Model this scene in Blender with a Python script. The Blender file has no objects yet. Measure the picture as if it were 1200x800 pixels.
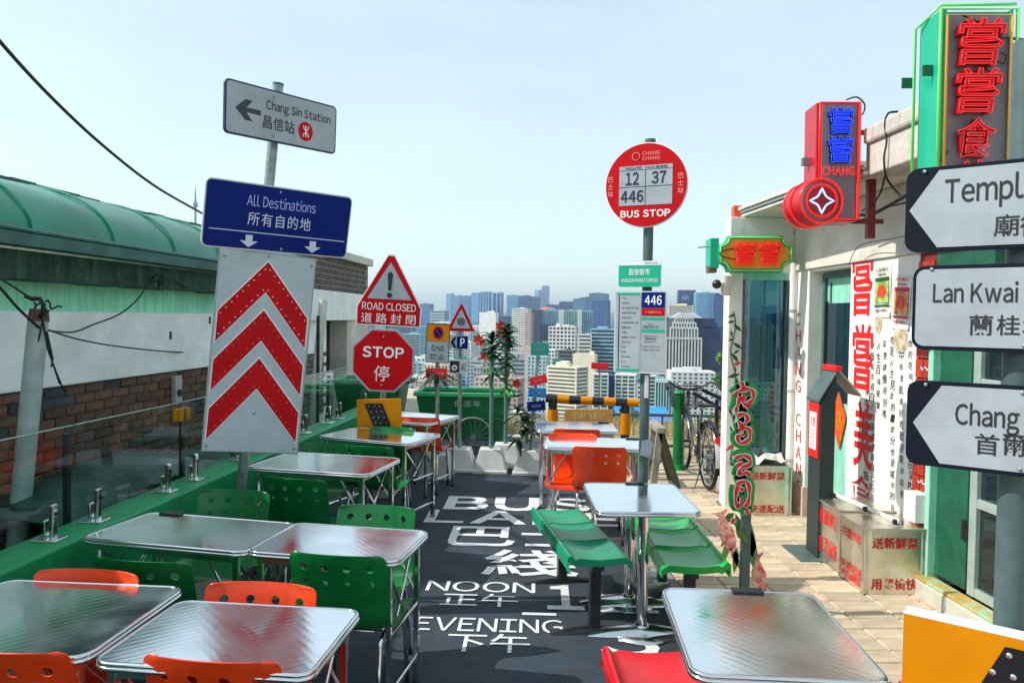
import bpy, bmesh, math, random
from mathutils import Vector, Matrix
random.seed(7)
SC = bpy.context.scene
COL = SC.collection
# ---------------------------------------------------------------- camera, light, exposure
F = 900.0
H = 1.8
ROLL = math.radians(0.8)
PITCH = math.radians(-1.78)
YAW = math.radians(1.91)
cam_d = bpy.data.cameras.new('camera')
cam_d.sensor_width = 36.0
cam_d.lens = F / 1200.0 * 36.0
cam_d.clip_start = 0.05
cam_d.clip_end = 60000
cam = bpy.data.objects.new('camera', cam_d)
COL.objects.link(cam)
RC = Matrix.Rotation(YAW, 3, 'Z') @ Matrix.Rotation(math.radians(90) + PITCH, 3, 'X') @ Matrix.Rotation(ROLL, 3, 'Z')
cam.matrix_world = Matrix.Translation((0, 0, H)) @ RC.to_4x4()
SC.camera = cam
EYE = Vector((0, 0, H))

SUN_AZ = math.radians(-97)      # measured from +Y, negative to the left
SUN_EL = math.radians(44)
sun_dir = Vector((math.sin(SUN_AZ) * math.cos(SUN_EL), math.cos(SUN_AZ) * math.cos(SUN_EL), math.sin(SUN_EL)))
world = bpy.data.worlds.new("World")
SC.world = world
world.use_nodes = True
wn = world.node_tree
sky = wn.nodes.new('ShaderNodeTexSky')
sky.sky_type = 'NISHITA'
sky.sun_disc = False
sky.sun_elevation = SUN_EL
sky.sun_rotation = SUN_AZ
sky.altitude = 100
sky.air_density = 1.0
sky.dust_density = 0.6
sky.ozone_density = 1.5
veil = wn.nodes.new('ShaderNodeMix'); veil.data_type = 'RGBA'      # thin high cloud veil over the clear sky
_tcw = wn.nodes.new('ShaderNodeTexCoord'); _mpw = wn.nodes.new('ShaderNodeMapping'); _mpw.inputs['Scale'].default_value = (1.2, 1.2, 4.0)
_nw = wn.nodes.new('ShaderNodeTexNoise'); _nw.inputs['Scale'].default_value = 1.6; _nw.inputs['Detail'].default_value = 7; _nw.inputs['Roughness'].default_value = 0.6
_mrw = wn.nodes.new('ShaderNodeMapRange'); _mrw.inputs['From Min'].default_value = 0.3; _mrw.inputs['From Max'].default_value = 0.7; _mrw.inputs['To Min'].default_value = 0.36; _mrw.inputs['To Max'].default_value = 0.56
wn.links.new(_tcw.outputs['Generated'], _mpw.inputs['Vector']); wn.links.new(_mpw.outputs['Vector'], _nw.inputs['Vector']); wn.links.new(_nw.outputs['Fac'], _mrw.inputs['Value'])
wn.links.new(_mrw.outputs['Result'], veil.inputs['Factor'])
veil.inputs['B'].default_value = (5.6, 6.0, 6.15, 1)
wn.links.new(sky.outputs[0], veil.inputs['A'])
tone = wn.nodes.new('ShaderNodeMix'); tone.data_type = 'RGBA'; tone.blend_type = 'MULTIPLY'
tone.inputs['Factor'].default_value = 1.0; tone.inputs['B'].default_value = (0.955, 1.0, 0.955, 1)
wn.links.new(veil.outputs['Result'], tone.inputs['A'])
wn.links.new(tone.outputs['Result'], wn.nodes['Background'].inputs[0])
wn.nodes['Background'].inputs[1].default_value = 0.15
sd = bpy.data.lights.new('sun', 'SUN')
sd.energy = 3.5
sd.angle = math.radians(0.5)
sd.color = (1.0, 0.93, 0.84)
sun = bpy.data.objects.new('sun', sd)
COL.objects.link(sun)
sun.rotation_euler = sun_dir.to_track_quat('Z', 'Y').to_euler()
SC.view_settings.view_transform = 'Standard'
SC.view_settings.look = 'None'
SC.view_settings.gamma = 1
SC.view_settings.exposure = 0.52

# ---------------------------------------------------------------- pixel rays -> real points
def ray(px, py):
    return (RC @ Vector(((px - 600) / F, -(py - 400) / F, -1.0)))
def at(px, py, Y):
    d = ray(px, py)
    return EYE + d * (Y / d.y)
def onz(px, py, z=0.0):
    d = ray(px, py)
    return EYE + d * ((z - H) / d.z)
def frame(origin, xdir):
    x = Vector((xdir[0], xdir[1], 0)).normalized()
    z = Vector((0, 0, 1))
    y = z.cross(x)
    m = Matrix((x, y, z)).transposed().to_4x4()
    m.translation = Vector(origin)
    return m
def loc(M, px, py, n=0.0):
    """pixel -> (s, z) on the plane y=n of frame M"""
    Mi = M.inverted()
    e = Mi @ EYE
    d = Mi.to_3x3() @ ray(px, py)
    p = e + d * ((n - e.y) / d.y)
    return p.x, p.z
def quad(tl, tr, br, bl, D, flat=False, keepz=False):
    """frame of a board whose four corners are seen at these pixels; D = distance of its middle"""
    r = [ray(*p) for p in (tl, tr, br, bl)]
    if not flat:
        A = Matrix(((r[0].x, -r[1].x, -r[3].x), (r[0].y, -r[1].y, -r[3].y), (r[0].z, -r[1].z, -r[3].z)))
        t0, t1, t3 = A.inverted() @ (-r[2])
        P = [r[0] * t0, r[1] * t1, r[2], r[3] * t3]
    else:
        P = [v / v.y for v in r]
    c = sum((p for p in P), Vector()) / 4
    k = D / c.y
    P = [EYE + p * k for p in P]
    x = ((P[1] + P[2]) - (P[0] + P[3])) / 2
    zt = ((P[0] + P[1]) - (P[2] + P[3])) / 2
    W, Hh = x.length, zt.length
    x.normalize()
    if keepz:
        zt.normalize(); x = (x - zt * x.dot(zt)).normalized()
    zt = (zt - x * zt.dot(x)).normalized()
    y = zt.cross(x)
    m = Matrix((x, y, zt)).transposed().to_4x4()
    m.translation = EYE + c * k
    return m, W, Hh

# ---------------------------------------------------------------- objects
WL = {}
def tagp(o, label=None, cat=None, group=None, kind=None):
    if label: o['label'] = label
    if cat: o['category'] = cat
    if group: o['group'] = group
    if kind: o['kind'] = kind
    return o
def empty(name, p, label=None, cat=None, group=None, kind=None):
    o = bpy.data.objects.new(name, None)
    o.empty_display_size = 0.1
    o.location = p
    COL.objects.link(o)
    WL[o] = Vector(p)
    return tagp(o, label, cat, group, kind)
class MB:
    def __init__(s):
        s.v = []; s.f = []; s.M = Matrix.Identity(4)
    def fr(s, M):
        s.M = M; return s
    def add(s, vs, fs):
        n = len(s.v)
        s.v += [s.M @ Vector(p) for p in vs]
        s.f += [tuple(i + n for i in f) for f in fs]
        return s
    def box(s, x0, x1, y0, y1, z0, z1):
        return s.add([(x0, y0, z0), (x1, y0, z0), (x1, y1, z0), (x0, y1, z0), (x0, y0, z1), (x1, y0, z1), (x1, y1, z1), (x0, y1, z1)],
                     [(0, 3, 2, 1), (4, 5, 6, 7), (0, 1, 5, 4), (1, 2, 6, 5), (2, 3, 7, 6), (3, 0, 4, 7)])
    def prism(s, poly, y0, y1):
        """polygon in x,z given counter-clockwise seen from -y; extruded from y0 (front) to y1"""
        n = len(poly)
        a = sum(poly[i][0] * poly[(i + 1) % n][1] - poly[(i + 1) % n][0] * poly[i][1] for i in range(n))
        if a < 0: poly = poly[::-1]
        vs = [(x, y0, z) for x, z in poly] + [(x, y1, z) for x, z in poly]
        fs = [tuple(range(n)), tuple(range(2 * n - 1, n - 1, -1))]
        fs += [(i, i + n, (i + 1) % n + n, (i + 1) % n) for i in range(n)]
        return s.add(vs, fs)
    def vprism(s, poly, z0, z1):
        n = len(poly)
        a = sum(poly[i][0] * poly[(i + 1) % n][1] - poly[(i + 1) % n][0] * poly[i][1] for i in range(n))
        if a < 0: poly = poly[::-1]
        vs = [(x, y, z0) for x, y in poly] + [(x, y, z1) for x, y in poly]
        fs = [tuple(range(n - 1, -1, -1)), tuple(range(n, 2 * n))]
        fs += [(i, (i + 1) % n, (i + 1) % n + n, i + n) for i in range(n)]
        return s.add(vs, fs)
    def cyl(s, a, b, r0, r1=None, n=12, caps=True):
        if r1 is None: r1 = r0
        a = Vector(a); b = Vector(b)
        d = (b - a).normalized()
        u = d.orthogonal().normalized(); w = d.cross(u)
        vs = []
        for c, r in ((a, r0), (b, r1)):
            for i in range(n):
                t = 2 * math.pi * i / n
                vs.append(c + u * (r * math.cos(t)) + w * (r * math.sin(t)))
        fs = [(i, (i + 1) % n, (i + 1) % n + n, i + n) for i in range(n)]
        if caps: fs += [tuple(range(n - 1, -1, -1)), tuple(range(n, 2 * n))]
        return s.add(vs, fs)
    def tube(s, pts, r, n=8, closed=False, caps=True):
        pts = [Vector(p) for p in pts]
        m = len(pts)
        rs = r if isinstance(r, (list, tuple)) else [r] * m
        vs = []; u = None
        for i, p in enumerate(pts):
            if closed: d = pts[(i + 1) % m] - pts[i - 1]
            else: d = pts[min(i + 1, m - 1)] - pts[max(i - 1, 0)]
            d.normalize()
            if u is None: u = d.orthogonal().normalized()
            u = (u - d * u.dot(d)).normalized()
            w = d.cross(u)
            for k in range(n):
                t = 2 * math.pi * k / n
                vs.append(p + u * (rs[i] * math.cos(t)) + w * (rs[i] * math.sin(t)))
        fs = []
        for i in range(m if closed else m - 1):
            j = (i + 1) % m
            for k in range(n):
                l = (k + 1) % n
                fs.append((i * n + k, i * n + l, j * n + l, j * n + k))
        if caps and not closed:
            fs += [tuple(range(n - 1, -1, -1)), tuple(range((m - 1) * n, m * n))]
        return s.add(vs, fs)
    def sphere(s, c, r, nu=12, nv=8, sc=(1, 1, 1)):
        vs = []; fs = []
        for j in range(nv + 1):
            ph = math.pi * j / nv
            for i in range(nu):
                th = 2 * math.pi * i / nu
                vs.append((c[0] + r * sc[0] * math.sin(ph) * math.cos(th), c[1] + r * sc[1] * math.sin(ph) * math.sin(th), c[2] + r * sc[2] * math.cos(ph)))
        for j in range(nv):
            for i in range(nu):
                k = (i + 1) % nu
                fs.append((j * nu + i, (j + 1) * nu + i, (j + 1) * nu + k, j * nu + k))
        return s.add(vs, fs)
    def grid(s, P):
        """P[i][j] rows of points"""
        r = len(P); c = len(P[0])
        vs = [p for row in P for p in row]
        fs = [(i * c + j, i * c + j + 1, (i + 1) * c + j + 1, (i + 1) * c + j) for i in range(r - 1) for j in range(c - 1)]
        return s.add(vs, fs)
    def build(s, name, mat, parent=None, smooth=False, bevel=0, label=None, cat=None, group=None, kind=None, origin=None, solid=0, seg=2):
        o0 = WL[parent] if parent is not None else Vector(origin or (0, 0, 0))
        me = bpy.data.meshes.new(name)
        me.from_pydata([tuple(v - o0) for v in s.v], [], s.f)
        me.update()
        bm = bmesh.new(); bm.from_mesh(me)
        bmesh.ops.remove_doubles(bm, verts=bm.verts, dist=1e-6)
        if not solid: bmesh.ops.recalc_face_normals(bm, faces=bm.faces)
        if solid:
            bmesh.ops.recalc_face_normals(bm, faces=bm.faces)
            bmesh.ops.solidify(bm, geom=bm.faces[:], thickness=solid)
        bm.to_mesh(me); bm.free()
        if solid and smooth == 'all': smooth = True
        return mobj(name, me, mat, parent, smooth, bevel, label, cat, group, kind, o0, solid, seg)
def mobj(name, me, mat, parent=None, smooth=False, bevel=0, label=None, cat=None, group=None, kind=None, o0=None, solid=0, seg=2):
    if mat: 
        me.materials.clear(); me.materials.append(mat)
    o = bpy.data.objects.new(name, me)
    COL.objects.link(o)
    if parent is not None:
        o.parent = parent
        WL[o] = WL[parent].copy()
    else:
        o.location = o0 if o0 is not None else (0, 0, 0)
        WL[o] = Vector(o.location)
    if smooth:
        for p in me.polygons: p.use_smooth = True
        if smooth != 'all': me.set_sharp_from_angle(angle=math.radians(38))
    if bevel:
        m = o.modifiers.new('bevel', 'BEVEL'); m.width = bevel; m.segments = seg; m.limit_method = 'ANGLE'; m.angle_limit = math.radians(40)
    return tagp(o, label, cat, group, kind)
_CHC = {}
def kids(o): return [c for c in bpy.data.objects if c.parent is o]
def copy_tree(o, loc3=None, rot=None, scale=None, mats=None, label=None, table=None):
    """copy a thing with its parts and sub-parts"""
    table = table if table is not None else {}
    def rec(src, par):
        c = src.copy(); COL.objects.link(c)
        if par is not None:
            c.parent = par
        if mats and src.name.split('.')[0] in mats and src.data:
            c.data = mats[src.name.split('.')[0]]
        for k in CH.get(src, ()): rec(k, c)
        return c
    if o not in _CHC:
        CH = {}
        for x in list(bpy.data.objects):
            if x.parent: CH.setdefault(x.parent, []).append(x)
        _CHC[o] = CH
    CH = _CHC[o]
    c = rec(o, None)
    if loc3 is not None: c.location = loc3
    if rot is not None: c.rotation_euler = (0, 0, rot)
    if scale is not None: c.scale = scale
    if label: c['label'] = label
    return c
def rrect(w, h, r, n=5, cx=0, cz=0):
    pts = []
    for sx, sz, a0 in ((1, -1, -90), (1, 1, 0), (-1, 1, 90), (-1, -1, 180)):
        for i in range(n + 1):
            a = math.radians(a0 + 90 * i / n)
            pts.append((cx + sx * (w / 2 - r) + r * math.cos(a), cz + sz * (h / 2 - r) + r * math.sin(a)))
    return pts
def circ(r, n=32, cx=0, cz=0):
    return [(cx + r * math.cos(2 * math.pi * i / n), cz + r * math.sin(2 * math.pi * i / n)) for i in range(n)]
# ---------------------------------------------------------------- lettering
def _fw(c, off, tube):
    o = min(off, 0.03)
    k = ('fw', c, o, tube)
    if k not in _tc: _tc[k] = _raw(chr(ord(c) + 0xFEE0), o, tube)
    return _tc[k]
_tc = {}
def glyphs(body, off=0.0, tube=0.0, spacing=1.0):
    if not body.isascii(): off = min(off, 0.013)
    key = (body, off, tube, spacing)
    if key not in _tc and len(body) > 1 and body.isascii():
        # Latin text set letter by letter in the same sans face as the Chinese characters
        V, Fc, x = [], [], 0.0
        for c in body:
            if c == ' ': x += 0.26; continue
            vs, fs = glyphs(chr(ord(c) + 0xFEE0), off, tube) if False else _fw(c, off, tube)
            x0 = min(v.x for v in vs); x1 = max(v.x for v in vs); n = len(V)
            V += [Vector(((v.x - x0) * .86 + x, v.y, v.z)) for v in vs]; Fc += [tuple(i + n for i in f) for f in fs]
            x += (x1 - x0) * .86 + 0.07 * spacing
        _tc[key] = (V, Fc)
    elif key not in _tc and len(body) == 1 and body.isascii() and body.isalnum():
        _tc[key] = _fw(body, off, tube)
    if key not in _tc:
        _tc[key] = _raw(body, off, tube, spacing)
    return _tc[key]
def _raw(body, off=0.0, tube=0.0, spacing=1.0):
    if True:
        cu = bpy.data.curves.new('lettering', 'FONT')
        cu.body = body; cu.size = 1.0; cu.resolution_u = 3; cu.space_line = 1.0; cu.space_character = spacing
        cu.align_x = 'CENTER'
        if tube:
            cu.fill_mode = 'NONE'; cu.bevel_depth = tube; cu.bevel_resolution = 1
        else:
            cu.offset = off; cu.fill_mode = 'FRONT' 
        ob = bpy.data.objects.new('lettering', cu)
        COL.objects.link(ob)
        dg = bpy.context.evaluated_depsgraph_get()
        me = bpy.data.meshes.new_from_object(ob.evaluated_get(dg))
        vs = [v.co.copy() for v in me.vertices]; fs = [tuple(p.vertices) for p in me.polygons]
        bpy.data.objects.remove(ob); bpy.data.curves.remove(cu); bpy.data.meshes.remove(me)
        return (vs, fs)
def text(mb, body, cx, cz, h, w=None, off=0.0, y=-0.002, tube=0.0, depth=0.0, shear=0.0, spacing=1.0):
    """lettering added to mb, bbox height h (and width w) centred on (cx, cz) of the current frame, facing -y"""
    vs, fs = glyphs(body, off, tube, spacing)
    x0 = min(v.x for v in vs); x1 = max(v.x for v in vs); y0 = min(v.y for v in vs); y1 = max(v.y for v in vs)
    sy = h / (y1 - y0); sx = sy if w is None else w / (x1 - x0)
    f = [(((v.x - (x0 + x1) / 2) * sx + shear * (v.y - (y0 + y1) / 2) * sy + cx), y - v.z * sy, (v.y - (y0 + y1) / 2) * sy + cz) for v in vs]
    if depth:
        ec = {}
        for q in fs:
            for i in range(len(q)):
                a, b = q[i], q[(i + 1) % len(q)]
                ec[(a, b)] = 1
        side = [(a, b) for (a, b) in ec if (b, a) not in ec]
        n = len(f)
        f2 = [(a, b + depth, c) for a, b, c in f]
        mb.add(f + f2, list(fs) + [(b, a, a + n, b + n) for a, b in side])
    else:
        mb.add(f, fs)
    return mb
def bolts(M, pts, parent, y=-.013, r=.008):
    for x, z in pts:
        MB().fr(M).sphere((x, y, z), r, 8, 5, (1, .5, 1)).build('bolt', galv, parent, smooth='all')
# ---------------------------------------------------------------- materials
def mat(name, col, rough=0.5, metal=0.0, var=0.0, scale=6.0, bump=0.0, bscale=40.0, emis=0.0, rnd=0.0, col2=None, spec=0.5, coat=0.0, rvar=0.0, detail=6):
    m = bpy.data.materials.new(name); m.use_nodes = True
    nt = m.node_tree; b = nt.nodes['Principled BSDF']
    L = nt.links.new
    b.inputs['Roughness'].default_value = rough
    b.inputs['Metallic'].default_value = metal
    b.inputs['Specular IOR Level'].default_value = spec
    b.inputs['Coat Weight'].default_value = coat
    b.inputs['Base Color'].default_value = (*col, 1)
    tc = nt.nodes.new('ShaderNodeTexCoord')
    src = None
    if var or col2:
        n = nt.nodes.new('ShaderNodeTexNoise'); n.inputs['Scale'].default_value = scale; n.inputs['Detail'].default_value = detail
        n.inputs['Roughness'].default_value = 0.65
        L(tc.outputs['Object'], n.inputs['Vector'])
        r = nt.nodes.new('ShaderNodeValToRGB')
        r.color_ramp.elements[0].position = 0.36; r.color_ramp.elements[1].position = 0.64
        c2 = col2 or tuple(min(1, c * (1 + var)) for c in col)
        c1 = col if col2 else tuple(c * (1 - var) for c in col)
        r.color_ramp.elements[0].color = (*c1, 1); r.color_ramp.elements[1].color = (*c2, 1)
        L(n.outputs['Fac'], r.inputs['Fac'])
        src = r.outputs['Color']
        if rvar:
            mr = nt.nodes.new('ShaderNodeMapRange'); mr.inputs['To Min'].default_value = max(0, rough - rvar); mr.inputs['To Max'].default_value = rough + rvar
            L(n.outputs['Fac'], mr.inputs['Value']); L(mr.outputs['Result'], b.inputs['Roughness'])
    if rnd:
        oi = nt.nodes.new('ShaderNodeObjectInfo')
        hs = nt.nodes.new('ShaderNodeHueSaturation')
        mr = nt.nodes.new('ShaderNodeMapRange'); mr.inputs['To Min'].default_value = 1 - rnd; mr.inputs['To Max'].default_value = 1 + rnd
        L(oi.outputs['Random'], mr.inputs['Value']); L(mr.outputs['Result'], hs.inputs['Value'])
        if src: L(src, hs.inputs['Color'])
        else: hs.inputs['Color'].default_value = (*col, 1)
        src = hs.outputs['Color']
    if src: L(src, b.inputs['Base Color'])
    if bump:
        n2 = nt.nodes.new('ShaderNodeTexNoise'); n2.inputs['Scale'].default_value = bscale; n2.inputs['Detail'].default_value = 5
        L(tc.outputs['Object'], n2.inputs['Vector'])
        bp = nt.nodes.new('ShaderNodeBump'); bp.inputs['Strength'].default_value = bump; bp.inputs['Distance'].default_value = 0.01
        L(n2.outputs['Fac'], bp.inputs['Height']); L(bp.outputs['Normal'], b.inputs['Normal'])
    if emis:
        b.inputs['Emission Color'].default_value = (*col, 1); b.inputs['Emission Strength'].default_value = emis
    return m
def streaks(m, col, sx, sz, lo=0.5, hi=0.7, amount=0.8):
    """wear running down a surface: noise stretched along z mixed over the base colour"""
    nt = m.node_tree; b = nt.nodes['Principled BSDF']; L = nt.links.new
    tc = nt.nodes.new('ShaderNodeTexCoord'); mp = nt.nodes.new('ShaderNodeMapping'); mp.inputs['Scale'].default_value = (sx, sx, sz)
    n = nt.nodes.new('ShaderNodeTexNoise'); n.inputs['Scale'].default_value = 1; n.inputs['Detail'].default_value = 8; n.inputs['Roughness'].default_value = 0.7
    L(tc.outputs['Object'], mp.inputs['Vector']); L(mp.outputs['Vector'], n.inputs['Vector'])
    mr = nt.nodes.new('ShaderNodeMapRange'); mr.inputs['From Min'].default_value = lo; mr.inputs['From Max'].default_value = hi; mr.inputs['To Max'].default_value = amount
    L(n.outputs['Fac'], mr.inputs['Value'])
    mx = nt.nodes.new('ShaderNodeMix'); mx.data_type = 'RGBA'
    L(mr.outputs['Result'], mx.inputs['Factor'])
    s = b.inputs['Base Color']
    if s.is_linked: L(s.links[0].from_socket, mx.inputs['A'])
    else: mx.inputs['A'].default_value = s.default_value
    mx.inputs['B'].default_value = (*col, 1)
    L(mx.outputs['Result'], s)
    return m
def thin_glass(name, tint, refl=1.0, rough=0.0, base=0.04):
    m = bpy.data.materials.new(name); m.use_nodes = True
    nt = m.node_tree; nt.nodes.remove(nt.nodes['Principled BSDF'])
    out = nt.nodes['Material Output']
    t = nt.nodes.new('ShaderNodeBsdfTransparent'); t.inputs[0].default_value = (*tint, 1)
    g = nt.nodes.new('ShaderNodeBsdfGlossy'); g.inputs['Roughness'].default_value = rough
    lw = nt.nodes.new('ShaderNodeFresnel'); lw.inputs['IOR'].default_value = 1.5
    mu = nt.nodes.new('ShaderNodeMath'); mu.operation = 'MULTIPLY_ADD'; mu.inputs[1].default_value = refl; mu.inputs[2].default_value = base; mu.use_clamp = True
    mx = nt.nodes.new('ShaderNodeMixShader')
    L = nt.links.new
    L(lw.outputs[0], mu.inputs[0]); L(mu.outputs[0], mx.inputs[0]); L(t.outputs[0], mx.inputs[1]); L(g.outputs[0], mx.inputs[2]); L(mx.outputs[0], out.inputs['Surface'])
    return m

asphalt = mat('asphalt', (0.022, 0.037, 0.054), 0.75, var=0.42, scale=1.6, bump=0.8, bscale=260)
nt = asphalt.node_tree
_n = nt.nodes.new('ShaderNodeTexNoise'); _n.inputs['Scale'].default_value = 130; _n.inputs['Detail'].default_value = 2
_t = nt.nodes.new('ShaderNodeTexCoord'); nt.links.new(_t.outputs['Object'], _n.inputs['Vector'])
_r = nt.nodes.new('ShaderNodeMapRange'); _r.inputs['From Min'].default_value = 0.54; _r.inputs['From Max'].default_value = 0.66; _r.inputs['To Max'].default_value = 0.9
nt.links.new(_n.outputs['Fac'], _r.inputs['Value'])
_m = nt.nodes.new('ShaderNodeMix'); _m.data_type = 'RGBA'; _m.inputs['B'].default_value = (0.07, 0.11, 0.15, 1)
_b = nt.nodes['Principled BSDF'].inputs['Base Color']
nt.links.new(_b.links[0].from_socket, _m.inputs['A']); nt.links.new(_r.outputs['Result'], _m.inputs['Factor']); nt.links.new(_m.outputs['Result'], _b)
streaks(asphalt, (0.055, 0.065, 0.075), .9, .9, .5, .62, .75)
streaks(asphalt, (0.008, 0.011, 0.016), 2.6, 2.6, .60, .66, .7)
base_white = mat('pale_concrete', (0.62, 0.63, 0.60), .85, var=.12, scale=6, bump=.4, bscale=60)
road_paint = streaks(mat('road_paint', (0.74, 0.77, 0.78), 0.6, var=0.06, scale=9, bump=0.3, bscale=250), (0.20, 0.24, 0.28), 60, 60, 0.50, 0.72, 0.75)
paver = mat('paver', (0.54, 0.44, 0.31), 0.85, var=0.16, scale=5, bump=0.4, bscale=90, rnd=0.16)
grout = mat('paving_grout', (0.16, 0.12, 0.08), 0.9, var=0.2, scale=8)
kerb_m = mat('kerb_stone', (0.20, 0.20, 0.19), 0.85, var=0.25, scale=5, bump=0.4)
concrete = mat('concrete', (0.42, 0.43, 0.41), 0.85, var=0.2, scale=5, bump=0.5, bscale=60)
green_paint = streaks(mat('parapet_green_paint', (0.0, 0.30, 0.10), 0.42, var=0.14, scale=3, bump=0.15, bscale=30), (0.0, 0.10, 0.04), 5, 1.5, 0.52, 0.75, 0.6)
brick_m = mat('brick', (0.13, 0.070, 0.045), 0.85, var=0.35, scale=14, bump=0.6, bscale=70, rnd=0.3)
brick_r = mat('red_brick', (0.22, 0.05, 0.022), 0.85, var=0.25, scale=14, bump=0.6, bscale=70, rnd=0.25)
brick_d = mat('dark_brick', (0.055, 0.06, 0.065), 0.85, var=0.35, scale=14, bump=0.6, bscale=70, rnd=0.3)
mortar = mat('mortar', (0.26, 0.26, 0.22), 0.95, var=0.25, scale=12, bump=0.6)
wall_white = streaks(mat('old_white_render', (0.86, 0.90, 0.87), 0.85, var=0.10, scale=2.2, bump=0.35, bscale=18), (0.30, 0.34, 0.30), 3, 0.7, 0.58, 0.85, 0.5)
wall_green = streaks(streaks(mat('green_stained_render', (0.32, 0.86, 0.56), 0.85, var=0.16, scale=1.5, bump=0.25, bscale=20), (0.10, 0.50, 0.28), 16, 0.5, 0.50, 0.72, 0.8), (0.5, 0.68, 0.58), 1.2, 1, 0.5, 0.7, 0.5)
mossy = streaks(mat('mossy_concrete', (0.012, 0.055, 0.035), 0.8, var=0.5, scale=7, bump=0.8, bscale=35), (0.06, 0.13, 0.07), 12, 1.6, 0.5, 0.66, 0.9)
awning_m = streaks(mat('awning_green', (0.0, 0.20, 0.105), 0.27, var=0.22, scale=1.6, bump=0.12, bscale=6, spec=0.5), (0.10, 0.27, 0.18), 1.6, 3, 0.52, 0.8, 0.45)
awning_rim = mat('awning_flashing', (0.01, 0.11, 0.055), 0.6, var=0.5, scale=9)
gutter_m = mat('gutter_metal', (0.05, 0.16, 0.14), 0.45, var=0.3, scale=4)
steel = mat('stainless', (0.62, 0.64, 0.64), 0.2, 1.0, var=0.08, scale=10)
chrome = mat('chrome', (0.72, 0.73, 0.74), 0.12, 1.0)
galv = mat('galvanised_post', (0.27, 0.33, 0.33), 0.42, 0.7, var=0.25, scale=14, bump=0.15, bscale=40)
greypost = mat('grey_painted_post', (0.075, 0.12, 0.12), 0.45, var=0.15, scale=9)
black_m = mat('black_paint', (0.012, 0.013, 0.016), 0.35, var=0.2, scale=12)
rubber = mat('rubber', (0.012, 0.012, 0.013), 0.7)
navy_m = mat('navy_border', (0.008, 0.012, 0.04), 0.55, spec=.15)
sign_white = mat('sign_white', (0.37, 0.42, 0.46), 0.5, var=0.10, scale=5, spec=.25)
sign_blue = mat('sign_blue', (0.0, 0.016, 0.17), 0.5, var=0.08, scale=4, spec=.15)
sign_red = mat('sign_red', (0.52, 0.002, 0.006), 0.5, var=0.08, scale=4, spec=.15)
sign_edge = mat('sign_silver_edge', (0.62, 0.64, 0.66), 0.4, 0.2)
sign_grey = mat('sign_back_grey', (0.28, 0.33, 0.34), 0.45, 0.3)
lilac_m = mat('sign_lilac_lettering', (0.42, 0.46, 0.95), 0.4)
palewhite = mat('sign_lettering_white', (0.82, 0.84, 0.85), 0.4)
yellow_m = mat('sign_yellow', (0.62, 0.225, 0.0), 0.5, var=0.06, scale=6, spec=.2)
orange_p = mat('orange_plastic', (0.78, 0.05, 0.003), 0.32, var=0.14, scale=7, rvar=.08, bump=.06, bscale=60, rnd=.1)
green_p = mat('green_plastic', (0.003, 0.15, 0.032), 0.3, var=0.22, scale=7, rvar=.08, bump=.06, bscale=60, rnd=.12)
streaks(green_p, (0.05, 0.22, 0.10), 9, 9, .52, .75, .35); streaks(orange_p, (0.80, 0.16, 0.06), 9, 9, .52, .75, .35)
green_p2 = mat('bright_green_plastic', (0.0, 0.36, 0.05), 0.27, var=0.1, scale=5)
green_p3 = mat('teal_green_plastic', (0.006, 0.27, 0.13), 0.3, var=0.12, scale=6, bump=0.25, bscale=14)
red_p = mat('red_plastic', (0.62, 0.004, 0.012), 0.27, var=0.1, scale=5)
cart_green = streaks(mat('cart_green', (0.0, 0.17, 0.045), 0.42, var=0.2, scale=4), (0.0, 0.06, 0.02), 6, 2, 0.5, 0.75, 0.7)
cart_rim = mat('cart_rim_green', (0.05, 0.42, 0.17), 0.45, var=0.15, scale=7)
wood_m = mat('weathered_wood', (0.30, 0.29, 0.24), 0.8, var=0.3, scale=10, bump=0.4)
wood_d = mat('dark_wood', (0.07, 0.075, 0.05), 0.8, var=0.3, scale=10, bump=0.4)
board_brown = mat('tan_plywood', (0.56, 0.27, 0.06), 0.7, var=0.18, scale=9)
facade_m = streaks(mat('white_facade', (0.80, 0.79, 0.74), 0.85, var=0.06, scale=2.5, bump=0.25, bscale=16), (0.50, 0.44, 0.34), 2.6, 0.7, 0.62, 0.9, 0.4)
facade_g = streaks(mat('grey_cement_facade', (0.62, 0.60, 0.52), 0.88, var=0.14, scale=2.5, bump=0.35, bscale=16), (0.22, 0.19, 0.14), 3, 0.9, 0.54, 0.8, 0.6)
parapet_m = streaks(mat('weathered_parapet', (0.56, 0.52, 0.45), 0.88, var=0.18, scale=3, bump=0.5, bscale=25), (0.18, 0.13, 0.10), 9, 1.6, 0.55, 0.75, 0.75)
red_tile = mat('red_tile', (0.42, 0.035, 0.015), 0.5, var=0.25, scale=7)
green_wood = streaks(mat('green_painted_wood', (0.006, 0.10, 0.055), 0.55, var=0.25, scale=5, bump=0.2), (0.10, 0.28, 0.19), 20, 1.2, 0.58, 0.8, 0.4)
mint_wood = streaks(mat('mint_painted_wood', (0.22, 0.62, 0.47), 0.6, var=0.12, scale=5, bump=0.2), (0.60, 0.75, 0.66), 22, 1.5, 0.5, 0.72, 0.7)
window_dark = mat('dark_window_glass', (0.010, 0.026, 0.026), 0.03, spec=0.9)
window_blue = mat('blue_window_glass', (0.008, 0.030, 0.040), 0.02, spec=1.0)
aged_yellow = streaks(mat('worn_yellow_green_step', (0.52, 0.36, 0.09), 0.75, var=0.2, scale=7, bump=0.3), (0.30, 0.55, 0.36), 7, 7, 0.46, 0.56, 0.9)
step_white = streaks(mat('worn_white_step', (0.55, 0.55, 0.46), 0.8, var=0.15, scale=7, bump=0.3), (0.30, 0.36, 0.28), 7, 7, 0.5, 0.7, 0.7)
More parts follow.
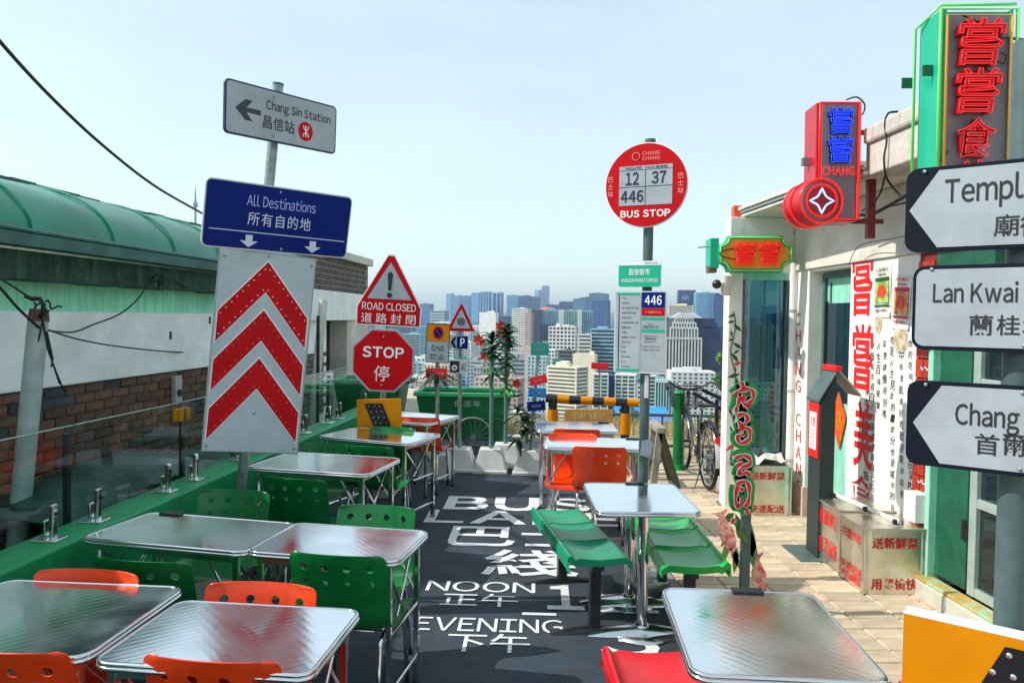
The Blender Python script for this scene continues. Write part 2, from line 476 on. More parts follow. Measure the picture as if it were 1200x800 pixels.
brush_steel = mat('dented_stainless', (0.70, 0.66, 0.56), 0.3, 0.92, var=0.16, scale=5, bump=0.25, bscale=5, rvar=0.08)
red_ink = mat('red_lettering', (0.60, 0.01, 0.015), 0.5)
bright_red = mat('bright_red_paint', (0.80, 0.01, 0.012), 0.45)
ink = mat('black_ink', (0.02, 0.02, 0.022), 0.6)
grey_text = mat('faint_grey_lettering', (0.30, 0.30, 0.27), 0.6)
faded_red = mat('faded_red_lettering', (0.55, 0.14, 0.09), 0.6)
neon_red = mat('neon_red_tube', (1.0, 0.015, 0.015), 0.3, emis=0.3)
neon_blue = mat('neon_blue_tube', (0.02, 0.06, 1.0), 0.3, emis=0.8)
neon_green = mat('green_tube', (0.20, 0.85, 0.18), 0.3)
neon_orange = mat('orange_tube', (0.95, 0.42, 0.05), 0.3)
mint_metal = mat('mint_metal', (0.0, 0.40, 0.23), 0.4, var=0.06, scale=5)
panel_grey = mat('purple_grey_panel', (0.20, 0.20, 0.235), 0.6, var=0.12, scale=3)
red_metal = mat('red_metal', (0.48, 0.005, 0.015), 0.35, var=0.1, scale=5)
cable_m = mat('black_cable', (0.012, 0.012, 0.014), 0.6)
leaf_m = mat('palm_leaf', (0.02, 0.10, 0.025), 0.5, rnd=0.5, var=0.3, scale=8)
leaf_l = mat('light_leaf', (0.12, 0.26, 0.04), 0.5, rnd=0.4, var=0.3, scale=8)
leaf_d = mat('dark_leaf', (0.008, 0.035, 0.018), 0.45, rnd=0.4, var=0.3, scale=8)
petal = mat('red_petal', (0.70, 0.05, 0.02), 0.5, var=0.3, scale=20)
dry_grass = mat('dry_grass', (0.50, 0.40, 0.20), 0.95, var=0.35, scale=3, rnd=0.2)
earth = mat('earth_bank', (0.30, 0.23, 0.12), 0.95, var=0.4, scale=2)
# ================================================================ THE SETTING
# city plain and hills
TH = -75.0
mb = MB()
R_ = 24000
mb.add([(-R_, 60, TH), (R_, 60, TH), (R_, R_, TH), (-R_, R_, TH)], [(0, 1, 2, 3)])
mb.add([(-R_, -2000, TH), (R_, -2000, TH), (R_, 60, TH), (-R_, 60, TH)], [(0, 1, 2, 3)])
ground_m = mat('city_ground', (0.20, 0.22, 0.21), 0.95, var=0.4, scale=0.02)
mb.build('ground', ground_m, kind='structure')
# the hilltop the terrace stands on
mb = MB()
prof = [(-30, -0.35), (9.75, -0.35), (10.2, -0.25), (11.5, 0.05), (14, -0.25), (18, -2.2), (30, -9), (60, -26), (110, -52), (170, TH - 1)]
rows = []
for y, z in prof:
    rows.append([(x * (1 + max(0, y) / 60), y, z + (random.uniform(-0.12, 0.12) if y > 10 else 0) - (abs(x) / 14) ** 2 * 0.25) for x in [-60, -40, -28, -20, -14, -10, -7, -5, -3, -1.5, 0, 1.5, 3, 5, 7, 10, 14, 20, 28, 40, 60]])
mb.grid(rows)
mb.build('hillside', earth, kind='structure', smooth='all')
# distant hills, three ridges
hill_m = mat('wooded_hill', (0.045, 0.075, 0.075), 0.95, var=0.4, scale=0.004)
for D, base, amp, seed in ((9000, 70, 60, 1), (13000, 150, 95, 2), (19000, 190, 150, 5)):
    rnd = random.Random(seed)
    ph = [(rnd.uniform(0, 6.3), rnd.uniform(0.6, 3.2), rnd.uniform(0.3, 1)) for _ in range(7)]
    top, mid, bot = [], [], []
    for i in range(121):
        x = (i / 120 * 2 - 1) * D * 1.25
        hgt = base + amp * sum(a * math.sin(p + f * x / 2600) for p, f, a in ph) / 3 + rnd.uniform(-4, 4)
        top.append((x, D + 500, TH + 40 + hgt)); mid.append((x, D + 100, TH + 10 + hgt * 0.5)); bot.append((x, D - 400, TH - 5))
    back = [(x, D + 1400, TH - 5) for x, _, _ in top]
    MB().grid([bot, mid, top, back]).build('hills', hill_m, kind='structure', smooth='all')

# road sheet
mb = MB()
mb.box(-3.2, 1.1, -3, 11.2, -0.3, 0.0)
mb.build('road', asphalt, kind='structure')
# kerb line at the end of the terrace
e = empty('kerb_edging', (-0.4, 9.8, 0), kind='structure')
for i in range(7):
    x = -3.2 + i * 0.62
    MB().box(x, x + 0.605, 11.21, 11.4, -0.3, 0.06 + 0.004 * (i % 3)).build('kerb_stone', concrete, e, bevel=0.012)
# pavement: rotated slightly with the cafe building
FAC = frame(Vector((onz(941, 609).x, onz(941, 609).y, 0)), (0.072, -1.0))      # x toward the camera, y into the building
ANG = math.atan2(0.072, 1.0)
# pavement local frame: p along (away), q to the right
def pv(q, p, z=0.0):
    a = Vector((-math.sin(ANG), math.cos(ANG), 0)); r = Vector((math.cos(ANG), math.sin(ANG), 0))
    o = Vector((0.86, 5.0, 0))
    return o + r * q + a * (p - 5.0) + Vector((0, 0, z))
pave = empty('pavement', pv(0.9, 5.0), kind='structure')
mb = MB()
vs = [pv(q, p) for q, p in ((0, -2), (3.2, -2), (3.2, 9.6), (0, 9.6))]
mb.vprism([(v.x, v.y) for v in vs], -0.2, 0.018)
mb.build('pavement_bed', grout, pave)
TW, TL = 0.292, 0.146
tile_me = []
for k in range(4):
    r = random.Random(k)
    t = MB(); g = 0.0045
    hw, hl = TW / 2 - g, TL / 2 - g
    b = 0.006
    z0, z1 = 0.0, 0.030
    dz = [r.uniform(-0.0015, 0.0015) for _ in range(4)]
    cs = [(-1, -1), (1, -1), (1, 1), (-1, 1)]
    v = [(sx * hw, sy * hl, z0) for sx, sy in cs] + [(sx * hw, sy * hl, z1 - b + d) for (sx, sy), d in zip(cs, dz)] + [(sx * (hw - b), sy * (hl - b), z1 + d) for (sx, sy), d in zip(cs, dz)]
    f = [(8, 9, 10, 11)]
    for i in range(4):
        j = (i + 1) % 4
        f += [(i, j, j + 4, i + 4), (i + 4, j + 4, j + 8, i + 8)]
    t.add(v, f)
    me = bpy.data.meshes.new('paving_tile'); me.from_pydata([tuple(x) for x in t.v], [], t.f); me.materials.append(paver); me.update()
    tile_me.append(me)
cnt = 0
far = MB()
for i in range(44):
    p = 3.30 + i * TL
    for j in range(11):
        q = 0.13 + (j + 0.5) * TW - (TW / 2 if i % 2 and False else 0)
        c = pv(q, p, random.uniform(-0.002, 0.002))
        if j < 6 and cnt < 300 and i < 44:
            o = bpy.data.objects.new('paving_tile', tile_me[(i * 7 + j * 3) % 4]); COL.objects.link(o)
            o.parent = pave; o.location = c - WL[pave]; o.rotation_euler = (0, 0, ANG + random.uniform(-0.004, 0.004)); cnt += 1
        elif q < 3.2:
            m = Matrix.Translation(c) @ Matrix.Rotation(ANG, 4, 'Z')
            far.fr(m).box(-TW / 2 + .0045, TW / 2 - .0045, -TL / 2 + .0045, TL / 2 - .0045, 0, 0.03)
for i in range(36):
    p = 3.30 - (i + 1) * TL
    for j in range(10):
        c = pv(0.13 + (j + 0.5) * TW, p)
        far.fr(Matrix.Translation(c) @ Matrix.Rotation(ANG, 4, 'Z')).box(-TW / 2 + .0045, TW / 2 - .0045, -TL / 2 + .0045, TL / 2 - .0045, 0, 0.03)
far.build('paving_tiles', paver, pave, kind='stuff')
# dark channel strip + low kerb between road and pavement
mb = MB()
for i in range(14):
    a, b_ = -2 + i * 0.83, -2 + i * 0.83 + 0.82
    pts = [pv(q, p) for q, p in ((0.0, a), (0.118, a), (0.118, b_), (0.0, b_))]
    mb.vprism([(v.x, v.y) for v in pts], -0.1, 0.036)
mb.build('kerb', kerb_m, kind='structure', bevel=0.008)
# ---------------------------------------------------------------- painted lettering on the road
mark = MB()
def road_text(body, px0, px1, py0, py1, off=0.0, w=None):
    a = onz((px0 + px1) / 2, py0); b = onz((px0 + px1) / 2, py1)
    l = onz(px0, (py0 + py1) / 2); r = onz(px1, (py0 + py1) / 2)
    h = (a - b).length; ww = (r - l).length
    c = (a + b) / 2
    m = Matrix.Translation((c.x + ((l + r) / 2 - c).x, c.y, 0.0)) @ Matrix.Rotation(math.radians(-90), 4, 'X')
    # frame: x right, -y up (towards sky), z away
    m = Matrix(((1, 0, 0, (l.x + r.x) / 2), (0, 0, 1, c.y), (0, -1, 0, 0.0), (0, 0, 0, 1)))
    mark.fr(m)
    text(mark, body, 0, 0, h, ww, off, y=-0.006)
road_text('BUS', 522, 690, 583, 599, 0.03)
road_text('LANE', 499, 733, 600, 615, 0.022)
road_text('巴士', 527, 694, 617, 641, 0.022)
road_text('綫', 566, 676, 645, 676, 0.022)
road_text('NOON', 500, 627, 682, 694, 0.004)
road_text('正午', 517, 607, 696, 711, 0.004)
road_text('EVENING', 486, 659, 725, 741, 0.004)
road_text('下午', 523, 621, 743, 765, 0.006)
road_text('1', 641, 683, 686, 715, 0.02)
road_text('2', 688, 768, 697, 718, 0.02)
road_text('3', 702, 770, 733, 770, 0.02)
a = onz(612, 719); b = onz(652, 720.5)
mark.fr(Matrix.Identity(4)); mark.box(a.x, b.x, b.y - 0.018, b.y + 0.018, 0.004, 0.006)
mark.build('road_marking', road_paint, kind='structure')

# ================================================================ green parapet with its glass balustrade
pa = onz(0, 672, 0.7); pb = onz(400, 495, 0.7)
ddir = (pb - pa); ddir.z = 0; ddir.normalize()
PAR = frame((pa.x, pa.y, 0), (ddir.x, ddir.y))            # x away, y to the left
par = empty('green_parapet', pa * 1.0, 'low green painted parapet wall along the left of the lane', 'wall')
WL[par] = Vector(par.location)
L0, L1 = -4.0, (pb - pa).length + 1.5
mb = MB().fr(PAR)
mb.box(L0, L1, 0, 0.24, -0.3, 0.70)
mb.build('wall_body', green_paint, par, bevel=0.012)
MB().fr(PAR).box(L0, L1, -0.03, 0.0, 0.0, 0.09).build('skirting', green_paint, par, bevel=0.005)
glass_m = thin_glass('balustrade_glass', (0.76, 0.91, 0.87), 0.42, 0.0, 0.02)
edge_m = mat('glass_green_edge', (0.25, 0.52, 0.44), 0.15)
gl = empty('glass_balustrade', PAR @ Vector((1, 0.12, 0.7)), 'clear glass balustrade held by steel spigots on the green parapet', 'railing')
gtop = 1.23
j0 = loc(PAR, 87, 610, 0.12)[0]; j1 = loc(PAR, 211, 560, 0.12)[0]; dj = j1 - j0
edges = [j0 - 3 * dj, j0 - 2 * dj, j0 - dj] + [j0 + dj * k for k in range(0, 12) if j0 + dj * k < L1 - .5] + [L1 - 0.06]
for i in range(len(edges) - 1):
    a, b_ = edges[i] + 0.012, edges[i + 1] - 0.012
    p = MB().fr(PAR).add([(a, .12, .72), (b_, .12, .72), (b_, .12, gtop), (a, .12, gtop)], [(0, 1, 2, 3)]).build('glass_pane', glass_m, gl)
    MB().fr(PAR).box(a, b_, .115, .125, gtop, gtop + .004).build('pane_edge', edge_m, p)
    for s_ in (a + 0.15, b_ - 0.17):
        m = MB().fr(PAR)
        m.box(s_ - .019, s_ + .019, .088, .113, .70, .875); m.box(s_ - .019, s_ + .019, .127, .145, .70, .80)
        m.box(s_ - .026, s_ + .026, .110, .130, .70, .74)
        sp = m.build('spigot', chrome, gl, bevel=0.007)
        MB().fr(PAR).box(s_ - .05, s_ + .05, .06, .18, .70, .712).build('base_plate', chrome, sp, bevel=0.003)
        MB().fr(PAR).cyl((s_, .078, .83), (s_, .086, .83), .008, n=10).build('screw', black_m, sp)
# dark slim posts with yellow clamps behind the glass
for k, (px, pt, pbm, lab) in enumerate(((231, 472, 660, 'black slim post behind the glass beside the grey pipe'), (213, 478, 562, 'black slim post with yellow clamps behind the glass by the chevron sign'), (373, 370, 520, 'black slim stay post behind the glass near the dark doorway'))):
    if k == 0: px, pt, pbm = 78, 508, 640
    s_, z_ = loc(PAR, px, pt, 0.30); s2, z2 = loc(PAR, px, pbm, 0.30)
    r = empty('slim_post', PAR @ Vector((s_, .30, 0)), lab, 'post')
    MB().fr(PAR).box(s_ - .014, s_ + .014, .286, .314, -0.3, z_).build('pole', black_m, r)
    if k == 1:
        for t in (-.045, .045): MB().fr(PAR).box(s_ + t - .02, s_ + t + .02, .27, .33, z_ - .085, z_ + .0).build('clamp', yellow_m, r, bevel=.004)
# alley floor between parapet and neighbour
MB().fr(PAR).box(-6, 14, 0.24, 1.6, -0.4, -0.05).build('alley_floor', mat('alley_concrete', (0.10, 0.11, 0.10), 0.9, var=0.4, scale=3), kind='structure')
# clutter in the alley, a long dark green tarpaulin roll and a low roof edge seen through the glass
tr = empty('tarpaulin_cover', PAR @ Vector((2.0, 0.75, 0)), 'dark green tarpaulin cover humped behind the glass balustrade', 'tarpaulin')
rows = []
for i in range(24):
    t = i / 23; s_ = 1.0 + t * 2.2
    hgt = 0.62 + 0.16 * math.sin(math.pi * min(1, t * 1.15)) + 0.01 * math.sin(i * 1.7)
    rows.append([(s_, 0.38, -0.05), (s_, 0.40, hgt - 0.12), (s_, 0.5, hgt), (s_, 0.8, hgt + 0.03), (s_, 1.1, hgt - 0.06), (s_, 1.15, -0.05)])
MB().fr(PAR).grid(rows).build('cover', mat('tarpaulin', (0.012, 0.06, 0.045), 0.35, var=0.4, scale=4, bump=0.5, bscale=9), tr, smooth='all', solid=.006)

# ================================================================ neighbouring building on the left
LB = frame((-3.4, 6.4, 0), (0.05, 1.0))        # x away, y into the building (left)
nb = empty('neighbour_building', LB @ Vector((0, 0.5, 0)), 'old low building with brick base and green barrel roof across the alley', 'building')
S0, S1 = -7.5, 3.35
MB().fr(LB).box(S0, S1, 0.02, 3.5, -0.4, 1.26).build('mortar_backing', mortar, nb)
w = MB().fr(LB); w.box(S0, S1, -0.035, 3.5, 1.262, 1.80)
w.build('white_wall', wall_white, nb, bevel=0.01)
w = MB().fr(LB); w.box(S0, S1, -0.005, 3.4, 1.80, 2.02)
w.build('stained_wall_band', wall_green, nb)
w = MB().fr(LB)
for i in range(60):
    a = S0 + (S1 - S0) * i / 60; b_ = S0 + (S1 - S0) * (i + 1) / 60
    d = random.uniform(-.003, .003)
    w.box(a, b_, -0.20 + d, 0.6, 2.0 + random.uniform(-.004, .004), 2.185)
w.build('mossy_beam', mossy, nb)
# gutter
w = MB().fr(LB)
g = [(-0.20, 2.20), (-0.34, 2.20), (-0.36, 2.275), (-0.345, 2.275), (-0.325, 2.215), (-0.20, 2.215)]
w.add([(s_, y, z) for s_ in (S0, S1 + .05) for y, z in g], [(i, (i + 1) % 6, (i + 1) % 6 + 6, i + 6) for i in range(6)] + [(0, 5, 4, 3, 2, 1), (6, 7, 8, 9, 10, 11)])
w.build('gutter', gutter_m, nb)
# barrel roof
def barrel(t):
    a = t * math.pi / 2
    return (-0.29 + 0.86 * (1 - math.cos(a)), 2.24 + 0.50 * math.sin(a) ** 0.9)
rows = [[(S0 + (S1 + .1 - S0) * i / 40, *barrel(j / 14)) for i in range(41)] for j in range(15)]
rows = [[(a, b_ + 0.004 * math.sin(a * 6.7 + j), c + 0.006 * math.sin(a * 3.1 + j * .9)) for a, b_, c in row] for j, row in enumerate(rows)]
MB().fr(LB).grid(rows).build('barrel_roof', awning_m, nb, smooth='all', solid=.012)
MB().fr(LB).grid([[(S0, .57, 2.73), (S1 + .1, .57, 2.73)], [(S0, 3.0, 2.85), (S1 + .1, 3.0, 2.85)]]).build('flat_roof', awning_rim, nb, solid=.02)
w = MB().fr(LB)
for i in range(40):
    a = S0 + (S1 - S0) * i / 40
    w.box(a, a + (S1 - S0) / 40, 0.56, 0.72, 2.70, 2.80 + random.uniform(-.008, .01))
w.build('ridge_flashing', awning_rim, nb)
ribs = []
for px in (-90, 41, 137, 208, 262):
    s_, _ = loc(LB, px, 300, -0.3)
    ribs.append(s_)
for s_ in ribs + [ribs[-1] + .93, ribs[0] - .95]:
    pts = [(s_, barrel(j / 14)[0] - 0.012, barrel(j / 14)[1] + .006) for j in range(15)]
    MB().fr(LB).tube(pts, 0.010, 6).build('roof_rib', mat('rib', (0.06, 0.34, 0.22), 0.4) if 'rib' not in bpy.data.materials else bpy.data.materials['rib'], nb, smooth=True)
MB().fr(LB).tube([(S0, -0.31, 2.30), (S1 + .1, -0.31, 2.30)], .014, 6).build('eave_tube', gutter_m, nb)
# bricks (parts), ten courses above the parapet line
bm_list = []
for k in range(3):
    t = MB(); r = random.Random(20 + k)
    def jit(a): return a + r.uniform(-.002, .002)
    v = []
    for (x, z) in ((-.107, -.031), (.107, -.031), (.107, .031), (-.107, .031)): v.append((jit(x), 0.02, jit(z)))
    for (x, z) in ((-.107, -.031), (.107, -.031), (.107, .031), (-.107, .031)): v.append((jit(x), -0.006, jit(z)))
    for (x, z) in ((-.102, -.027), (.102, -.027), (.102, .027), (-.102, .027)): v.append((jit(x), -0.012 + r.uniform(-.001, .001), jit(z)))
    f = [(8, 9, 10, 11)] + [(i, (i + 1) % 4, (i + 1) % 4 + 4, i + 4) for i in range(4)] + [(i + 4, (i + 1) % 4 + 4, (i + 1) % 4 + 8, i + 8) for i in range(4)]
    t.add(v, f)
    for m_ in (brick_m, brick_r, brick_d):
        me = bpy.data.meshes.new('brick'); me.from_pydata([tuple(x) for x in t.v], [], t.f); me.materials.append(m_); me.update()
        bm_list.append((m_, me))
by = {}
for m_, me in bm_list: by.setdefault(m_.name, []).append(me)
cnt = 0; rest = MB().fr(LB)
angb = math.atan2(LB[1][0], LB[0][0])
for row in range(17):
    z = 1.222 - row * 0.0745
    for i in range(48):
        s_ = S0 + 0.12 + i * 0.2265 + (0.113 if row % 2 else 0)
        if s_ > S1 - .1: continue
        vis = -1.75 < s_
        if vis and row < 10 and cnt < 225:
            n_ = math.sin(s_ * 2.1 + row * .6) + math.sin(s_ * 5.3 - row * 1.3) * .6 + random.uniform(-.8, .8)
            key = 'red_brick' if (n_ > 1.9 or (s_ < -.9 and row > 3)) else ('dark_brick' if n_ < -1.0 else 'brick')
            o = bpy.data.objects.new('brick', random.choice(by[key])); COL.objects.link(o)
            o.parent = nb; o.location = LB @ Vector((s_, random.uniform(-.004, .004), z)) - WL[nb]; o.rotation_euler = (0, 0, angb + random.uniform(-.01, .01)); cnt += 1
        else:
            rest.box(s_ - .107, s_ + .107, -.01 + random.uniform(-.004, .004), .02, z - .031, z + .031)
rest.build('bricks', brick_m, nb, kind='stuff')
# small things on its wall
for px, py in ((200, 393), (246, 375)):
    s_, z_ = loc(LB, px, py, -0.04)
    MB().fr(LB).box(s_ - .012, s_ + .012, -.045, -.02, z_ - .035, z_ + .035).build('drain_slot', black_m, nb)
s_, z_ = loc(LB, 204, 455, 0)
MB().fr(LB).box(s_ - .06, s_ + .06, -.05, .0, z_ - .13, z_ + .12).build('vent_block', concrete, nb, bevel=.01)
MB().fr(LB).cyl((s_, -.06, z_ - .04), (s_, -.04, z_ - .04), .035, n=14).build('vent_hole', black_m, nb)

# second building: further along the alley, brick upper wall with white beams and a dark doorway
B2 = frame((LB @ Vector((S1 + 0.4, 0.1, 0))), (0.045, 1.0))
b2 = empty('brick_house', B2 @ Vector((1.5, 1, 0)), 'dark brick house with white concrete bands and a brown doorway', 'building')
E1 = loc(B2, 431, 345, 0)[0]
zt = loc(B2, 431, 312, 0)[1]; zb1 = loc(B2, 431, 346, 0)[1]; zb2 = loc(B2, 431, 375, 0)[1]
x0 = -0.3
MB().fr(B2).box(x0, E1, 0.0, 4, zb1, zt - .01).build('upper_wall', mortar, b2)
MB().fr(B2).box(x0 - .05, E1 + .08, -0.08, 4.1, zt, zt + .13).build('coping', facade_g, b2, bevel=.01)
MB().fr(B2).box(x0 - .02, E1 + .03, -0.05, 4, zb2, zb1).build('concrete_band', wall_white, b2, bevel=.01)
up = MB().fr(B2)
nr = int((zt - zb1) / .08); 
for r_ in range(nr):
    z = zb1 + .04 + r_ * (zt - zb1) / nr
    k = 0
    s_ = x0 + (.1 if r_ % 2 else 0)
    while s_ + .21 < E1:
        if r_ > nr - 7 and k < 14 and False: pass
        o = MB(); 
        up.box(s_, s_ + .2, -.012 + random.uniform(-.003, .003), .01, z - .031, z + .031)
        s_ += .212; k += 1
up.build('bricks', brick_d if False else mat('grey_brown_brick', (0.10, 0.085, 0.07), .85, var=.4, scale=6, bump=.5), b2, kind='stuff')
d0 = loc(B2, 386, 400, 0)[0]; d1 = loc(B2, 407, 400, 0)[0]
MB().fr(B2).box(x0, d0, 0.05, 4, -0.4, zb2).build('lower_wall', wall_white, b2)
MB().fr(B2).box(d0, d1, 0.30, .36, -0.4, zb2).build('door', mat('brown_door', (0.02, 0.014, 0.012), 0.5, var=.3, scale=10), b2)
MB().fr(B2).box(d1, E1, 0.0, 4, -0.4, zb2).build('pier', facade_g, b2, bevel=.01)
a0 = loc(B2, 366, 430, 0)[0]; zc = loc(B2, 380, 412, 0)[1]
lowb = MB().fr(B2)
for r_ in range(12):
    z = zc - .04 - r_ * .078
    s_ = x0 + (.1 if r_ % 2 else 0)
    while s_ + .2 < d0:
        lowb.box(s_, s_ + .2, .02 + random.uniform(-.003, .003), .06, z - .031, z + .031); s_ += .212
lowb.build('bricks', bpy.data.materials['grey_brown_brick'], b2, kind='stuff')
pr = empty('leaning_white_pole', (onz(372, 470, 0.0).x, 7, 0), 'white prop pole leaning beside the brown doorway', 'pole')
pr.location = at(366, 500, 8.6) ; WL[pr] = Vector(pr.location)
MB().cyl(at(364, 520, 8.6), at(379, 352, 8.9), .05, n=12).build('pole', facade_g, pr, smooth=True)
# far tower on the hill
tw = empty('communications_tower', at(229, 372, 5000), 'slender hilltop broadcasting tower above the green roof', 'tower')
tb = at(229, 256, 5000)
m = MB()
def twp(py): return at(228.5, py, 5000).z
cx = tb.x
m.cyl((cx, 5000, TH), (cx, 5000, twp(243)), 14, 7, 10)
m.build('shaft', mat('tower_grey', (0.12, 0.15, 0.2), .7), tw)
MB().cyl((cx, 5000, twp(243)), (cx, 5000, twp(240)), 12, 17, 12).cyl((cx, 5000, twp(240)), (cx, 5000, twp(236)), 17, 8, 12).build('observation_deck', bpy.data.materials['tower_grey'], tw)
MB().cyl((cx, 5000, twp(236)), (cx, 5000, twp(219)), 7, 2.0, 8).build('antenna', bpy.data.materials['tower_grey'], tw)
# leaning grey pipe with tangled wires
pp = empty('grey_pipe_post', at(30, 640, 4.35), 'leaning pale grey pipe with black wires tangled at its top', 'post')
ptop = at(45, 372, 4.5); pbot = at(12, 720, 4.35)
MB().cyl(pbot, ptop, .056, n=20).build('pipe', mat('pale_pipe', (0.36, 0.43, 0.41), .5, var=.15, scale=8), pp, smooth=True)
MB().cyl(ptop + Vector((0, 0, -.02)), ptop + Vector((.005, 0, .05)), .06, .05, n=16).build('top_collar', mat('rusty_collar', (0.13, 0.07, 0.05), .8, var=.4, scale=20), pp, smooth=True)
knot = MB(); r = random.Random(3)
base = at(45, 352, 4.45)
for k in range(4):
    p = [base + Vector((r.uniform(-.05, .05), r.uniform(-.04, .04), r.uniform(-.03, .03)))]
    for j in range(9):
        p.append(p[-1] + Vector((r.uniform(-.018, .024), r.uniform(-.01, .01), r.uniform(-.03, .012))))
    knot.tube(p, .006, 5)
pts = [at(x, y, 4.45) for x, y in ((30, 347), (37, 350), (47, 350), (51, 358), (50, 366), (46, 372))]
knot.tube(pts, .014, 6)
for path in (((48, 366), (56, 410), (66, 436), (76, 460)), ((48, 366), (60, 420), (70, 450)), ((50, 376), (46, 395), (42, 410)), ((55, 388), (62, 420), (60, 430))):
    knot.tube([at(x, y, 4.45) for x, y in path], .005, 5)
knot.build('tangled_wires', cable_m, pp, smooth='all')
def cable(label, pts, r, name='cable', group=None):
    P = [at(x, y, d) for x, y, d in pts]
    # smooth through points
    Q = []
    n = len(P)
    for i in range(n - 1):
        p0 = P[max(i - 1, 0)]; p1 = P[i]; p2 = P[i + 1]; p3 = P[min(i + 2, n - 1)]
        for k in range(6):
            t = k / 6
            Q.append(0.5 * ((2 * p1) + (p2 - p0) * t + (2 * p0 - 5 * p1 + 4 * p2 - p3) * t * t + (3 * p1 - p0 - 3 * p2 + p3) * t ** 3))
    Q.append(P[-1])
    return MB().tube(Q, r, 6).build(name, cable_m, None, smooth='all', label=label, cat='cable', group=group, origin=P[0])
cable('long black overhead cable sagging down across the sky to the blue sign', [(-60, -25, 5.4), (0, 49, 6), (60, 114, 7), (120, 170, 8), (180, 217, 9.2), (235, 249, 10.5), (300, 285, 12), (372, 312, 14)], .016)
cable('thin black wire running along the white wall from the grey pipe', [(50, 384, 4.5), (90, 397, 5), (140, 406, 5.7), (200, 412, 6.8), (250, 413, 8)], .006)
cable('thin green wire looping from the gutter junction down the stained wall', [(186, 328, 6.2), (172, 336, 6.1), (160, 352, 6.0), (140, 368, 5.8), (110, 380, 5.4), (85, 389, 5.0), (55, 387, 4.6)], .006)
cable('pale wire hanging off the gutter junction toward the chevron sign', [(188, 327, 6.3), (205, 328, 6.6), (222, 338, 6.9), (255, 340, 7.6)], .006)
cable('upper black wire reaching the grey pipe from beyond the frame', [(-40, 300, 3.8), (0, 326, 4.1), (25, 342, 4.3), (38, 352, 4.45)], .006)
cable('lower black wire reaching the grey pipe from beyond the frame', [(-40, 296, 3.8), (0, 337, 4.1), (22, 362, 4.3), (46, 384, 4.45)], .008)
j = MB(); r = random.Random(9); base = at(189, 325, 6.25)
for k in range(5):
    p = [base + Vector((r.uniform(-.07, .05), 0, r.uniform(-.05, .05)))]
    for q in range(6): p.append(p[-1] + Vector((r.uniform(-.022, .022), r.uniform(-.01, .01), r.uniform(-.025, .02))))
    j.tube(p, .008, 5)
j.build('wire_knot', cable_m, nb)
# ================================================================ CAFE BUILDING on the right
cafe = empty('cafe_building', FAC @ Vector((0, 0.3, 0)), 'white rendered single-storey eatery with red calligraphy on its wall', 'building')
def fs(px, n=0.0, py=450): return loc(FAC, px, py, n)[0]
s_p0, s_p1 = fs(929.5), fs(945)
s_d1 = fs(993.5); s_w1 = fs(1073); s_r1 = fs(1092); s_end = 4.6
zh = loc(FAC, 960, 317, 0)[1]
ZT = 2.77
MB().fr(FAC).box(s_p0, s_p1, 0, 0.35, -0.1, ZT).build('pier', facade_m, cafe, bevel=.008)
MB().fr(FAC).box(s_d1, s_w1, 0.0, 0.35, -0.1, 2.27).build('painted_wall', facade_m, cafe, bevel=.006)
MB().fr(FAC).box(s_p1 - .003, s_d1 + .003, 0.003, 0.35, zh, 2.27).build('lintel', facade_m, cafe, bevel=.006)
MB().fr(FAC).box(s_p0, s_end, -0.022, 0.35, 2.272, ZT).build('upper_wall', facade_g, cafe, bevel=.006)
MB().fr(FAC).box(s_r1, s_end, 0.01, 0.3, 2.1, 2.27).build('door_header', green_wood, cafe)
# recessed mint door and its glass in the far opening
nrec = 0.14
do = MB().fr(FAC).box(s_p1, s_d1, nrec, nrec + .05, 0.0, zh).build('door', mint_wood, cafe)
g0 = fs(968.5, nrec); zg = loc(FAC, 985, 355, nrec)[1]; zg2 = loc(FAC, 985, 438, nrec)[1]
MB().fr(FAC).box(s_p1 + .03, s_p1 + .075, nrec - .03, nrec, 0.0, zh - .03).build('door_frame', greypost, do, bevel=.004)
MB().fr(FAC).box(s_p1 + .03, s_d1 - .01, nrec - .03, nrec, zh - .06, zh - .02).build('door_frame', greypost, do)
gf = MB().fr(FAC)
gf.box(g0, s_d1, nrec - .012, nrec - .002, 1.12, zg)
gf.build('door_glass', window_blue, do)
MB().fr(FAC).box(g0 - .03, g0, nrec - .025, nrec, 0.9, zg + .02).build('glass_bead', black_m, do)
MB().fr(FAC).box(s_p1 + .14, s_p1 + .16, nrec - .01, nrec, 0.1, zh - .1).build('door_joint', greypost, do)
# red tiled pilaster
pil = MB().fr(FAC).box(s_w1, s_r1, 0.01, 0.34, -0.1, 2.27).build('red_pilaster', mat('dark_red_mortar', (0.20, 0.02, 0.012), .8), cafe)
for i in range(17):
    z = 0.07 + i * 0.13
    for a, b_ in ((0, .5), (.5, 1)) if i % 2 else ((0, .25), (.25, .75), (.75, 1)):
        w_ = s_r1 - s_w1
        MB().fr(FAC).box(s_w1 + a * w_ + .004, s_w1 + b_ * w_ - .004, -0.006 + random.uniform(-.002, .002), .01, z - .06, z + .06).build('brick', red_tile, pil)
sc = MB().fr(FAC); r = random.Random(5)
for k in range(13):
    z = 0.3 + k * .15; x = s_w1 + r.uniform(.03, .08)
    sc.tube([(x + .012 * i * r.uniform(.7, 1.2), -.009, z + .012 * math.sin(i * 1.4 + k)) for i in range(9)], .0035, 4)
sc.build('chalk_scribble', palewhite, pil)
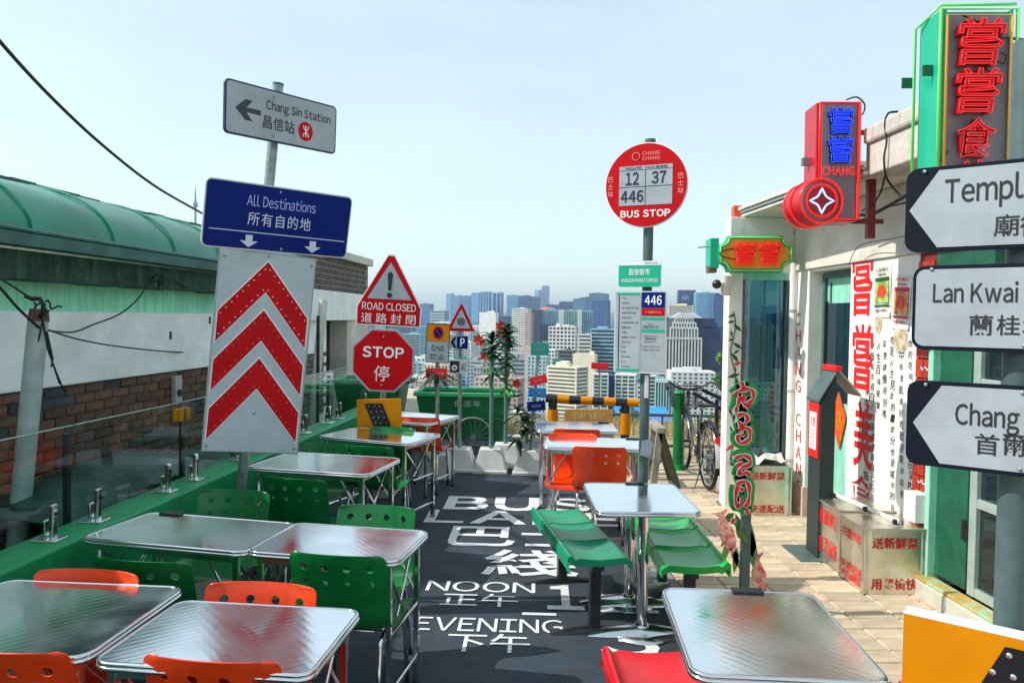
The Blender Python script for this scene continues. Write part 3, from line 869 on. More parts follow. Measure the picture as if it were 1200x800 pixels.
# entrance: mint jamb, green leaf, windows
e0 = fs(1093); e1 = fs(1098); e2 = fs(1134); e3 = fs(1139); e4 = fs(1200)
MB().fr(FAC).box(s_r1 + .002, e1, -0.03, 0.25, 0.1, 2.1).build('door_jamb', mint_wood, cafe, bevel=.006)
lf = MB().fr(FAC).box(e1, e2, 0.02, 0.07, 0.18, 2.1).build('green_door_leaf', green_wood, cafe, bevel=.005)
for z in (.55, 1.2): MB().fr(FAC).box(e2 - .02, e2 + .006, .0, .02, z - .06, z + .06).build('hinge', black_m, lf)
wf = MB().fr(FAC)
x1 = e4 + 1.7
for a, b_ in ((e2 + .004, e3 + .03), (e4 + .0, e4 + .05), (x1, x1 + .06)): wf.box(a, b_, .03, .09, .16, 2.1)
for z in (0.16, 0.70, 1.42, 2.05): wf.box(e3 + .03, x1, .034, .086, z, z + .055)
wf.build('window_frame', mat('aluminium_frame', (0.42, 0.52, 0.48), .4, .3, var=.1), cafe, bevel=.004)
for a, b_ in ((e3 + .03, e4), (e4 + .05, x1)):
    for z0_, z1_ in ((.215, .70), (.755, 1.42), (1.475, 2.05)):
        MB().fr(FAC).box(a, b_, .058, .064, z0_, z1_).build('window_pane', window_dark, cafe)
MB().fr(FAC).box(x1 + .06, s_end, 0, .3, 0, 2.1).build('end_wall', facade_m, cafe)
# threshold steps in worn paint
st = MB().fr(FAC).box(e0 - .01, x1, -0.09, 0.02, -0.02, 0.135).build('step_riser', step_white, cafe, bevel=.01)
MB().fr(FAC).box(e0 - .01, x1, -0.085, 0.02, 0.136, 0.158).build('step_tread', aged_yellow, cafe, bevel=.006)
# plain base strip
MB().fr(FAC).box(s_p0 - .006, s_p1 + .006, -0.012, .2, 0, .30).build('faded_red_base', mat('faded_pink_base', (0.62, 0.42, 0.35), .85, var=.2, scale=6), cafe)
# roof parapet, points seen against the sky
A = onz(1078, 184.5, ZT); B = onz(1017, 206.5, ZT); C_ = onz(922, 240, ZT); D_ = onz(871, 256, ZT)
A2 = A + (A - B) * 0.08
bk = Vector((3.5, 0.2, 0))
ztop = 3.09
MB().vprism([(p.x, p.y) for p in (A2, B, B + bk, A2 + bk)], ZT + .002, 2.98).build('parapet', parapet_m, cafe, bevel=.012)
MB().vprism([(p.x, p.y) for p in (A2 + Vector((-.03, 0, 0)), B + Vector((-.03, .03, 0)), B + bk, A2 + bk)], 2.982, ztop).build('parapet_coping', parapet_m, cafe, bevel=.02)
MB().vprism([(p.x, p.y) for p in (B + Vector((.03, -.003, 0)), C_, D_, D_ + bk, B + bk)], ZT + .004, ZT + .07).build('eave_slab', facade_g, cafe, bevel=.006)
# corrugated gutter fascia along the far eave
def ext_line(a, b, z0, z1, out, t=.02):
    d = (b - a); d.z = 0; d.normalize(); nn = Vector((d.y, -d.x, 0))
    if nn.x > 0: nn = -nn
    return [a + nn * out, b + nn * out, b + nn * (out - t), a + nn * (out - t)]
for i, (z0_, z1_, o_) in enumerate(((ZT + .01, ZT + .035, .03), (ZT + .04, ZT + .065, .045), (ZT + .07, ZT + .10, .06))):
    q = ext_line(B, D_, 0, 0, o_, .05)
    MB().vprism([(p.x, p.y) for p in q], z0_, z1_).build('gutter_fascia', sign_grey if i % 2 else facade_g, cafe, bevel=.004)
q = D_ + Vector((-.05, .02, 0))
MB().box(q.x - .05, q.x + .05, q.y - .05, q.y + .05, ZT - .035, ZT + .12).build('gutter_end', mat('orange_red_metal', (0.62, 0.08, 0.02), .45, var=.2), cafe, bevel=.012)
# front room with the big window, facing the lane end
fb_o = FAC @ Vector((s_p0 - .03, 0, 0))
FB = frame(fb_o, (FAC[0][1], FAC[1][1]))
fx = lambda px, py=450: loc(FB, px, py, 0)
xl0 = fx(852)[0]; xl1 = fx(868)[0]; xr0 = fx(919.5)[0]
zh2 = fx(890, 319)[1]; zg0 = fx(890, 328)[1]
MB().fr(FAC).box(s_p0 + .01, s_end, .352, 3.6, -.1, ZT).build('main_body', facade_g, cafe)
MB().fr(FB).box(xl0, xl1, 0, 0.16, -.1, ZT).build('painted_jamb', facade_m, cafe, bevel=.006)
MB().fr(FB).box(xl1, .0, 0, .25, zh2, ZT).build('window_header', facade_m, cafe)
MB().fr(FB).box(xl1, xr0 + .02, .004, .1, zg0, zh2).build('window_sash_top', mint_wood, cafe)
wg = MB().fr(FB).box(xl1 + .028, xr0, .05, .056, .12, zg0).build('window_pane', thin_glass('tinted_window_glass', (0.22, 0.42, 0.46), 1.0, 0, .04), cafe)
fr_ = MB().fr(FB); fr_.box(xl1, xl1 + .028, .01, .1, .06, zg0); fr_.box(xr0, xr0 + .03, .01, .1, .06, zg0); fr_.box(xl1, xr0, .012, .1, .06, .12)
fr_.build('window_frame', greypost, cafe, bevel=.003)
MB().fr(FB).box(xl1, 0, .0, .25, -.1, .06).build('window_base', facade_m, cafe)
xm = xl1 + .22
MB().fr(FB).box(xm, xm + .012, .045, .051, .12, zg0).build('window_mullion', greypost, cafe)
# soft downpipes at the corner
dp = MB().fr(FB)
x_ = fx(925)[0]
dp.cyl((x_, -.05, .0), (x_, -.05, 2.35), .036, n=14)
dp.build('downpipe', facade_m, cafe, smooth=True)
for z in (.5, 1.15, 1.9): MB().fr(FB).cyl((x_, -.05, z - .012), (x_, -.05, z + .012), .041, n=14).build('pipe_clip', concrete, cafe)
# equipment box above the window
MB().fr(FB).box(fx(931)[0] - .02, fx(948)[0] + .05, -.28, -.0, 2.32, 2.62).build('junction_box', facade_g, cafe, bevel=.015)
MB().fr(FB).box(fx(931)[0] - .04, fx(948)[0] + .07, -.30, .02, 2.62, 2.66).build('junction_box_roof', black_m, cafe, bevel=.006)
# electrical meter box on the red pilaster
zq = loc(FAC, 1082, 592, 0)[1]
mbx = MB().fr(FAC).box(fs(1080), fs(1092) + .02, -.10, -.005, zq - .10, zq + .09).build('meter_box', facade_m, cafe, bevel=.006)
MB().fr(FAC).box(fs(1080) - .003, fs(1080), -.07, -.04, zq - .01, zq + .03).build('meter_slot', black_m, mbx)
# lettering painted on the walls
let = MB().fr(FAC)
for ch, x0_, x1_, y0_, y1_ in (('嘗', 999, 1023, 293, 370), ('嘗', 999, 1023, 380, 458), ('美', 1001, 1023, 470, 549), ('食', 997, 1023, 557, 597)):
    a = loc(FAC, x0_, (y0_ + y1_) / 2); b_ = loc(FAC, x1_, (y0_ + y1_) / 2)
    t_ = loc(FAC, (x0_ + x1_) / 2, y0_); u_ = loc(FAC, (x0_ + x1_) / 2, y1_)
    text(let, ch, (a[0] + b_[0]) / 2, (t_[1] + u_[1]) / 2, (t_[1] - u_[1]), b_[0] - a[0], .055, y=-.004, shear=.0)
let.build('red_calligraphy', bright_red, cafe)
po = MB().fr(FAC); r = random.Random(11)
for px, y0_, y1_, st_ in ((1067, 396, 640, '你的吃相完美的很像詩人在深夜裡慢慢走過'), (1056.5, 396, 585, '心中有愛飢餓好吃歡迎來到這裡'), (1046, 392, 640, '吃是人生見證的一部分也是城市的味道記得'), (1037, 396, 492, '深夜請慢用好嗎'), (1030, 398, 482, '人生百味來嘗'), (1022.5, 400, 600, '每個城市有自己的味道還有自己的深夜'), (1016, 404, 600, '我在深夜等你來吃飯歡迎光臨食堂慢')):
    n = len(st_)
    for i, ch in enumerate(st_):
        yy = y0_ + (i + .5) * (y1_ - y0_) / n
        p = loc(FAC, px, yy); hh = (loc(FAC, px, yy - 5)[1] - loc(FAC, px, yy + 5)[1]) * r.uniform(.75, 1.15)
        text(po, ch, p[0] + r.uniform(-.008, .008), p[1], hh, hh * r.uniform(.8, 1.05), .003, y=-.003, shear=r.uniform(-.1, .25))
po.build('poem_calligraphy', ink, cafe, kind='stuff')
pc = MB().fr(FAC); pr_ = MB().fr(FAC)
for i, (ch, m_) in enumerate(zip('CHANG CHANG', (0, 1, 0, 1, 1, 0, 0, 1, 1, 1, 1))):
    if ch == ' ': continue
    yy = 374 + i * 19.5
    p = loc(FAC, 936, yy); text(pr_ if m_ else pc, ch, p[0], p[1], .115, .11, .01, y=-.006)
pc.build('wall_lettering', grey_text, cafe); pr_.build('wall_lettering', faded_red, cafe)
# plants and carp painted on the jamb by the window
jl = MB().fr(FB); jr = MB().fr(FB); r = random.Random(4)
for k in range(26):
    py = 370 + k * 7.0
    x, z = loc(FB, 860 + r.uniform(-5, 5), py, 0)
    a = r.uniform(0, 3.1); l = r.uniform(.03, .07); w_ = l * .3
    tgt = jr if k in (8, 9, 14, 18, 22) else jl
    c, s = math.cos(a), math.sin(a)
    tgt.add([(x - l * c, -.003, z - l * s), (x - w_ * s, -.003, z + w_ * c), (x + l * c, -.003, z + l * s), (x + w_ * s, -.003, z - w_ * c)], [(0, 1, 2, 3)])
pts = [(loc(FB, 859 + 3 * math.sin(k * .9), 365 + k * 9, 0)) for k in range(21)]
jl.tube([(x, -.004, z) for x, z in pts], .006, 4)
jl.build('painted_vine', leaf_m, cafe); jr.build('painted_carp', petal, cafe)
# posters
def poster(label, px0, px1, py0, py1, dish, n=-.006, tilt=0):
    a = loc(FAC, px0, (py0 + py1) / 2, n); b_ = loc(FAC, px1, (py0 + py1) / 2, n); t_ = loc(FAC, (px0 + px1) / 2, py0, n); u_ = loc(FAC, (px0 + px1) / 2, py1, n)
    cx, cz = (a[0] + b_[0]) / 2, (t_[1] + u_[1]) / 2; w_, h_ = b_[0] - a[0], t_[1] - u_[1]
    M = FAC @ Matrix.Translation((cx, n, cz)) @ Matrix.Rotation(tilt, 4, 'Y')
    e_ = empty('menu_poster', M @ Vector((0, 0, 0)), label, 'poster', 'food posters taped to the white wall')
    rows = [[(-w_ / 2 + w_ * i / 6, .003 * math.sin(i * 1.1 + j) - (.012 if j == 0 and i in (0, 6) else 0), -h_ / 2 + h_ * j / 8) for i in range(7)] for j in range(9)]
    MB().fr(M).grid(rows).build('sheet', mat('poster_paper', (0.74, 0.72, 0.64), .6, var=.05), e_, smooth='all')
    m = MB().fr(M); m.prism([(-w_ * .42, h_ * .27), (w_ * .42, h_ * .27), (w_ * .42, h_ * .20), (-w_ * .42, h_ * .20)], -.008, -.007); m.build('printed_band', red_ink if dish else bpy.data.materials['palm_leaf'], e_); m = MB().fr(M)
    m.prism([(-w_ * .45, -h_ * .25), (w_ * .45, -h_ * .25), (w_ * .45, -h_ * .29), (-w_ * .45, -h_ * .29)], -.008, -.007); m.build('printed_band', red_ink if dish else bpy.data.materials['palm_leaf'], e_)
    m = MB().fr(M); m.prism([(-w_ * .42, h_ * .19), (w_ * .42, h_ * .19), (w_ * .42, -h_ * .22), (-w_ * .42, -h_ * .22)], -.008, -.007); m.build('picture', mat('poster_picture', (0.62, 0.28, 0.10) if dish else (0.30, 0.50, 0.12), .5, var=.5, scale=22), e_)
    m = MB().fr(M); m.prism(circ(1, 20), -.0095, -.0088) if False else m.prism([(x * w_ * .27, z * h_ * .13) for x, z in circ(1, 20)], -.0095, -.0085); m.build('printed_dish', mat('dish_print', (0.75, 0.06, 0.02), .5, var=.4, scale=30), e_)
    m = MB().fr(M)
    text(m, '人氣美食', 0, h_ * .42, h_ * .07, w_ * .8, .03, y=-.009); text(m, '新鮮好味', 0, h_ * .33, h_ * .05, w_ * .5, .02, y=-.009); text(m, '嘗嘗食堂推介', 0, -h_ * .36, h_ * .05, w_ * .75, .02, y=-.009)
    m.build('lettering', red_ink if dish else ink, e_)
poster('food poster with red dish on a green ground beside the top red character', 1025, 1044, 311, 372, 0, tilt=-.02)
poster('food poster with orange dish and red bands nearest the arrow signs', 1047, 1067, 322, 386, 1, tilt=.05)
for k, (px, py, w_, h_) in enumerate(((1030, 374, 10, 24), (1056, 398, 18, 24))):
    p = loc(FAC, px, py); r = random.Random(k)
    MB().fr(FAC).prism([(p[0] + (.06 + .02 * r.random()) * math.cos(a) * w_ / 14, p[1] + (.08 + .04 * r.random()) * math.sin(a) * h_ / 24) for a in [i * .52 for i in range(12)]], -.004, -.0025).build('torn_paper', mat('torn_paper', (0.5, 0.42, 0.28), .8, var=.4, scale=20), cafe)
# red diamond on the mint door
dm = [loc(FAC, *p, nrec - .014) for p in ((983, 459), (991.5, 490), (983.5, 527), (975, 492))]
e_ = empty('door_diamond', FAC @ Vector((dm[0][0], nrec, dm[2][1])), 'orange red paper diamond stuck on the mint green door', 'decoration')
MB().fr(FAC).prism(dm, nrec - .018, nrec - .012).build('paper', mat('orange_red_paper', (0.80, 0.10, 0.01), .6, var=.35, scale=18), e_)
cm = MB().fr(FAC); text(cm, '福', sum(d[0] for d in dm) / 4, sum(d[1] for d in dm) / 4, .16, .11, .03, y=nrec - .02); cm.build('lettering', yellow_m, e_)

# ================================================================ neon signs
def signbox(px0, px1, py0, py1, D):
    return quad((px0, py0), (px1, py0), (px1, py1), (px0, py1), D, True)
# big green cabinet
M, W, Hh = signbox(1098, 1183, 12, 245, 4.25)
k_ = W / 85
def q(px, py): return ((px - 1140.5) * k_, (128.5 - py) * k_)
ns = empty('neon_sign', M @ Vector((0, .1, -Hh / 2)), 'tall mint green cabinet sign with stacked red neon characters above the arrow signs', 'neon sign')
MB().fr(M).box(-W / 2, W / 2, .02, .21, -Hh / 2, Hh / 2).build('cabinet', mint_metal, ns, bevel=.006)
MB().fr(M).box(-W / 2 + .035, W / 2 - .012, .005, .02, -Hh / 2 + .02, Hh / 2 - .02).build('panel', panel_grey, ns)
fr_ = MB().fr(M)
for (a, b_, c, d) in ((-W / 2, -W / 2 + .035, -Hh / 2, Hh / 2), (W / 2 - .012, W / 2, -Hh / 2, Hh / 2)): fr_.box(a, b_, -.012, .022, c, d)
fr_.build('front_lip', mint_metal, ns, bevel=.003)
x0_, z0_ = q(1105, 20); x1_, z1_ = q(1178, 240)
tb = lambda inset, y, m_, r_: MB().fr(M).tube([(x0_ - inset, y, z1_), (x0_ - inset, y, z0_ + inset), (x1_ + inset, y, z0_ + inset), (x1_ + inset, y, z1_)], r_, 8).build('neon_tube', m_, ns, smooth='all')
tb(0.004, -.03, neon_orange, .0085); tb(0.036, -.028, neon_green, .0095)
MB().fr(M).tube([(-W / 2 - .03, .20, -Hh / 2), (-W / 2 - .03, .20, Hh / 2 - .03), (-W / 2 + .02, .02, Hh / 2 + .035), (W / 2 + .02, .0, Hh / 2 + .03)], .0085, 8).build('neon_tube', neon_green, ns, smooth='all')
for ch, px, py, s_ in (('嘗', 1141, 52, 54), ('嘗', 1139, 109, 52), ('食', 1138, 164, 46), ('堂', 1141, 215, 48)):
    x, z = q(px, py)
    m = MB().fr(M); text(m, ch, x, z, s_ * k_, s_ * k_ * .98, .035, y=-.05, depth=.045, shear=.12); c_ = m.build('character', red_metal, ns)
    m = MB().fr(M); text(m, ch, x, z, s_ * k_ * 1.02, s_ * k_, 0, y=-.056, tube=.009, shear=.12); m.build('neon_outline', neon_red, c_, smooth='all')
for (a, b_) in ((1083, 83), (1092, 78)):
    x, z = q(a, b_); m = MB().fr(M).box(x - .03, x + .03, .05 if a > 1085 else .2, .06 if a > 1085 else .21, z - .03, z + .03).build('bracket', green_wood, ns, bevel=.004)
wm = MB().fr(M); 
for path in (((1120, 18), (1150, 30), (1168, 45), (1190, 46)), ((1168, 62), (1175, 66), (1172, 76), (1158, 70)), ((1146, 78), (1154, 84)), ((1128, 158), (1138, 140)), ((1110, 178), (1102, 190))):
    wm.tube([(q(*p)[0], -.02, q(*p)[1]) for p in path], .004, 5)
wm.build('wiring', cable_m, ns)
# green metal box with louvres beside it
gb = empty('green_roof_unit', at(1240, 200, 4.9), 'dark green metal equipment cabinet behind the tall neon sign', 'cabinet')
c0 = at(1184, 200, 4.9); z0_ = at(1190, 195, 4.9).z; z1_ = at(1190, 55, 4.9).z
MB().box(c0.x, c0.x + 1.0, 4.9, 5.5, z0_ - .15, z1_).build('housing', mat('dark_green_metal', (0.01, 0.13, 0.09), .4, var=.3), gb, bevel=.01)
for i in range(9):
    z = z0_ + (z1_ - z0_) * (i + .5) / 9
    MB().box(c0.x + .03, c0.x + .97, 4.875, 4.9, z - .012, z + .012).build('slat', green_wood, gb)
cable('black cable strung from the tall neon sign off to the right', [(1150, 30, 4.2), (1180, 44, 4.3), (1215, 48, 4.5)], .008)
cable('tangled black cable behind the tall neon sign beside the green cabinet', [(1180, 62, 4.6), (1192, 52, 4.6), (1186, 66, 4.6), (1210, 60, 4.7)], .008)
# red and blue sign with the drum
M, W, Hh = signbox(957, 1007, 119, 259, 5.2)
k_ = W / 50
def q(px, py): return ((px - 982) * k_, (189 - py) * k_)
ns = empty('neon_sign', M @ Vector((0, .1, -Hh / 2)), 'red box sign with blue neon characters and a red drum below', 'neon sign')
MB().fr(M).box(-W / 2, W / 2, .02, .25, -Hh / 2, Hh / 2).build('cabinet', red_metal, ns, bevel=.008)
MB().fr(M).box(-W / 2 + .035, W / 2 - .02, .004, .02, -Hh / 2 + .02, Hh / 2 - .02).build('panel', panel_grey, ns)
MB().fr(M).tube([(-W / 2 + .015, -.015, -Hh / 2 + .1), (-W / 2 + .015, -.015, Hh / 2 - .01), (W / 2 - .01, -.015, Hh / 2 - .01), (W / 2 - .01, -.015, -Hh / 2 + .01), (-W / 2 + .1, -.015, -Hh / 2 + .01)], .011, 8).build('neon_tube', neon_red, ns, smooth='all')
for py in (142, 176):
    x, z = q(983, py)
    m = MB().fr(M); text(m, '嘗', x, z, 30 * k_, 28 * k_, .02, y=-.02, depth=.02); c_ = m.build('character', navy_m, ns)
    m = MB().fr(M); text(m, '嘗', x, z, 31 * k_, 29 * k_, 0, y=-.03, tube=.013); m.build('neon_outline', neon_blue, c_, smooth='all')
x, z = q(981, 201)
m = MB().fr(M); text(m, 'CHANG', x, z, 11 * k_, 38 * k_, 0, y=-.025, tube=.03); m.build('lettering', neon_red, ns, smooth='all')
M2 = quad((936, 211), (986, 211), (986, 261), (936, 261), 4.95, True)[0] @ Matrix.Rotation(math.radians(6), 4, 'Z')
R0 = 25.5 * 4.95 / 900
dr = MB().fr(M2).cyl((0, 0, 0), (0, .22, 0), R0, n=40).build('drum', red_metal, ns, smooth=True, bevel=.008)
MB().fr(M2).cyl((0, -.008, 0), (0, .0, 0), R0 * .86, n=40).build('drum_face', panel_grey, dr, smooth=True)
MB().fr(M2).cyl((0, -.014, 0), (0, -.008, 0), R0 * .66, n=40).build('drum_disc', red_metal, dr, smooth=True)
for y_, rr in ((-.02, .98), (-.02, .70), (.22, 1.0), (.12, 1.03)):
    MB().fr(M2).tube([(x * R0 * rr, y_, z * R0 * rr) for x, z in circ(1, 40)], .0075, 6, closed=True).build('neon_tube', neon_red, dr, smooth='all')
st = []
for i in range(4):
    a0 = math.pi / 2 * i; p0 = (math.cos(a0), math.sin(a0)); p1 = (math.cos(a0 + math.pi / 2), math.sin(a0 + math.pi / 2))
    for k in range(6):
        t = k / 6; x = p0[0] * (1 - t) + p1[0] * t; z = p0[1] * (1 - t) + p1[1] * t; d = 1 - .30 * math.sin(math.pi * t)
        st.append((x * d * R0 * .56, z * d * R0 * .56))
MB().fr(M2).prism(st, -.02, -.014).build('star_plate', mat('star_blue', (0.10, 0.14, 0.35), .4), dr)
MB().fr(M2).tube([(x, -.026, z) for x, z in st], .006, 6, closed=True).build('neon_tube', mat('neon_white_blue', (0.35, 0.5, 1.0), .3, emis=1.2), dr, smooth='all')
MB().fr(M2).prism([(x * .045, z * .045) for x, z in circ(1, 12)], -.027, -.02).build('star_centre', red_metal, dr)
# bracket frame holding it to the wall
br = MB().fr(M)
for z in (.22, -.05, -.38): br.box(W / 2, W / 2 + .22, .12, .15, z - .015, z + .015)
br.box(W / 2 + .12, W / 2 + .17, .13, .18, -Hh / 2 - .1, Hh / 2 - .22)
br.build('bracket', mat('dark_red_steel', (0.22, 0.02, 0.02), .5, var=.3), ns)
br = MB().fr(M).box(-W / 2 - .05, -W / 2, .12, .16, .0, .05).build('bracket', panel_grey, ns)
cable('thin black wire arching over the red and blue sign', [(992, 117, 5.9), (1004, 114, 5.9), (1013, 122, 5.9), (1012, 132, 5.95), (1006, 137, 6.0)], .006)
cable('black cable dropping down the parapet from its coping', [(1052, 131, 4.95), (1041, 133, 4.95), (1037, 145, 4.95), (1039, 165, 4.95), (1036, 185, 4.95), (1038, 205, 4.98), (1045, 218, 5.05), (1058, 232, 5.0)], .007)
cable('black cable running under the eave behind the red sign', [(1075, 222, 4.85), (1050, 236, 5.1), (1025, 250, 5.5), (1008, 252, 5.85)], .012)
cable('slack black cable hanging under the parapet beside the red sign', [(1037, 205, 5.0), (1032, 225, 5.1), (1022, 240, 5.3), (1010, 247, 5.6)], .007)
cable('thin grey cable crossing the upper wall toward the tall sign', [(1004, 262, 5.75), (1030, 246, 5.4), (1060, 238, 5.05), (1078, 236, 4.8)], .006)
cable('thin wire curling up the white wall over the first red character', [(995, 310, 6.05), (1003, 292, 5.95), (1018, 284, 5.75), (1045, 280, 5.4), (1062, 276, 5.2)], .003)
# yellow shaped sign
M, W, Hh = signbox(842, 929, 276, 319, 7.05)
k_ = W / 87
ns = empty('neon_sign', M @ Vector((0, .1, -Hh / 2)), 'yellow shaped sign with green border and orange red characters above the big window', 'neon sign')
def notch(w, h, c):
    p = []
    for cx, cz, a0 in ((w / 2, -h / 2, 180), (w / 2, h / 2, 270), (-w / 2, h / 2, 0), (-w / 2, -h / 2, 90)):
        for i in range(6):
            a = math.radians(a0 - 90 * i / 5)
            p.append((cx + c * math.cos(a), cz + c * math.sin(a)))
    return p
    p = []
    for sx, sz, ord_ in ((1, 1, 0), (1, -1, 1), (-1, -1, 0), (-1, 1, 1)):
        arc = []
        for i in range(5):
            a = math.pi / 2 * i / 4
            arc.append((sx * (w / 2 - c * math.cos(a)), sz * (h / 2 - c * math.sin(a))))
        # concave quarter at the corner
        p += arc[::-1] if (ord_ == 0) else arc
    return p
MB().fr(M).prism(notch(W, Hh, .085), .0, .10).build('cabinet', mint_metal, ns, bevel=.006)
MB().fr(M).prism(notch(W * .9, Hh * .8, .075), -.006, .0).build('panel', mat('amber_panel', (0.85, 0.33, 0.02), .45, var=.12, scale=5), ns)
MB().fr(M).tube([(x, -.012, z) for x, z in notch(W * .95, Hh * .9, .08)], .009, 6, closed=True).build('neon_tube', neon_green, ns, smooth='all')
MB().fr(M).box(-W / 2 - .07, -W / 2 + .01, .02, .22, -Hh * .38, Hh * .44).build('side_box', mint_metal, ns, bevel=.006)
MB().fr(M).box(-W / 2 - .08, -W / 2 - .0, .05, .16, -Hh * .5, -Hh * .3).build('transformer', mat('brown_box', (0.16, 0.09, 0.05), .7, var=.3), ns, bevel=.006)
MB().fr(M).tube([(x * .55 * 1 - W * .12, -.02, z * .12) for x, z in circ(.45, 24)][6:19], .005, 5).build('wiring', cable_m, ns)
for x in (-.10, .12):
    m = MB().fr(M); text(m, '嘗', x, .0, 26 * k_, 25 * k_, .03, y=-.03, depth=.02, shear=.1); c_ = m.build('character', mat('orange_red_letter', (0.85, 0.07, 0.01), .35), ns)
    m = MB().fr(M); text(m, '嘗', x, .0, 27 * k_, 26 * k_, 0, y=-.034, tube=.011, shear=.1); m.build('neon_outline', neon_red, c_, smooth='all')
# camera on its bracket, and antenna rod
cc = at(840, 333, 7.0)
sc_ = empty('security_camera', at(850, 333, 7.1), 'small black dome camera on a white bracket beside the yellow sign', 'camera')
MB().sphere(cc, .042, 16, 10).build('dome', black_m, sc_, smooth='all')
MB().tube([cc + Vector((.03, 0, .0)), at(848, 331, 7.0), at(850, 326, 7.05), at(856, 334, 7.1)], .022, 8).build('bracket', facade_m, sc_, smooth='all')
MB().cyl(at(852, 322, 7.0), at(850, 345, 7.05), .045, n=12).build('mount', facade_g, sc_, smooth=True)
an = at(835, 290, 7.1)
MB().tube([at(818, 290, 7.1), at(836, 288.5, 7.1)], .007, 6).build('support_rod', sign_grey, None, label='thin grey rod sticking out left of the yellow shaped sign', cat='rod', origin=an)
# grey post beside the jamb
gp = empty('grey_corner_post', onz(855, 585), 'dark grey square post standing left of the painted jamb', 'post')
t_ = at(855, 345, 7.45); b_ = at(855, 590, 7.45)
MB().box(t_.x - .028, t_.x + .028, 7.42, 7.48, .0, t_.z).build('pole', greypost, gp, bevel=.004)
MB().box(t_.x - .07, t_.x + .07, 7.38, 7.52, .0, .04).build('foot', greypost, gp)

# ================================================================ arrow signs on the near right pole
SG = frame(at(1187, 372, 2.2), (1.35, -1.0))
sp = empty('direction_signpost', Vector((SG.translation.x, SG.translation.y, 0)) , 'grey pole with three arrow street signs and a yellow board at its foot', 'signpost')
MB().cyl((SG.translation.x + .05, SG.translation.y + .05, 0), (SG.translation.x + .05, SG.translation.y + .05, 2.6), .041, n=28).build('pole', greypost, sp, smooth=True)
def sg(px, py): return loc(SG, px, py, -.012)
def strips(poly_fn): pass
s_r = .40
def arrow_sign(lab, pts, eng, ch, arrow, ex, ey0, ey1, chs, label):
    # pts: left x, top-left y at x=1090, bottom y at x=1090
    lx, ty, by = pts
    l = sg(lx, (ty + by) / 2)[0]; t_ = sg(1090, ty)[1]; b_ = sg(1090, by)[1]
    cz = (t_ + b_) / 2; h_ = t_ - b_; cx = (l + s_r) / 2; w_ = s_r - l
    tilt = 0.0
    o = MB().fr(SG).prism(rrect(w_, h_, .035, 6, cx, cz), -.012, .0).build('sign_plate', navy_m if False else mat('sign_black_' + lab, (0.006, 0.009, 0.020), .55, spec=.15), sp, bevel=.0015, label=label)
    m = MB().fr(SG)
    e = .012
    if arrow:
        tip = sg(arrow[0], arrow[1]); a1 = sg(arrow[2], ty)[0]
        m.prism([(tip[0], cz), (a1, cz + h_ / 2 - e), (s_r - e, cz + h_ / 2 - e), (s_r - e, cz - h_ / 2 + e), (a1, cz - h_ / 2 + e)], -.0145, -.0122)
    else:
        m.prism(rrect(w_ - 2 * e * .8, h_ - 2 * e, .024, 6, cx, cz), -.0145, -.0122)
    m.build('sign_face', sign_white, o)
    m = MB().fr(SG)
    left = sg(ex, ey0)[0]; z1_ = sg(ex, ey0)[1]; z2_ = sg(ex, ey1)[1]
    # cap height from the first capital
    vs, fs_ = glyphs(eng[0], .012)
    cap = max(v.y for v in vs) - min(v.y for v in vs)
    vs, fs_ = glyphs(eng, .012)
    k = (z1_ - z2_) / cap * .95
    x0_ = min(v.x for v in vs)
    m.add([((v.x - x0_) * k * .75 + left, -.0158, v.y * k + z2_) for v in vs], fs_)
    for c, px, y0_, y1_ in chs:
        a = sg(px, y0_); b2 = sg(px, y1_)
        text(m, c, a[0], (a[1] + b2[1]) / 2, a[1] - b2[1], (a[1] - b2[1]) * .98, .008, y=-.0158)
    m.build('lettering', ink, o)
    bolts(SG, ((.03, cz + h_ / 2 - .02), (.03, cz - h_ / 2 + .02), (l + .05, cz + h_ / 2 - .012)), o, -.016, .006)
    MB().fr(SG).box(-.06, .12, .0, .012, cz - .05, cz - .03).build('clamp', galv, o)
arrow_sign('one', (1061, 196, 295), 'Temple Street', None, (1066, 245, 1101), 1108, 209, 238, (('廟', 1180, 251, 277), ('街', 1211, 251, 277), ), 'black bordered arrow plate reading Temple Street')
arrow_sign('two', (1069, 311, 410), 'Lan Kwai Fong', None, None, 1094, 331, 354, (('蘭', 1150, 369, 393), ('桂', 1182, 369, 393), ('坊', 1213, 370, 394)), 'black bordered plate reading Lan Kwai Fong')
arrow_sign('three', (1062, 446, 546), 'Chang Sin', None, (1070, 497, 1104), 1120, 470, 496, (('首', 1157, 508, 533), ('爾', 1189, 509, 534)), 'black bordered arrow plate reading Chang Sin')
# yellow board in front of the pole
YB = frame(SG @ Vector((0, -.10, 0)) , (1.35, -1.0))
l = loc(YB, 1057, 760, -.03)[0]; t_ = loc(YB, 1057, 716, -.03)[1]
w_ = .60; h_ = .60
yb = MB().fr(YB).box(l, l + w_, -.03, .035, t_ - h_, t_).build('yellow_board', mat('cream_board_edge', (0.62, 0.66, 0.68), .5), sp, bevel=.003, label='yellow board with a black diagonal band')
MB().fr(YB).box(l + .002, l + w_ - .002, -.0335, -.0305, t_ - h_ + .002, t_ - .003).build('yellow_face', yellow_m, yb)
p1 = loc(YB, 1178, 757, -.034); p0 = loc(YB, 1135, 800, -.034)
dx = (p1[0] - p0[0]) / (p1[1] - p0[1])
bt = t_ - h_ + .04
band = [(p1[0], p1[1]), (p1[0] + .20, p1[1]), (p1[0] + .20 + dx * (bt - p1[1]) * 1, bt), (p1[0] + dx * (bt - p1[1]), bt)]
band = [(max(l + .01, x), z) for x, z in band]
MB().fr(YB).prism(band, -.036, -.0338).build('black_band', black_m, yb)
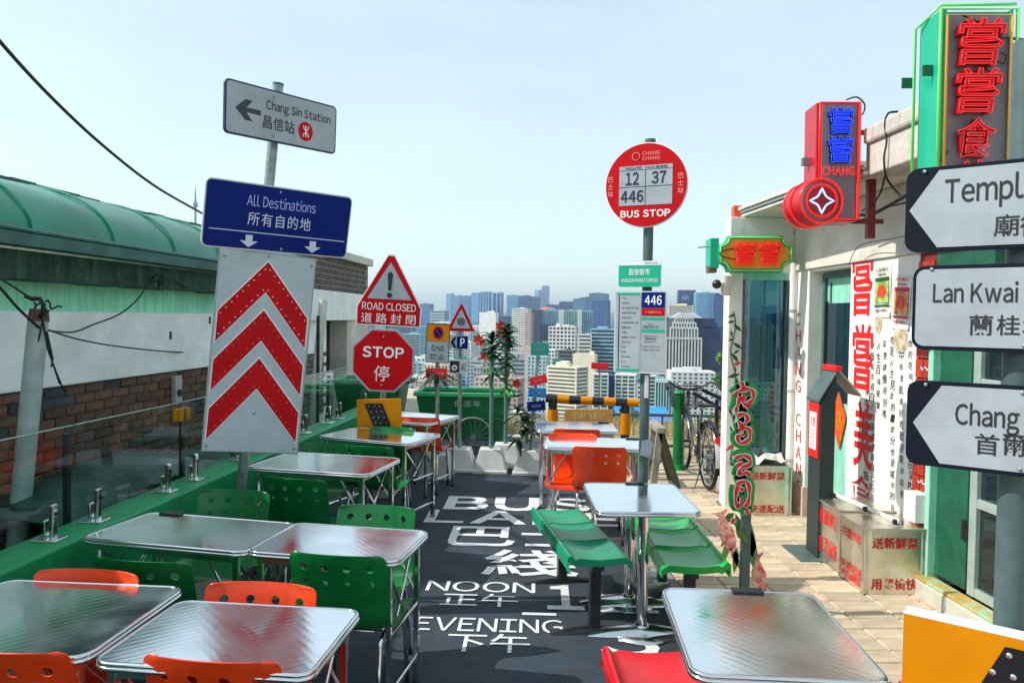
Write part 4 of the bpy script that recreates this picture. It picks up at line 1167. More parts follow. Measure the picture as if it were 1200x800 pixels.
st_m = mat('silver_stud', (0.62, 0.62, 0.58), .25, .8)
for i in range(9):
    for j in range(4):
        x = p1[0] + .028 + j * .047 + dx * (-.028 - i * .055); z = p1[1] - .022 - i * .055
        if x > l + .02 and x < l + w_ - .02 and z > bt:
            MB().fr(YB).sphere((x, -.036, z), .0085, 10, 6, (1, .5, 1)).build('stud', st_m, yb, smooth='all')

# ================================================================ boxes by the wall, pillar stand
def steel_box(label, fl, fr2, bl, h, texts_front, texts_side, lid=True):
    o = onz(*fl); a = onz(*fr2)
    M = frame((o.x, o.y, 0.03), (a.x - o.x, a.y - o.y))
    b_ = onz(*bl) - o; b_.z = 0
    dep = (M.to_3x3().inverted() @ b_)
    w_ = (Vector((a.x, a.y, 0)) - Vector((o.x, o.y, 0))).length; d_ = dep.y
    e_ = empty('steel_box', M @ Vector((w_ / 2, d_ / 2, 0)), label, 'box', 'stainless delivery boxes along the wall')
    r = random.Random(len(label))
    def pan(P0, ux, uz, w1, h1, nrm):
        rows = []
        for j in range(9):
            rows.append([P0 + ux * (w1 * i / 8) + uz * (h1 * j / 8) + nrm * (0 if i in (0, 8) or j in (0, 8) else r.uniform(-.003, .003)) for i in range(9)])
        return rows
    X = Vector((1, 0, 0)); Y = Vector((0, 1, 0)); Z = Vector((0, 0, 1))
    m = MB().fr(M)
    m.grid(pan(Vector((0, 0, 0)), X, Z, w_, h, -Y)); m.grid(pan(Vector((0, d_, 0)), -Y, Z, d_, h, -X))
    m.grid(pan(Vector((w_, 0, 0)), Y, Z, d_, h, X)); m.grid(pan(Vector((w_, d_, 0)), -X, Z, w_, h, Y))
    m.build('body', brush_steel, e_, smooth='all')
    m = MB().fr(M); m.box(-.012, w_ + .012, -.012, d_ + .012, h, h + .016); m.build('lid', brush_steel, e_, bevel=.004)
    for (x, y) in ((-.004, -.004), (w_ - .012, -.004), (-.004, d_ - .012)): MB().fr(M).box(x, x + .016, y, y + .016, 0, h).build('corner_trim', steel, e_, bevel=.003)
    m = MB().fr(M)
    for t, u, v, hh, ww in texts_front: text(m, t, u * w_, v * h, hh, ww * w_, .03, y=-.006)
    m.build('lettering', red_ink, e_)
    if texts_side:
        MS = M @ Matrix(((0, 1, 0, 0), (-1, 0, 0, d_), (0, 0, 1, 0), (0, 0, 0, 1)))   # x along -Y, front -x
        MS = M @ Matrix.Translation((0, d_, 0)) @ Matrix.Rotation(math.radians(-90), 4, 'Z')
        m = MB().fr(MS)
        for t, u, v, hh, ww in texts_side: text(m, t, u * d_, v * h, hh, ww * d_, .045, y=-.006)
        m.build('lettering', bright_red, e_)
    return e_, M, w_, d_
front = (('送新鮮菜', .50, .80, .075, .74), ('用餐愉快', .50, .16, .075, .74))
midl = (986, 680)
b1 = steel_box('stainless box with red lettering nearest the green doorway', (1011, 701), (1084, 702), (984, 678), .42, front, (('中環街市', .5, .80, .07, .8), ('快速配送', .5, .27, .06, .86), ('送新鮮菜', .5, .12, .055, .86)))
b2_ = steel_box('stainless box with red lettering between the near box and the kiosk', (982.5, 676.5), (1049, 677), (961.5, 656.5), .435, (), (('嘗嘗美食', .5, .78, .11, .86), ('用餐愉快', .5, .30, .12, .86)))
b3 = steel_box('stainless box with crumpled paper on top under the big window', (868, 607), (926.5, 608), (864, 589), .44, (('送新鮮菜', .52, .82, .075, .70), ('快速配送', .52, .14, .075, .70)), ())
# crumpled foil sheets on the far box
r = random.Random(2)
for k in range(1):
    rows = [[b3[1] @ Vector((b3[2] * i / 9 , b3[3] * j / 6, .46 + r.uniform(0, .075))) for i in range(10)] for j in range(7)]
    MB().grid(rows).build('crumpled_sheet', mat('crumpled_paper', (0.66, 0.66, 0.62), .6, var=.2, scale=9), None, label='crumpled pale sheet lying on the steel box under the window', cat='paper', origin=b3[0].location, solid=.004)
rod = empty('curtain_rod', at(1020, 606, 5.2), 'white rod with black clips lying across the steel boxes', 'rod')
ra, rb = b2_[1] @ Vector((.10, b2_[3] * .9, .49)), b1[1] @ Vector((.24, .02, .47))
MB().cyl(ra, rb, .016, n=12).build('tube', mat('white_rod', (0.75, 0.75, 0.72), .35), rod, smooth=True)
for t in (.06, .55, .97):
    c = ra.lerp(rb, t); MB().box(c.x - .03, c.x + .03, c.y - .018, c.y + .018, c.z - .022, c.z + .012).build('clip', black_m, rod, bevel=.005)
# low concrete block left of it behind the calligraphy
cb = onz(846, 583); ce = onz(861, 583)
MB().box(cb.x, ce.x, cb.y, cb.y + .3, .03, .36).build('concrete_block', concrete, None, bevel=.015, label='plain grey block beside the bicycle stand', cat='block', origin=(cb.x, cb.y, 0))
# kiosk pillar with pitched cap
kb = onz(955, 656); 
KX = frame((at(947, 600, 5.95).x, 5.98, 0.03), (0.035, -1.0))   # x toward camera along the side we see, y to the right
ks = empty('pillar_stand', KX @ Vector((.1, .1, 0)), 'dark grey pillar stand with pitched cap and a red framed notice', 'stand')
def kz(py): return at(955, py, 5.85).z
wS = .22; zt_ = 1.17; za = 1.385
kp = MB().fr(KX)
kp.add([(0, 0, -.0), (wS, 0, 0), (wS, .11, 0), (0, .11, 0), (0, 0, zt_), (wS, 0, zt_), (wS, .11, zt_ + .2), (0, .11, zt_ + .2)],
       [(0, 1, 5, 4), (1, 2, 6, 5), (2, 3, 7, 6), (3, 0, 4, 7), (4, 5, 6, 7), (3, 2, 1, 0)])
kp.build('column', mat('charcoal_steel', (0.03, 0.045, 0.045), .5, var=.15, spec=.3), ks, bevel=.004)
MB().fr(KX).add([(-.01, -.02, zt_ + .00), (wS + .01, -.02, zt_), (wS + .01, .12, zt_ + .235), (-.01, .12, zt_ + .235), (-.01, -.02, zt_ + .02), (wS + .01, -.02, zt_ + .02), (wS + .01, .12, zt_ + .255), (-.01, .12, zt_ + .255)],
      [(0, 1, 5, 4), (1, 2, 6, 5), (2, 3, 7, 6), (3, 0, 4, 7), (4, 5, 6, 7), (3, 2, 1, 0)]).build('roof_flap', greypost, ks)
MB().fr(KX).add([(-.01, .12, zt_ + .235), (wS + .01, .12, zt_ + .235), (wS + .01, .29, zt_ + .05), (-.01, .29, zt_ + .05), (-.01, .12, zt_ + .255), (wS + .01, .12, zt_ + .255), (wS + .01, .29, zt_ + .07), (-.01, .29, zt_ + .07)],
      [(0, 1, 5, 4), (1, 2, 6, 5), (2, 3, 7, 6), (3, 0, 4, 7), (4, 5, 6, 7), (3, 2, 1, 0)]).build('roof_flap', mat('beige_flap', (0.34, 0.30, 0.22), .6), ks)
MB().fr(KX).box(-.015, wS + .015, .095, .145, zt_ + .235, zt_ + .275).build('red_cap', bright_red, ks, bevel=.003)
nt_ = MB().fr(KX).box(.015, wS - .015, -.012, -.001, zt_ - .42, zt_ - .01).build('notice_frame', bright_red, ks, bevel=.002)
MB().fr(KX).box(.045, wS - .045, -.014, -.0122, zt_ - .36, zt_ - .08).build('notice_sheet', palewhite, nt_)
m = MB().fr(KX); text(m, '食堂', .11, zt_ - .15, .07, .09, .03, y=-.0155); m.build('lettering', bright_red, nt_)
m = MB().fr(KX)
for i in range(5): text(m, '請在此等候', .11, zt_ - .22 - i * .026, .013, .09 - .01 * (i % 2), .01, y=-.0155)
m.build('lettering', grey_text, nt_)
MB().fr(KX).box(-.12, wS + .08, -.15, .22, -.002, .008).build('base_plate', greypost, ks)

# ================================================================ BUS STOP
BF = frame(at(757, 217, 5.12), (2.39, -1.0))
bs = empty('bus_stop_sign', Vector((at(753, 500, 5.15).x, 5.2, 0)), 'round red bus stop sign on a grey pole with route boards', 'bus stop')
pt_, pb_ = at(762, 167, 5.17), at(750, 730, 5.17); pb_.z = 0.0
MB().cyl(pb_, pt_, .033, n=20).build('pole', greypost, bs, smooth=True)
MB().cyl(pt_, pt_ + Vector((0, 0, .02)), .036, n=16).build('pole_cap', greypost, bs)
MB().cyl((pb_.x, pb_.y, 0.0), (pb_.x, pb_.y, .05), .2, .19, 28).build('foot', greypost, bs)
r0 = 49.0 * 5.12 / 900
dsc = MB().fr(BF).prism(circ(r0, 64), -.006, .006).build('round_plate', palewhite, bs)
MB().fr(BF).prism(circ(r0 * .975, 64), -.010, -.0062).build('red_disc', sign_red, dsc)
def bl(px, py): return loc(BF, px, py, -.012)
a = bl(726, 197); b_ = bl(787.5, 237.5)
cx, cz = (a[0] + b_[0]) / 2, (a[1] + b_[1]) / 2; hw, hh = (b_[0] - a[0]) / 2, (a[1] - b_[1]) / 2 + .006
MB().fr(BF).box(cx - hw, cx + hw, -.0125, -.0102, cz - hh, cz + hh).build('number_panel', sign_white, dsc)
m = MB().fr(BF)
m.box(cx - .002, cx + .002, -.0136, -.0127, cz - hh, cz + hh * .8); m.box(cx - hw, cx + hw, -.0137, -.0127, cz - .010, cz - .006); m.box(cx - hw, cx + hw, -.0137, -.0127, cz + hh * .78, cz + hh * .80)
text(m, 'ROUTE', cx - hw * .45, cz + hh * .89, hh * .12, hw * .6, .03, y=-.014); text(m, 'NOS 路線號', cx + hw * .42, cz + hh * .89, hh * .14, hw * .8, .03, y=-.014)
text(m, '12', cx - hw * .5, cz + hh * .36, hh * .66, hw * .50, .035, y=-.014); text(m, '37', cx + hw * .5, cz + hh * .36, hh * .64, hw * .54, .035, y=-.014); text(m, '446', cx - hw * .5, cz - hh * .54, hh * .62, hw * .86, .035, y=-.014)
m.build('lettering', mat('navy_digits', (0.015, 0.015, 0.06), .5), dsc)
m = MB().fr(BF); text(m, 'BUS STOP', 0.0, -r0 * .67, r0 * .17, r0 * 1.2, .03, y=-.0115); m.build('lettering', palewhite, dsc)
m = MB().fr(BF)
pk = mat('pink_print', (0.85, 0.25, 0.25), .5)
text(m, 'CHANG', r0 * .12, r0 * .74, r0 * .085, r0 * .42, .01, y=-.0115); text(m, 'CHANG', r0 * .12, r0 * .62, r0 * .085, r0 * .42, .01, y=-.0115)
m.tube([(x * r0 * .09 - r0 * .24, -.0115, z * r0 * .09 + r0 * .68) for x, z in circ(1, 20)], .003, 4, closed=True)
for i, c in enumerate('巴士站'):
    text(m, c, -r0 * .86, r0 * (.17 - .17 * i), r0 * .13, None, .01, y=-.0115); text(m, c, r0 * .83, r0 * (.17 - .17 * i), r0 * .13, None, .01, y=-.0115)
m.build('lettering', pk, dsc)
# green name board
a = bl(725, 306); b_ = bl(774, 336); cx, cz = (a[0] + b_[0]) / 2, (a[1] + b_[1]) / 2; hw, hh = (b_[0] - a[0]) / 2, (a[1] - b_[1]) / 2
nb_ = MB().fr(BF).prism(rrect(2 * hw, 2 * hh, .02, 5, cx, cz), -.008, .0).build('name_board', mat('bus_green', (0.0, 0.42, 0.24), .4), bs)
MB().fr(BF).box(cx - hw + .002, cx + hw - .002, -.0095, -.0082, cz + hh * .66, cz + hh * .98).build('white_strip', palewhite, nb_)
m = MB().fr(BF); text(m, '昌信街市', cx, cz + hh * .15, hh * .5, hw * 1.0, .01, y=-.0105); text(m, 'CHANGSIN MARKET COMPLEX', cx, cz - hh * .5, hh * .28, hw * 1.75, .012, y=-.0105); m.build('lettering', palewhite, nb_)
m = MB().fr(BF); text(m, '往市中心方向', cx + hw * .55, cz + hh * .82, hh * .15, hw * .6, .01, y=-.0105); m.build('lettering', ink, nb_)
# timetable board
a = bl(720.5, 341); b_ = bl(779.5, 438.5); cx, cz = (a[0] + b_[0]) / 2, (a[1] + b_[1]) / 2; hw, hh = (b_[0] - a[0]) / 2, (a[1] - b_[1]) / 2
tb_ = MB().fr(BF).prism(rrect(2 * hw, 2 * hh, .015, 5, cx, cz), -.012, .0).build('timetable_board', sign_edge, bs)
def P(u0, u1, v0, v1, m_, nm, y=-.0135, t=.0012):
    return MB().fr(BF).box(cx - hw + 2 * hw * u0, cx - hw + 2 * hw * u1, y, y + t, cz + hh - 2 * hh * v1, cz + hh - 2 * hh * v0).build(nm, m_, tb_)
bg = bpy.data.materials['bus_green']
P(.03, .98, .02, .975, sign_white, 'sheet')
P(.05, .49, .02, .05, bg, 'green_band', -.015); P(.05, .49, .95, .98, bg, 'green_band', -.015); P(.53, .97, .315, .35, bg, 'green_band', -.015); P(.53, .97, .46, .50, bg, 'green_band', -.015)
P(.53, .97, .015, .205, sign_blue, 'route_panel', -.015); P(.53, .97, .21, .30, sign_red, 'red_panel', -.015)
P(.51, .515, .03, .97, grey_text, 'divider', -.015); P(.085, .10, .06, .94, navy_m, 'route_line', -.015)
def T(mm, s, u, v, h, w): text(mm, s, cx - hw + 2 * hw * u, cz + hh - 2 * hh * v, h * 2 * hh, w * 2 * hw, .02, y=-.0165)
m = MB().fr(BF); T(m, '446', .75, .11, .115, .32); m.build('lettering', palewhite, tb_)
m = MB().fr(BF)
for i, s in enumerate(('總站', '昌信洞', '東大門歷史公園', '鐘路五街市場', '廣藏市場', '世運商街路口站', '鐘閣站前', '市廳', '德壽宮大門前', '西大門站', '忠正', '阿峴', '新村站前', '弘大', '合井總站')):
    vs, _ = glyphs(s); T(m, s, .15 + .022 * len(s) , .085 + i * .0597, .017, .046 * len(s))
for v, w in ((.40, .10), (.425, .34), (.44, .3), (.545, .28), (.57, .2), (.58, .22), (.61, .24), (.67, .38), (.71, .36)):
    T(m, '上車請排隊候車往市區', .70, v, .013, w)
m.build('lettering', ink, tb_)
m = MB().fr(BF); T(m, '往鐘路方向', .75, .255, .03, .3); m.build('lettering', pk, tb_)
# torn tape on the pole
t_ = at(757, 522, 5.12)
MB().prism([(t_.x - .04, t_.z - .06), (t_.x + .01, t_.z - .075), (t_.x + .035, t_.z - .05), (t_.x + .045, t_.z + .02), (t_.x + .02, t_.z + .045), (t_.x - .03, t_.z + .035)], 5.105, 5.11).build('paper_tape', sign_white, bs)
t_ = at(758, 445, 5.12)
MB().box(t_.x - .012, t_.x + .012, 5.12, 5.138, t_.z - .12, t_.z + .03).build('paper_tape', palewhite, bs)
MB().box(t_.x - .02, t_.x + .02, 5.13, 5.16, at(760, 338, 5.1).z - .02, at(760, 338, 5.1).z + .01).build('clamp', black_m, bs)
t_ = at(752, 470, 5.12)

# ================================================================ LEFT SIGNPOST
sp = empty('direction_signpost', Vector((at(281, 560, 4.75).x, 4.75, 0)), 'leaning grey post carrying station sign, blue sign and tall red chevron board', 'signpost')
ptop = at(326, 100, 4.62); pb_ = at(283, 570, 4.72)
dirp = (pb_ - ptop); pb2 = ptop + dirp * ((ptop.z + .02) / (-dirp.z))
MB().cyl(pb2, ptop, .031, n=20).build('pole', galv, sp, smooth=True)
MB().cyl(ptop, ptop + (ptop - pb_).normalized() * .012, .033, n=16).build('pole_cap', greypost, sp)
M, W, Hh = quad((264, 91), (394.5, 126), (391, 181), (260.5, 155), 4.55)
print('station', W, Hh, M.translation, [round(math.degrees(a), 1) for a in M.to_euler()])
o = MB().fr(M).prism(rrect(W, Hh, .03, 5), -.008, .006).build('station_plate', mat('station_navy', (0.010, 0.012, 0.07), .4), sp, label='white plate reading Chang Sin Station')
MB().fr(M).prism(rrect(W - .02, Hh - .02, .022, 5), -.0105, -.0082).build('sign_face', sign_white, o)
m = MB().fr(M)
text(m, 'Chang Sin Station', W * .135, Hh * .17, Hh * .24, W * .60, .018, y=-.012)
text(m, '昌信站', W * -.05, -Hh * .14, Hh * .26, W * .28, .012, y=-.012)
ar = [(-W * .42, Hh * .0), (-W * .34, Hh * .19), (-W * .28, Hh * .19), (-W * .33, Hh * .045), (-W * .21, Hh * .045), (-W * .21, -Hh * .045), (-W * .33, -Hh * .045), (-W * .28, -Hh * .19), (-W * .34, -Hh * .19)]
m.prism(ar, -.0125, -.0106)
m.build('lettering', mat('charcoal_print', (0.03, 0.035, 0.05), .5), o)
rd = MB().fr(M).prism(circ(Hh * .19, 28, W * .195, -Hh * .16), -.0125, -.0106).build('red_roundel', sign_red, o)
m = MB().fr(M); cx, cz = W * .195, -Hh * .16; r1 = Hh * .11
m.box(cx - .004, cx + .004, -.0142, -.0128, cz - r1, cz + r1)
for sx in (-1, 1):
    for sz in (-1, 1):
        m.tube([(cx + sx * r1 * .62, -.0138, cz + sz * r1 * 1.05), (cx + sx * r1 * .5, -.0138, cz + sz * r1 * .45), (cx, -.0138, cz + sz * r1 * .12)], .0035, 4)
m.build('roundel_mark', palewhite, o)
bolts(M, ((-W * .1, Hh * .36), (-W * .1, -Hh * .38)), o)
M, W, Hh = quad((240, 206.5), (412, 231), (405.5, 303), (235.5, 288), 4.55)
print('blue', W, Hh, M.translation, [round(math.degrees(a), 1) for a in M.to_euler()])
o = MB().fr(M).prism(rrect(W, Hh, .035, 6), -.008, .006).build('destination_plate', sign_edge, sp, label='blue plate reading All Destinations')
MB().fr(M).prism(rrect(W - .016, Hh - .016, .028, 6), -.0105, -.0082).build('sign_face', sign_blue, o)
m = MB().fr(M); text(m, 'All Destinations', .0, Hh * .25, Hh * .17, W * .47, .0, y=-.012); m.build('lettering', lilac_m, o)
m = MB().fr(M); text(m, '所有自的地', -W * .005, -Hh * .02, Hh * .2, W * .43, .0, y=-.012, spacing=1.15); m.box(-W * .46, W * .47, -.012, -.0107, -Hh * .225 - .0025, -Hh * .225 + .0025)
for x in (-.20, .24):
    c = W * x; u = Hh * .075
    m.prism([(c - u * .7, -Hh * .27), (c + u * .7, -Hh * .27), (c + u * .7, -Hh * .36), (c + u * 1.8, -Hh * .36), (c, -Hh * .455), (c - u * 1.8, -Hh * .36), (c - u * .7, -Hh * .36)], -.0125, -.0107)
bolts(M, ((-W * .02, Hh * .42), (W * .02, -Hh * .44)), o); m.build('lettering', mat('pale_blue_print', (0.62, 0.68, 0.85), .4), o)
M, W, Hh = quad((262, 290), (368.5, 303), (347, 527.5), (239.5, 531.5), 4.55, True, True)
Myaw = M @ Matrix.Rotation(math.radians(24), 4, 'Z')
M = Myaw
print('chevron', W, Hh, M.translation, [round(math.degrees(a), 1) for a in M.to_euler()])
M = M @ Matrix.Translation((0, -.02, 0))
o = MB().fr(M).box(-W / 2, W / 2, -.006, .03, -Hh / 2, Hh / 2).build('chevron_board', sign_grey, sp, bevel=.002, label='tall pale board with three red chevrons')
MB().fr(M).box(-W / 2 + .008, W / 2 - .008, -.0085, -.0062, -Hh / 2 + .008, Hh / 2 - .008).build('board_face', mat('board_grey_white', (0.42, 0.50, 0.53), .4, var=.06), o)
bolts(M, ((0, Hh * .485), (0, -Hh * .30), (-W * .45, Hh * .46), (W * .45, Hh * .46), (-W * .45, -Hh * .47), (W * .45, -Hh * .47)), o, -.011)
ds = mat('reflector_dot', (0.95, 0.30, 0.25), .3)
for i, zc in enumerate((.455, .215, -.025)):
    z = Hh * zc; hv = W * .46; th = Hh * .150; dz = Hh * .262
    poly = [(-hv, z - dz), (0, z), (hv, z - dz), (hv, z - dz - th), (0, z - th), (-hv, z - dz - th)]
    edge = [(-hv - .006, z - dz + .003), (0, z + .012), (hv + .006, z - dz + .003), (hv + .006, z - dz - th - .012), (0, z - th - .008), (-hv - .006, z - dz - th - .012)]
    MB().fr(M).prism(edge, -.0098, -.0087).build('chevron_outline', palewhite, o)
    ch = MB().fr(M).prism(poly, -.0115, -.0099).build('red_chevron', sign_red, o)
    d = MB().fr(M)
    for sx in (-1, 1):
        for k in range(9):
            t = (k + .5) / 9
            for f_ in (.16, .84):
                x = sx * hv * t; zz = z - dz * t - th * f_
                d.cyl((x, -.0138, zz), (x, -.0116, zz), .0055, n=6)
    d.build('reflector_dots', ds if i == 0 else mat('dim_reflector', (0.70, 0.06, 0.05), .3), ch, kind='stuff')

# ================================================================ ROAD CLOSED + STOP
D = 7.55
sp = empty('road_closed_signpost', Vector((at(448, 500, D).x, D + .05, 0)), 'post with road closed triangle above a red octagonal stop sign', 'signpost')
MB().cyl((at(440, 600, D + .06).x, D + .06, 0), at(461, 305, D + .06), .03, n=16).build('pole', galv, sp, smooth=True)
MB().box(at(440, 600, D).x - .2, at(440, 600, D).x + .2, D - .12, D + .25, 0, .16).build('foot', concrete, sp, bevel=.02)
M, W, Hh = quad((421, 295), (497, 299), (493, 384), (417, 380), D, True)
def tri(g):  # house-shaped triangle plate
    return [(-W * .5 + g, -Hh * .5 + g), (W * .5 - g, -Hh * .5 + g), (W * .5 - g, -Hh * .24), (W * .045, Hh * .49 - g * 1.5), (-W * .045, Hh * .49 - g * 1.5), (-W * .5 + g, -Hh * .24)]
o = MB().fr(M).prism(tri(0), -.006, .006).build('warning_plate', palewhite, sp, bevel=.002, label='red and white triangular plate reading ROAD CLOSED')
MB().fr(M).prism(tri(.012), -.0085, -.0062).build('sign_face', sign_red, o)
MB().fr(M).prism([(-W * .34, -Hh * .13), (W * .34, -Hh * .13), (0, Hh * .38)], -.0105, -.0087).build('white_triangle', sign_white, o)
m = MB().fr(M); m.prism([(-W * .022, -Hh * .01), (W * .022, -Hh * .01), (W * .042, Hh * .22), (0, Hh * .25), (-W * .042, Hh * .22)], -.0125, -.0107); m.prism(circ(W * .042, 14, 0, -Hh * .075), -.0125, -.0107); m.build('exclamation_mark', ink, o)
m = MB().fr(M); text(m, 'ROAD CLOSED', 0, -Hh * .235, Hh * .105, W * .83, .005, y=-.0105); text(m, '道路封閉', 0, -Hh * .395, Hh * .135, W * .84, .0, y=-.0105, spacing=1.5); m.build('lettering', palewhite, o)
M, W, Hh = quad((413.5, 384), (487.5, 387.5), (484, 460), (410.5, 456.5), D - .02, True)
def octo(k): 
    a = .2929 * k / 2; h = W / 2 * k
    c = W * k * .2929
    return [(-h + c, -h), (h - c, -h), (h, -h + c), (h, h - c), (h - c, h), (-h + c, h), (-h, h - c), (-h, -h + c)]
o = MB().fr(M).prism(octo(1), -.006, .006).build('stop_plate', sign_white, sp, bevel=.002, label='red octagonal plate reading STOP')
MB().fr(M).prism(octo(.93), -.0085, -.0062).build('sign_face', sign_red, o)
bolts(M, ((0, Hh * .38), (0, -Hh * .40)), o, -.010); m = MB().fr(M); text(m, 'STOP', 0, Hh * .13, Hh * .18, W * .66, .03, y=-.0105); text(m, '停', -W * .01, -Hh * .21, Hh * .25, W * .25, .0, y=-.0105); m.build('lettering', palewhite, o)
# yellow striped board
D = 7.2
M, W, Hh = quad((419, 468), (470, 467), (471, 527), (418, 528), D, True)
e_ = empty('striped_board', M @ Vector((0, .02, -Hh / 2)), 'yellow board with black diagonal stripe standing below the stop sign', 'board')
o = MB().fr(M).box(-W / 2, W / 2, 0, .03, -Hh / 2 - .12, Hh / 2).build('board', yellow_m, e_, bevel=.003)
bd = [(-W * .32, Hh * .42), (W * .08, Hh * .42), (W * .44, -Hh * .45), (W * .04, -Hh * .45)]
MB().fr(M).prism(bd, -.003, -.0005).build('black_band', black_m, o)
m = MB().fr(M)
for i in range(8):
    for j in range(3):
        t = (i + .5) / 8; m.cyl((-W * .32 + W * .36 * t + W * (.08 + .12 * j), -.006, Hh * .42 - Hh * .87 * t), (-W * .32 + W * .36 * t + W * (.08 + .12 * j), -.0032, Hh * .42 - Hh * .87 * t), .006, n=6)
m.build('studs', st_m, o, kind='stuff')
for x in (-W * .4, W * .4): MB().fr(M).box(x - .015, x + .015, .03, .06, -Hh / 2 - (M.translation.z - Hh / 2), Hh * .2).build('leg', galv, e_)
# ================================================================ FURNITURE
table_m = mat('pressed_steel_top', (0.93, 0.95, 0.95), 0.16, 1.0, var=.04, scale=3, rvar=.05)
_nt = table_m.node_tree; _b = _nt.nodes['Principled BSDF']; _L = _nt.links.new
_txc = _nt.nodes.new('ShaderNodeTexCoord')
_outs = []
for rz in (45, -45):
    _mp = _nt.nodes.new('ShaderNodeMapping'); _mp.inputs['Rotation'].default_value = (0, 0, math.radians(rz))
    _w = _nt.nodes.new('ShaderNodeTexWave'); _w.inputs['Scale'].default_value = 10; _w.inputs['Distortion'].default_value = 1.2; _w.inputs['Detail'].default_value = 1
    _L(_txc.outputs['Object'], _mp.inputs['Vector']); _L(_mp.outputs['Vector'], _w.inputs['Vector']); _outs.append(_w.outputs['Fac'])
_ad = _nt.nodes.new('ShaderNodeMath'); _ad.operation = 'ADD'; _L(_outs[0], _ad.inputs[0]); _L(_outs[1], _ad.inputs[1])
_n = _nt.nodes.new('ShaderNodeTexNoise'); _n.noise_dimensions = '4D'; _n.inputs['Scale'].default_value = 4; _n.inputs['Detail'].default_value = 5; _oi = _nt.nodes.new('ShaderNodeObjectInfo'); _mm = _nt.nodes.new('ShaderNodeMath'); _mm.operation = 'MULTIPLY'; _mm.inputs[1].default_value = 40; _L(_oi.outputs['Random'], _mm.inputs[0]); _L(_mm.outputs[0], _n.inputs['W']); _L(_txc.outputs['Object'], _n.inputs['Vector'])
_ad2 = _nt.nodes.new('ShaderNodeMath'); _ad2.operation = 'MULTIPLY_ADD'; _ad2.inputs[1].default_value = 4.0; _L(_n.outputs['Fac'], _ad2.inputs[0]); _L(_ad.outputs[0], _ad2.inputs[2])
_bp = _nt.nodes.new('ShaderNodeBump'); _bp.inputs['Strength'].default_value = .022; _bp.inputs['Distance'].default_value = .003
_mr = _nt.nodes.new('ShaderNodeMapRange'); _mr.inputs['From Min'].default_value = .38; _mr.inputs['From Max'].default_value = .66; _mr.inputs['To Min'].default_value = .10; _mr.inputs['To Max'].default_value = .22; _L(_n.outputs['Fac'], _mr.inputs['Value']); _L(_mr.outputs['Result'], _b.inputs['Roughness'])
_L(_ad2.outputs[0], _bp.inputs['Height']); _L(_bp.outputs['Normal'], _b.inputs['Normal'])
TGRP = 'steel topped tables of the street eatery'
def table_top(root, w, d, z=.75, clip=None):
    m = MB().vprism(rrect(w - .012, d - .012, .05, 6), z - .022, z - .003)
    t = m.build('tabletop', table_m, root)
    loop = rrect(w - .008, d - .008, .052, 6)
    m = MB(); m.tube([(x, y, z - .008) for x, y in loop], .0085, 6, closed=True); m.tube([(x * 1.004, y * 1.004, z - .022) for x, y in loop], .009, 6, closed=True)
    m.build('rim', chrome, root, smooth='all')
    if clip is not None: MB().box(clip - .06, clip + .06, d / 2 - .035, d / 2 + .012, z - .002, z + .006).build('edge_bracket', black_m, root, bevel=.002)
    return t
def fold_table(w=.70, d=.54):
    r = empty('folding_table', (0, 0, 0), 'x', 'table', TGRP)
    table_top(r, w, d)
    ix, iy = w / 2 - .05, d / 2 - .045
    for sx in (-1, 1):
        for sy in (-1, 1):
            m = MB(); x = sx * ix; y = sy * iy
            m.box(x - .0125, x + .0125, y - .0125, y + .0125, .012, .73); l = m.build('leg', chrome, r, bevel=.003)
            MB().box(x - .015, x + .015, y - .015, y + .015, 0, .014).build('rubber_foot', rubber, l)
        m = MB()
        m.cyl((sx * ix, -iy, .40), (sx * ix, iy, .40), .008, n=8); m.build('end_rail', chrome, r, smooth=True); m = MB(); m.cyl((sx * ix, -iy, .14), (sx * ix, iy, .14), .008, n=8)
        m.build('end_rail', chrome, r, smooth=True)
        m = MB(); m.cyl((sx * (ix - .012), -iy * .95, .70), (sx * (ix - .012), iy * .2, .42), .007, n=8); m.build('brace', chrome, r, smooth=True)
        m = MB(); m.cyl((sx * (ix - .02), iy * .95, .70), (sx * (ix - .02), -iy * .2, .42), .007, n=8); m.build('brace', chrome, r, smooth=True)
        m = MB(); m.cyl((sx * ix * .98, iy * .98, .46), (sx * ix * .55, iy * .98, .72), .007, n=8); m.build('brace', chrome, r, smooth=True)
        m = MB(); m.cyl((sx * ix * .98, -iy * .98, .46), (sx * ix * .55, -iy * .98, .72), .007, n=8); m.build('brace', chrome, r, smooth=True)
    m = MB(); m.box(-ix, ix, -iy - .006, -iy + .006, .685, .72); m.box(-ix, ix, iy - .006, iy + .006, .685, .72); m.box(-ix - .006, -ix + .006, -iy, iy, .685, .72); m.box(ix - .006, ix + .006, -iy, iy, .685, .72)
    m.build('apron', steel, r)
    return r
ft = fold_table()
def place(tmpl, first, c, ang, label, scale=(1, 1, 1)):
    if first: o = tmpl; o.location = c; o.rotation_euler = (0, 0, ang); o.scale = scale; o['label'] = label; return o
    return copy_tree(tmpl, c, ang, scale, label=label)
def tfit(tl, tr, br, bl, w0=.70, d0=.54, force=None, rot=None):
    P = [onz(*p, .75) for p in (tl, tr, br, bl)]
    c = sum(P, Vector()) / 4; c.z = 0
    u = (P[1] + P[2] - P[0] - P[3]) / 2; v = (P[0] + P[1] - P[2] - P[3]) / 2
    a = math.atan2(u.y, u.x)
    if rot is not None: a = math.radians(rot)
    sx = min(1.3, max(.85, u.length / w0)); sy = min(1.35, max(.85, v.length / d0))
    print('table', [round(x, 2) for x in c], round(math.degrees(a), 1), round(u.length, 2), round(v.length, 2))
    return c, a, (sx, sy, 1)
